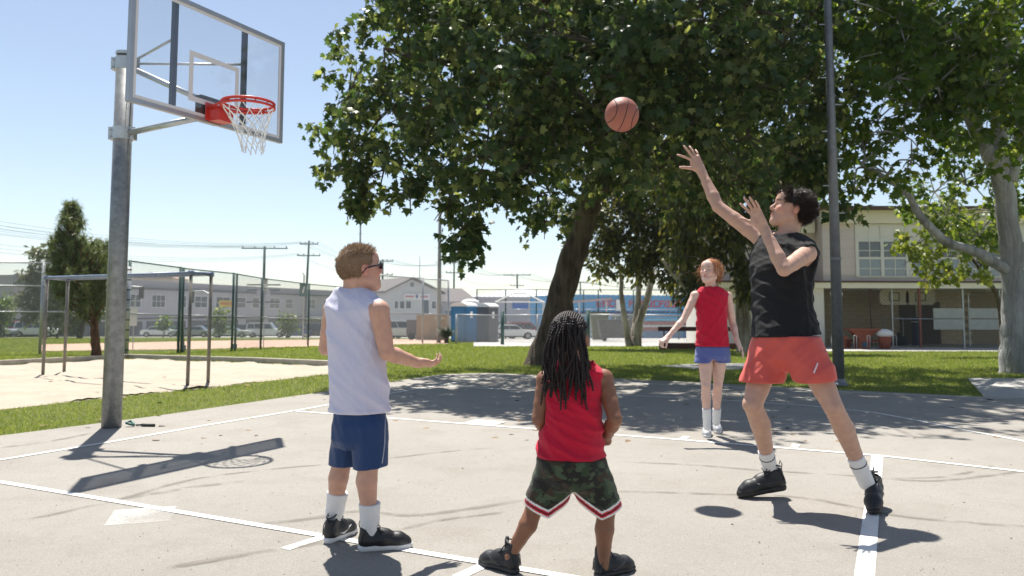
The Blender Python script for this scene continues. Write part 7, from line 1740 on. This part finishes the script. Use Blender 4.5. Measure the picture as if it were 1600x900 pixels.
# ---------------------------------------------------------------- child with braids
def braided():
    par = person('child with long black braids in red sleeveless top and camouflage shorts, back to the camera', G(870, 900))
    inv = Matrix.Translation(par.location).inverted(); rng = np.random.default_rng(7)
    Rt = basis((.10, .99, 0), ZUP); C = P(890, 530, 3.30); Rh = basis((.22, .95, .18), ZUP); s = .93; S_ = SDF()
    shL, elL, wrL = P(853, 594, 3.30), P(842, 655, 3.26), P(862, 682, 3.44); shR, elR, wrR = P(943, 592, 3.28), P(961, 655, 3.20), P(944, 688, 3.36)
    hL, kL, aL = P(868, 735, 3.27), P(834, 797, 3.36), P(797, 870, 3.36); hR, kR, aR = P(922, 735, 3.25), P(947, 800, 3.30), P(942, 886, 3.30)
    body = [(896, 572, 3.28, .045, .055), (896, 580, 3.28, .065, .095), (897, 590, 3.28, .08, .115), (895, 615, 3.28, .09, .108), (892, 660, 3.28, .09, .103), (892, 700, 3.27, .10, .115), (893, 738, 3.27, .095, .115), (893, 746, 3.27, .07, .08)]
    S_.loft(torso_levels(body), Rt, .03)
    leg_sdf(S_, hL, kL, aL, nrm([-.4, .9, 0]), .82, .86); leg_sdf(S_, hR, kR, aR, nrm([.3, .9, 0]), .82, .88)
    S_.func(confine(lambda: T_, lambda: Q, shR[2]-.24, P(892, 713, 3.28)[2], P(893, 748, 3.27)[2], P(892, 713, 3.28)[2]))
    nb = P(896, 578, 3.28)
    S_.cone(nb, C+Rh@np.array([-.03, 0, -.05]), .046, .045, .03)
    for sh in (shL, shR): S_.cone(nb-(0, 0, .015), sh, .035, .036, .04)
    arm_sdf(S_, shL, elL, wrL, .84, .92); arm_sdf(S_, shR, elR, wrR, .84, .92)
    hand_sdf(S_, wrL, (.5, .8, .1), (.5, 0, .8), 1, .74, curl=.5); hand_sdf(S_, wrR, (-.5, .8, .05), (-.5, 0, .8), -1, .74, curl=.5)
    head_sdf(S_, C, Rh, s)
    eyes(par, inv, C, Rh, s, iris=(.03, .015, .01))
    T_ = SDF(); T_.loft(torso_levels([(897, 562, 3.28, .06, .062), (897, 570, 3.28, .08, .095), (897, 580, 3.28, .095, .122), (896, 600, 3.28, .108, .126), (894, 630, 3.28, .112, .123), (892, 670, 3.28, .118, .132), (892, 740, 3.28, .138, .148)]), Rt, .01)
    w = nrm(shR-shL)
    for sg, sh in ((-1, shL), (1, shR)): T_.cone(nb-(0, 0, .02), sh-w*sg*.035+(0, 0, .016), .042, .030, .02)
    T_.func(folds(32, .016, [(1, .2, .6), (.7, 0, 1), (1, 0, -.4), (.2, 0, 1)], (28, 67)))
    T_.func(hem_band(P(892, 713, 3.28), (0, 0, -1))); T_.plane(P(892, 713, 3.28), (0, 0, -1)); T_.cone(nb+(0, .01, .02), nb+(0, 0, .2), .055, .09, .006, 's')
    T_.cone(shR+w*.030, elR+w*.03, .055, .06, .01, 's'); T_.cone(shL-w*.030, elL-w*.03, .055, .06, .01, 's')
    redm = cloth_mat_cache('red_jersey', (.47, .003, .030), sheen=.1)
    to_ = sdf_obj('red_top', T_, redm, par, .0045, 2)
    kn = MB(); kc = P(925, 570, 3.22)
    for i in range(4): kn.tube([kc+rng.normal(size=3)*.010, kc+rng.normal(size=3)*.012+(0, 0, .006), kc+rng.normal(size=3)*.012], [.010, .013, .008], 8)
    o = obj('shoulder_knot', kn, redm, to_, True); o.matrix_parent_inverse = Matrix.Identity(4)
    Q = SDF(); Q.loft(torso_levels([(892, 706, 3.27, .125, .138), (893, 722, 3.27, .13, .142), (893, 745, 3.27, .12, .14), (893, 762, 3.27, .09, .12)]), Rt, .02)
    cL, cR = P(848, 797, 3.33), P(944, 800, 3.30)
    Q.cone(P(869, 738, 3.28), cL+(cL-P(869, 738, 3.28))*.25, .090, .083, .012); Q.cone(P(919, 738, 3.26), cR+(cR-P(919, 738, 3.26))*.25, .088, .079, .012)
    mid = (cL+cR)/2; mid[2] = 0
    def hm_(X):
        lf = X[:, 0] < mid[0]+.0
        wv = lambda c, sg: (X[:, 2]-c[2]) + .018 - .075*np.abs((X[:, 0]-c[0]-sg*.02))/.08*.6 - sg*(X[:, 0]-c[0])*.12
        return np.where(lf, wv(cL, 1), wv(cR, -1))
    def hem(X, D): return np.maximum(D, -hm_(X)*.9)-D
    Q.plane(P(892, 704, 3.27), (0, 0, 1)); Q.func(folds(42, .008, [(1, .2, .5), (.6, 0, 1)], (24, 54))); Q.func(tuck(lambda: T_, P(892, 713, 3.28)[2])); Q.func(hem)
    Q.cone(cL+(0, 0, .07), cL-(.02, 0, .1), .06, .072, .004, 's'); Q.cone(cR+(0, 0, .07), cR-(-.005, 0, .1), .06, .068, .004, 's')
    V, Fc = Q.mesh(.0042, 2); me = np_mesh(V, Fc, True); hh = hm_(V)
    cols = np.zeros((len(V), 3)); cols[:] = (-1, 0, 0)
    wht, red, blk = (.72, .72, .72), (.55, .01, .03), (.01, .01, .012)
    for lo, hi, c in ((-.02, .010, wht), (.010, .017, red), (.017, .023, blk), (.023, .030, red), (.030, .040, wht)): cols[(hh >= lo) & (hh < hi)] = c
    cols[hh < -.02] = wht
    flag = (cols[:, 0] < 0); tint = cols.copy(); tint[flag] = 0
    vcol(me, 'trim', tint); a2 = me.color_attributes.new('is_trim', 'FLOAT_COLOR', 'POINT'); cc = np.ones((len(V), 4), np.float32); cc[:, :3] = np.where(flag, 0, 1)[:, None]; a2.data.foreach_set('color', cc.ravel())
    m = cloth_mat('camouflage', (.02, .03, .015), .8, sheen=.1); nt = m.node_tree; N = nt.nodes; L = nt.links; g = N.new('ShaderNodeNewGeometry')
    cur = None; rgb = N.new('ShaderNodeRGB'); rgb.outputs[0].default_value = (.013, .014, .011, 1); cur = rgb.outputs[0]
    for sc_, lo, col, off in ((16, .50, (.028, .045, .022), (0, 0, 0)), (13, .56, (.040, .026, .016), (7, 3, 1)), (19, .57, (.055, .080, .045), (2, 9, 4))):
        mp = N.new('ShaderNodeMapping'); mp.inputs['Location'].default_value = off; mp.inputs['Scale'].default_value = (1, 1, 1.6); L.new(g.outputs['Position'], mp.inputs[0])
        n = N.new('ShaderNodeTexNoise'); n.inputs['Scale'].default_value = sc_; n.inputs['Detail'].default_value = 2.5; n.inputs['Distortion'].default_value = .3; L.new(mp.outputs[0], n.inputs[0])
        r = N.new('ShaderNodeMapRange'); r.inputs[1].default_value = lo; r.inputs[2].default_value = lo+.015; L.new(n.outputs[0], r.inputs[0]); mx = N.new('ShaderNodeMix'); mx.data_type = 'RGBA'
        L.new(r.outputs[0], mx.inputs[0]); L.new(cur, mx.inputs[6]); mx.inputs[7].default_value = (*col, 1); cur = mx.outputs[2]
    va = N.new('ShaderNodeVertexColor'); va.layer_name = 'trim'; vb = N.new('ShaderNodeVertexColor'); vb.layer_name = 'is_trim'; mx = N.new('ShaderNodeMix'); mx.data_type = 'RGBA'
    L.new(vb.outputs[0], mx.inputs[0]); L.new(cur, mx.inputs[6]); L.new(va.outputs[0], mx.inputs[7]); L.new(mx.outputs[2], N['Principled BSDF'].inputs['Base Color'])
    o = obj('shorts', me, m, par); o.matrix_parent_inverse = inv
    body_obj(par, S_, C, Rh, s, (.235, .105, .058), (.22, .07, .05), (.27, .11, .065), (.01, .008, .006), .0046)
    hl = G(806, 899); hr = G(930, 909)
    for h_, d in ((G(809, 899), (-.72, .69, 0)), (G(931, 906), (.80, .60, 0))): shoe(par, inv, h_, d, ZUP, .225, upper=(.012, .013, .016), sole=(.02, .021, .024), high=True, glossy=.62, accent=(.03, .035, .05))
    # hair: cornrows running back over the head, then hanging braids
    hm = hair_mat('black_braid_hair', (.006, .004, .004), (.022, .015, .014), .55)
    V0, F0 = scalp(C, Rh, s, [(-.12, -.05), (-.02, -.045), (-.01, .01), (.05, .03), (.08, .07), (.12, .1)], .0035)
    ho = obj('hair', np_mesh(V0, F0, True), mat('scalp_black', (.012, .009, .008), .7), par); ho.matrix_parent_inverse = inv
    c0 = np.array([-.016, 0, .032]); r0 = np.array([.099, .076, .088])+.006
    def rope(pts, r, seed):
        pts = np.array(pts); d = np.linalg.norm(np.diff(pts, axis=0), axis=1); cum = np.concatenate([[0], np.cumsum(d)]); n = int(cum[-1]/.0032)
        t = np.linspace(0, cum[-1], n); Q_ = np.stack([np.interp(t, cum, pts[:, i]) for i in range(3)], -1)
        k = np.ones(5)/5
        if n > 12:
            Qs = Q_.copy()
            for i in range(3): Qs[2:-2, i] = np.convolve(Q_[:, i], k, 'valid')
            Q_ = Qs
        ph = t/.013*2*math.pi; rr_ = r*(1+.24*np.sin(ph))*np.where(t > cum[-1]-.02, .75, 1)
        return MB().tube(Q_, list(rr_), 6)
    nb_ = 21
    for i in range(nb_):
        th = (-1+2*i/(nb_-1))*1.30; pts = []
        a0 = .55+.25*abs(th)   # start angle from the front
        for ph in np.linspace(.75, 2.75, 22):
            # rows start at the forehead and go over the crown to the nape
            y = np.array([math.cos(ph), 0, math.sin(ph)]); lat = math.sin(th*.98)*math.sin(min(ph, math.pi-.35)**1.0*.9+.2)
            v = np.array([math.cos(ph)*math.cos(th*.55), math.sin(th)*.96, math.sin(ph)*math.cos(th)]); v /= np.linalg.norm(v)
            pts.append(C+Rh@((c0+v*r0)*s))
        last = pts[-1]; L_ = rng.uniform(.19, .33) if abs(th) < .7 else rng.uniform(.14, .24); spread = math.sin(th)*.020-(.022 if th < -.6 else 0)+rng.normal()*.008
        wd = nrm(Rh[:, 1]*[1, 1, 0])*spread; back = -nrm(Rh[:, 0]*[1, 1, 0])
        sway = rng.normal(size=2)*.012
        for f in np.linspace(.12, 1, 12):
            p = last+wd*f**.8+back*(.020*math.sin(f*1.7)+.010)+np.array([sway[0]*math.sin(f*5), 0, -L_*f]); pts.append(p)
        o = obj('braid', rope(pts, .0050, i), hm, ho, True); o.matrix_parent_inverse = Matrix.Identity(4)
    for i in range(38):
        th = rng.uniform(-1.25, 1.25); ph = rng.uniform(2.3, 2.85); v = np.array([math.cos(ph)*math.cos(th*.6), math.sin(th)*.96, math.sin(ph)*math.cos(th)]); v /= np.linalg.norm(v)
        last = C+Rh@((c0+v*(r0+.004))*s); pts = [last-np.array([0, 0, -.02])]; L_ = rng.uniform(.16, .31); spread = math.sin(th)*rng.uniform(.01, .045); wd = nrm(Rh[:, 1]*[1, 1, 0])*spread; back = -nrm(Rh[:, 0]*[1, 1, 0])
        sway = rng.normal(size=2)*.015
        for f in np.linspace(.1, 1, 12): pts.append(last+wd*f+back*(.022*math.sin(f*1.8)+.015)+np.array([sway[0]*math.sin(f*4+sway[1]*50), 0, -L_*f]))
        o = obj('braid', rope(pts, .0043, i+50), hm, ho, True); o.matrix_parent_inverse = Matrix.Identity(4)
    return par
braided()
# ---------------------------------------------------------------- red-haired girl
def girl():
    par = person('red haired girl in red sleeveless top and blue shorts standing by the lane line', G(1112, 686))
    inv = Matrix.Translation(par.location).inverted(); rng = np.random.default_rng(8)
    Rt = basis((-.12, -.99, 0), ZUP); C = P(1109, 425, 6.84); Rh = basis((-.60, -.77, .20), ZUP); s = .95; S_ = SDF()
    shR, elR, wrR = P(1086, 462, 6.86), P(1068, 499, 6.80), P(1043, 527, 6.72); shL, elL, wrL = P(1137, 463, 6.86), P(1145, 506, 6.90), P(1152, 533, 6.80)
    hR, kR, aR = P(1102, 555, 6.86), P(1103, 603, 6.80), P(1105, 667, 6.86); hL, kL, aL = P(1124, 555, 6.88), P(1122, 601, 6.90), P(1119, 660, 7.02)
    S_.loft(torso_levels([(1110, 449, 6.86, .045, .05), (1111, 453, 6.86, .06, .09), (1112, 459, 6.86, .08, .125), (1112, 475, 6.86, .09, .125), (1112, 505, 6.86, .085, .105), (1112, 530, 6.86, .09, .115), (1113, 550, 6.86, .10, .13), (1113, 562, 6.86, .09, .12)]), Rt, .03)
    leg_sdf(S_, hL, kL, aL, nrm([0, -1, 0]), .86, .88); leg_sdf(S_, hR, kR, aR, nrm([-.1, -1, 0]), .86, .88)
    S_.func(confine(lambda: T_, lambda: Q, shR[2]-.24, P(1113, 541.5, 6.8)[2], P(1113, 556, 6.86)[2], P(1113, 541.5, 6.8)[2]))
    nb = P(1111, 455, 6.87); S_.cone(nb, C+Rh@np.array([-.025, 0, -.05]), .042, .042, .025); S_.cone(nb, C+Rh@np.array([.0, 0, -.07]), .036, .036, .02)
    for sh in (shL, shR): S_.cone(nb-(0, 0, .015), sh, .034, .036, .04)
    arm_sdf(S_, shL, elL, wrL, .86, .88); arm_sdf(S_, shR, elR, wrR, .86, .88)
    hand_sdf(S_, wrR, (-.75, -.4, -.45), (.1, .3, -.9), 1, .84, curl=(.9, 1.0, 1.05, 1.1), thumb=.5, tcurl=1.0)
    hand_sdf(S_, wrL, (.40, -.35, -.85), (-.8, .3, -.3), -1, .86, curl=(.2, .2, .25, .3), thumb=.5, tcurl=.3)
    head_sdf(S_, C, Rh, s, mouth=.8)
    eyes(par, inv, C, Rh, s, look=(1, .1, .25))
    mo = sphere_mb(C+Rh@(np.array([.091, 0, -.064])*s), .009*s, 10, 8, Rh, (.5, 1.3, .75)); o = obj('mouth', mo, mat('mouth_dark', (.10, .025, .02), .5), par, True); o.matrix_parent_inverse = inv
    T_ = SDF(); T_.loft(torso_levels([(1111, 447, 6.86, .06, .07), (1111, 450, 6.86, .08, .10), (1112, 455, 6.86, .092, .135), (1112, 463, 6.86, .105, .142), (1112, 480, 6.86, .112, .138), (1112, 505, 6.86, .112, .134), (1113, 530, 6.86, .122, .142), (1113, 552, 6.86, .128, .148)]), Rt, .01)
    w = nrm(shL-shR)
    for sg, sh in ((1, shL), (-1, shR)): T_.cone(nb-(0, 0, .02), sh-w*sg*.028+(0, 0, .012), .042, .034, .02)
    T_.func(folds(52, .018, [(1, .2, .7), (.7, 0, 1), (1, 0, -.5)], (24, 58)))
    T_.func(hem_band(P(1113, 541.5, 6.8), (0, 0, -1))); T_.plane(P(1113, 541.5, 6.8), (0, 0, -1)); T_.cone(nb+(0, -.01, .022), nb+(0, 0, .2), .052, .09, .006, 's')
    T_.cone(shL+w*.036, elL+w*.05, .052, .05, .01, 's'); T_.cone(shR-w*.036, elR-w*.05, .052, .05, .01, 's')
    sdf_obj('red_top', T_, cloth_mat_cache('red_jersey', (.47, .003, .030)), par, .006, 2)
    Q = SDF(); Q.loft(torso_levels([(1113, 534, 6.86, .105, .13), (1113, 542, 6.86, .112, .14), (1113, 556, 6.86, .115, .15), (1113, 562, 6.86, .09, .14)]), Rt, .015)
    Q.cone(hR, P(1098.5, 572, 6.84), .080, .078, .008); Q.cone(hL, P(1127.5, 572, 6.88), .080, .078, .008); c_ = P(1113, 565, 6.84)
    def hem(X, D): return np.maximum(D, -(X[:, 2]-c_[2]-.030*np.exp(-((X[:, 0]-c_[0])/.028)**2)+.012))-D
    Q.plane(P(1113, 532, 6.86), (0, 0, 1)); Q.func(folds(62, .010, [(1, .2, .2)], (32, 63))); Q.func(tuck(lambda: T_, P(1113, 541.5, 6.8)[2])); Q.func(hem)
    Q.cone(hR-(0, 0, .06), P(1098.5, 582, 6.84), .055, .069, .004, 's'); Q.cone(hL-(0, 0, .06), P(1127.5, 582, 6.88), .055, .069, .004, 's')
    sdf_obj('shorts', Q, cloth_mat('purple_nylon', (.085, .115, .33), .6), par, .006, 2)
    body_obj(par, S_, C, Rh, s, (.66, .44, .36), (.58, .22, .20), (.68, .34, .27), (.36, .19, .11), .0052)
    sock(par, aR, aR+(kR-aR)*.46, .033, .0385, h=.005); sock(par, aL, aL+(kL-aL)*.38, .033, .0385, h=.005)
    hR_ = G(1105, 678); hL_ = G(1119, 672)
    shoe(par, inv, hR_+(0.0, .0, 0), (-.27, -.96, 0), ZUP, .24, upper=(.50, .50, .52), sole=(.72, .72, .72), high=True, lace=(.35, .36, .38), accent=(.15, .16, .18), h=.005)
    shoe(par, inv, hL_, (-.20, -.98, 0), ZUP, .24, upper=(.50, .50, .52), sole=(.72, .72, .72), high=True, lace=(.35, .36, .38), accent=(.15, .16, .18), h=.005)
    hm = hair_mat('ginger_hair', (.28, .10, .04), (.55, .28, .13), .5)
    def comb(y, nn):
        d = np.zeros_like(y); d[:, 0] = -1; d[:, 2] = -.25; return d
    ho = hair_obj(par, C, Rh, s*1.0, 2600, .05, .0017, comb, rng, hm, curl=.5, grav=.2, lift=.16, seg=4)
    # loose bun at the back and wisps
    bc = C+Rh@(np.array([-.115, 0, -.005])*s); n = 1300; d = rng.normal(size=(n, 3)); d /= np.linalg.norm(d, axis=1, keepdims=True); t = np.cross(d, rng.normal(size=(n, 3)))
    V, F_ = strands(bc+d*[.035, .035, .045]*rng.uniform(.6, 1, (n, 1)), t+d*.25, rng.uniform(.03, .09, n), .0016, rng, 1.1, 5, .3); o = obj('bun', np_mesh(V, F_, True), hm, ho); o.matrix_parent_inverse = Matrix.Identity(4)
    y = np.array([(.05, sg*.072, .03) for sg in (-1, 1) for _ in range(45)])+rng.normal(size=(90, 3))*.010
    V, F_ = strands(C+(y*s)@Rh.T, np.tile(np.array([0.0, 0, -1]), (90, 1))+rng.normal(size=(90, 3))*.35, rng.uniform(.05, .15, 90), .0013, rng, .9, 6, .2); o = obj('wisps', np_mesh(V, F_, True), hm, ho); o.matrix_parent_inverse = Matrix.Identity(4)
    return par
girl()
# ================================================================ the ball in the air
def ball():
    D = 5.44; c = P(971.5, 179, D); r = .5*54.5/F_PX*D
    o = thing('basketball', 'reddish brown basketball in mid air above the players', 'ball', c)
    m = mat('ball_leather', (.33, .105, .070), .55, var=.10, vscale=9)
    nt = m.node_tree; N = nt.nodes; L = nt.links; v = N.new('ShaderNodeTexVoronoi'); v.inputs['Scale'].default_value = 190; tc = N.new('ShaderNodeTexCoord'); L.new(tc.outputs['Object'], v.inputs[0]); bp = N.new('ShaderNodeBump'); bp.inputs['Distance'].default_value = .001; L.new(v.outputs[0], bp.inputs['Height']); L.new(bp.outputs[0], N['Principled BSDF'].inputs['Normal'])
    obj('shell', sphere_mb((0, 0, 0), r, 64, 40), m, o, True)
    R = np.array((Matrix.Rotation(.15, 3, 'Z') @ Matrix.Rotation(.25, 3, 'Y') @ Matrix.Rotation(.35, 3, 'X')))
    sm = mat('ball_seam', (.015, .012, .012), .7); rr_ = r*1.0005; A = np.linspace(0, 2*math.pi, 60, endpoint=False)
    def seam(f): obj('seam', MB().tube([R@(nrm(f(a))*rr_) for a in A], .0028, 6, closed=True), sm, o, True)
    seam(lambda a: (math.cos(a), 0, math.sin(a))); seam(lambda a: (0, math.cos(a), math.sin(a)))
    for sg in (-1, 1): seam(lambda a: (sg*(.62+.18*math.cos(2*a)), .75*math.sin(a)*1.0, .75*math.cos(a)))
ball()
# ================================================================ thin coastal haze over the far field
hz = obj('haze', MB().box2((-420, -14, -6), (420, 420, 32)), None); hz['kind'] = 'stuff'; tag(hz, 'thin pale haze softening the far buildings and street', 'haze')
hm_ = bpy.data.materials.new('haze_air'); hm_.use_nodes = True; _n = hm_.node_tree; _n.nodes.remove(_n.nodes['Principled BSDF']); _v = _n.nodes.new('ShaderNodeVolumePrincipled'); _v.inputs['Color'].default_value = (.86, .91, 1, 1); _v.inputs['Density'].default_value = .00028; _v.inputs['Anisotropy'].default_value = .2
_n.links.new(_v.outputs[0], _n.nodes['Material Output'].inputs['Volume']); hz.data.materials.append(hm_)
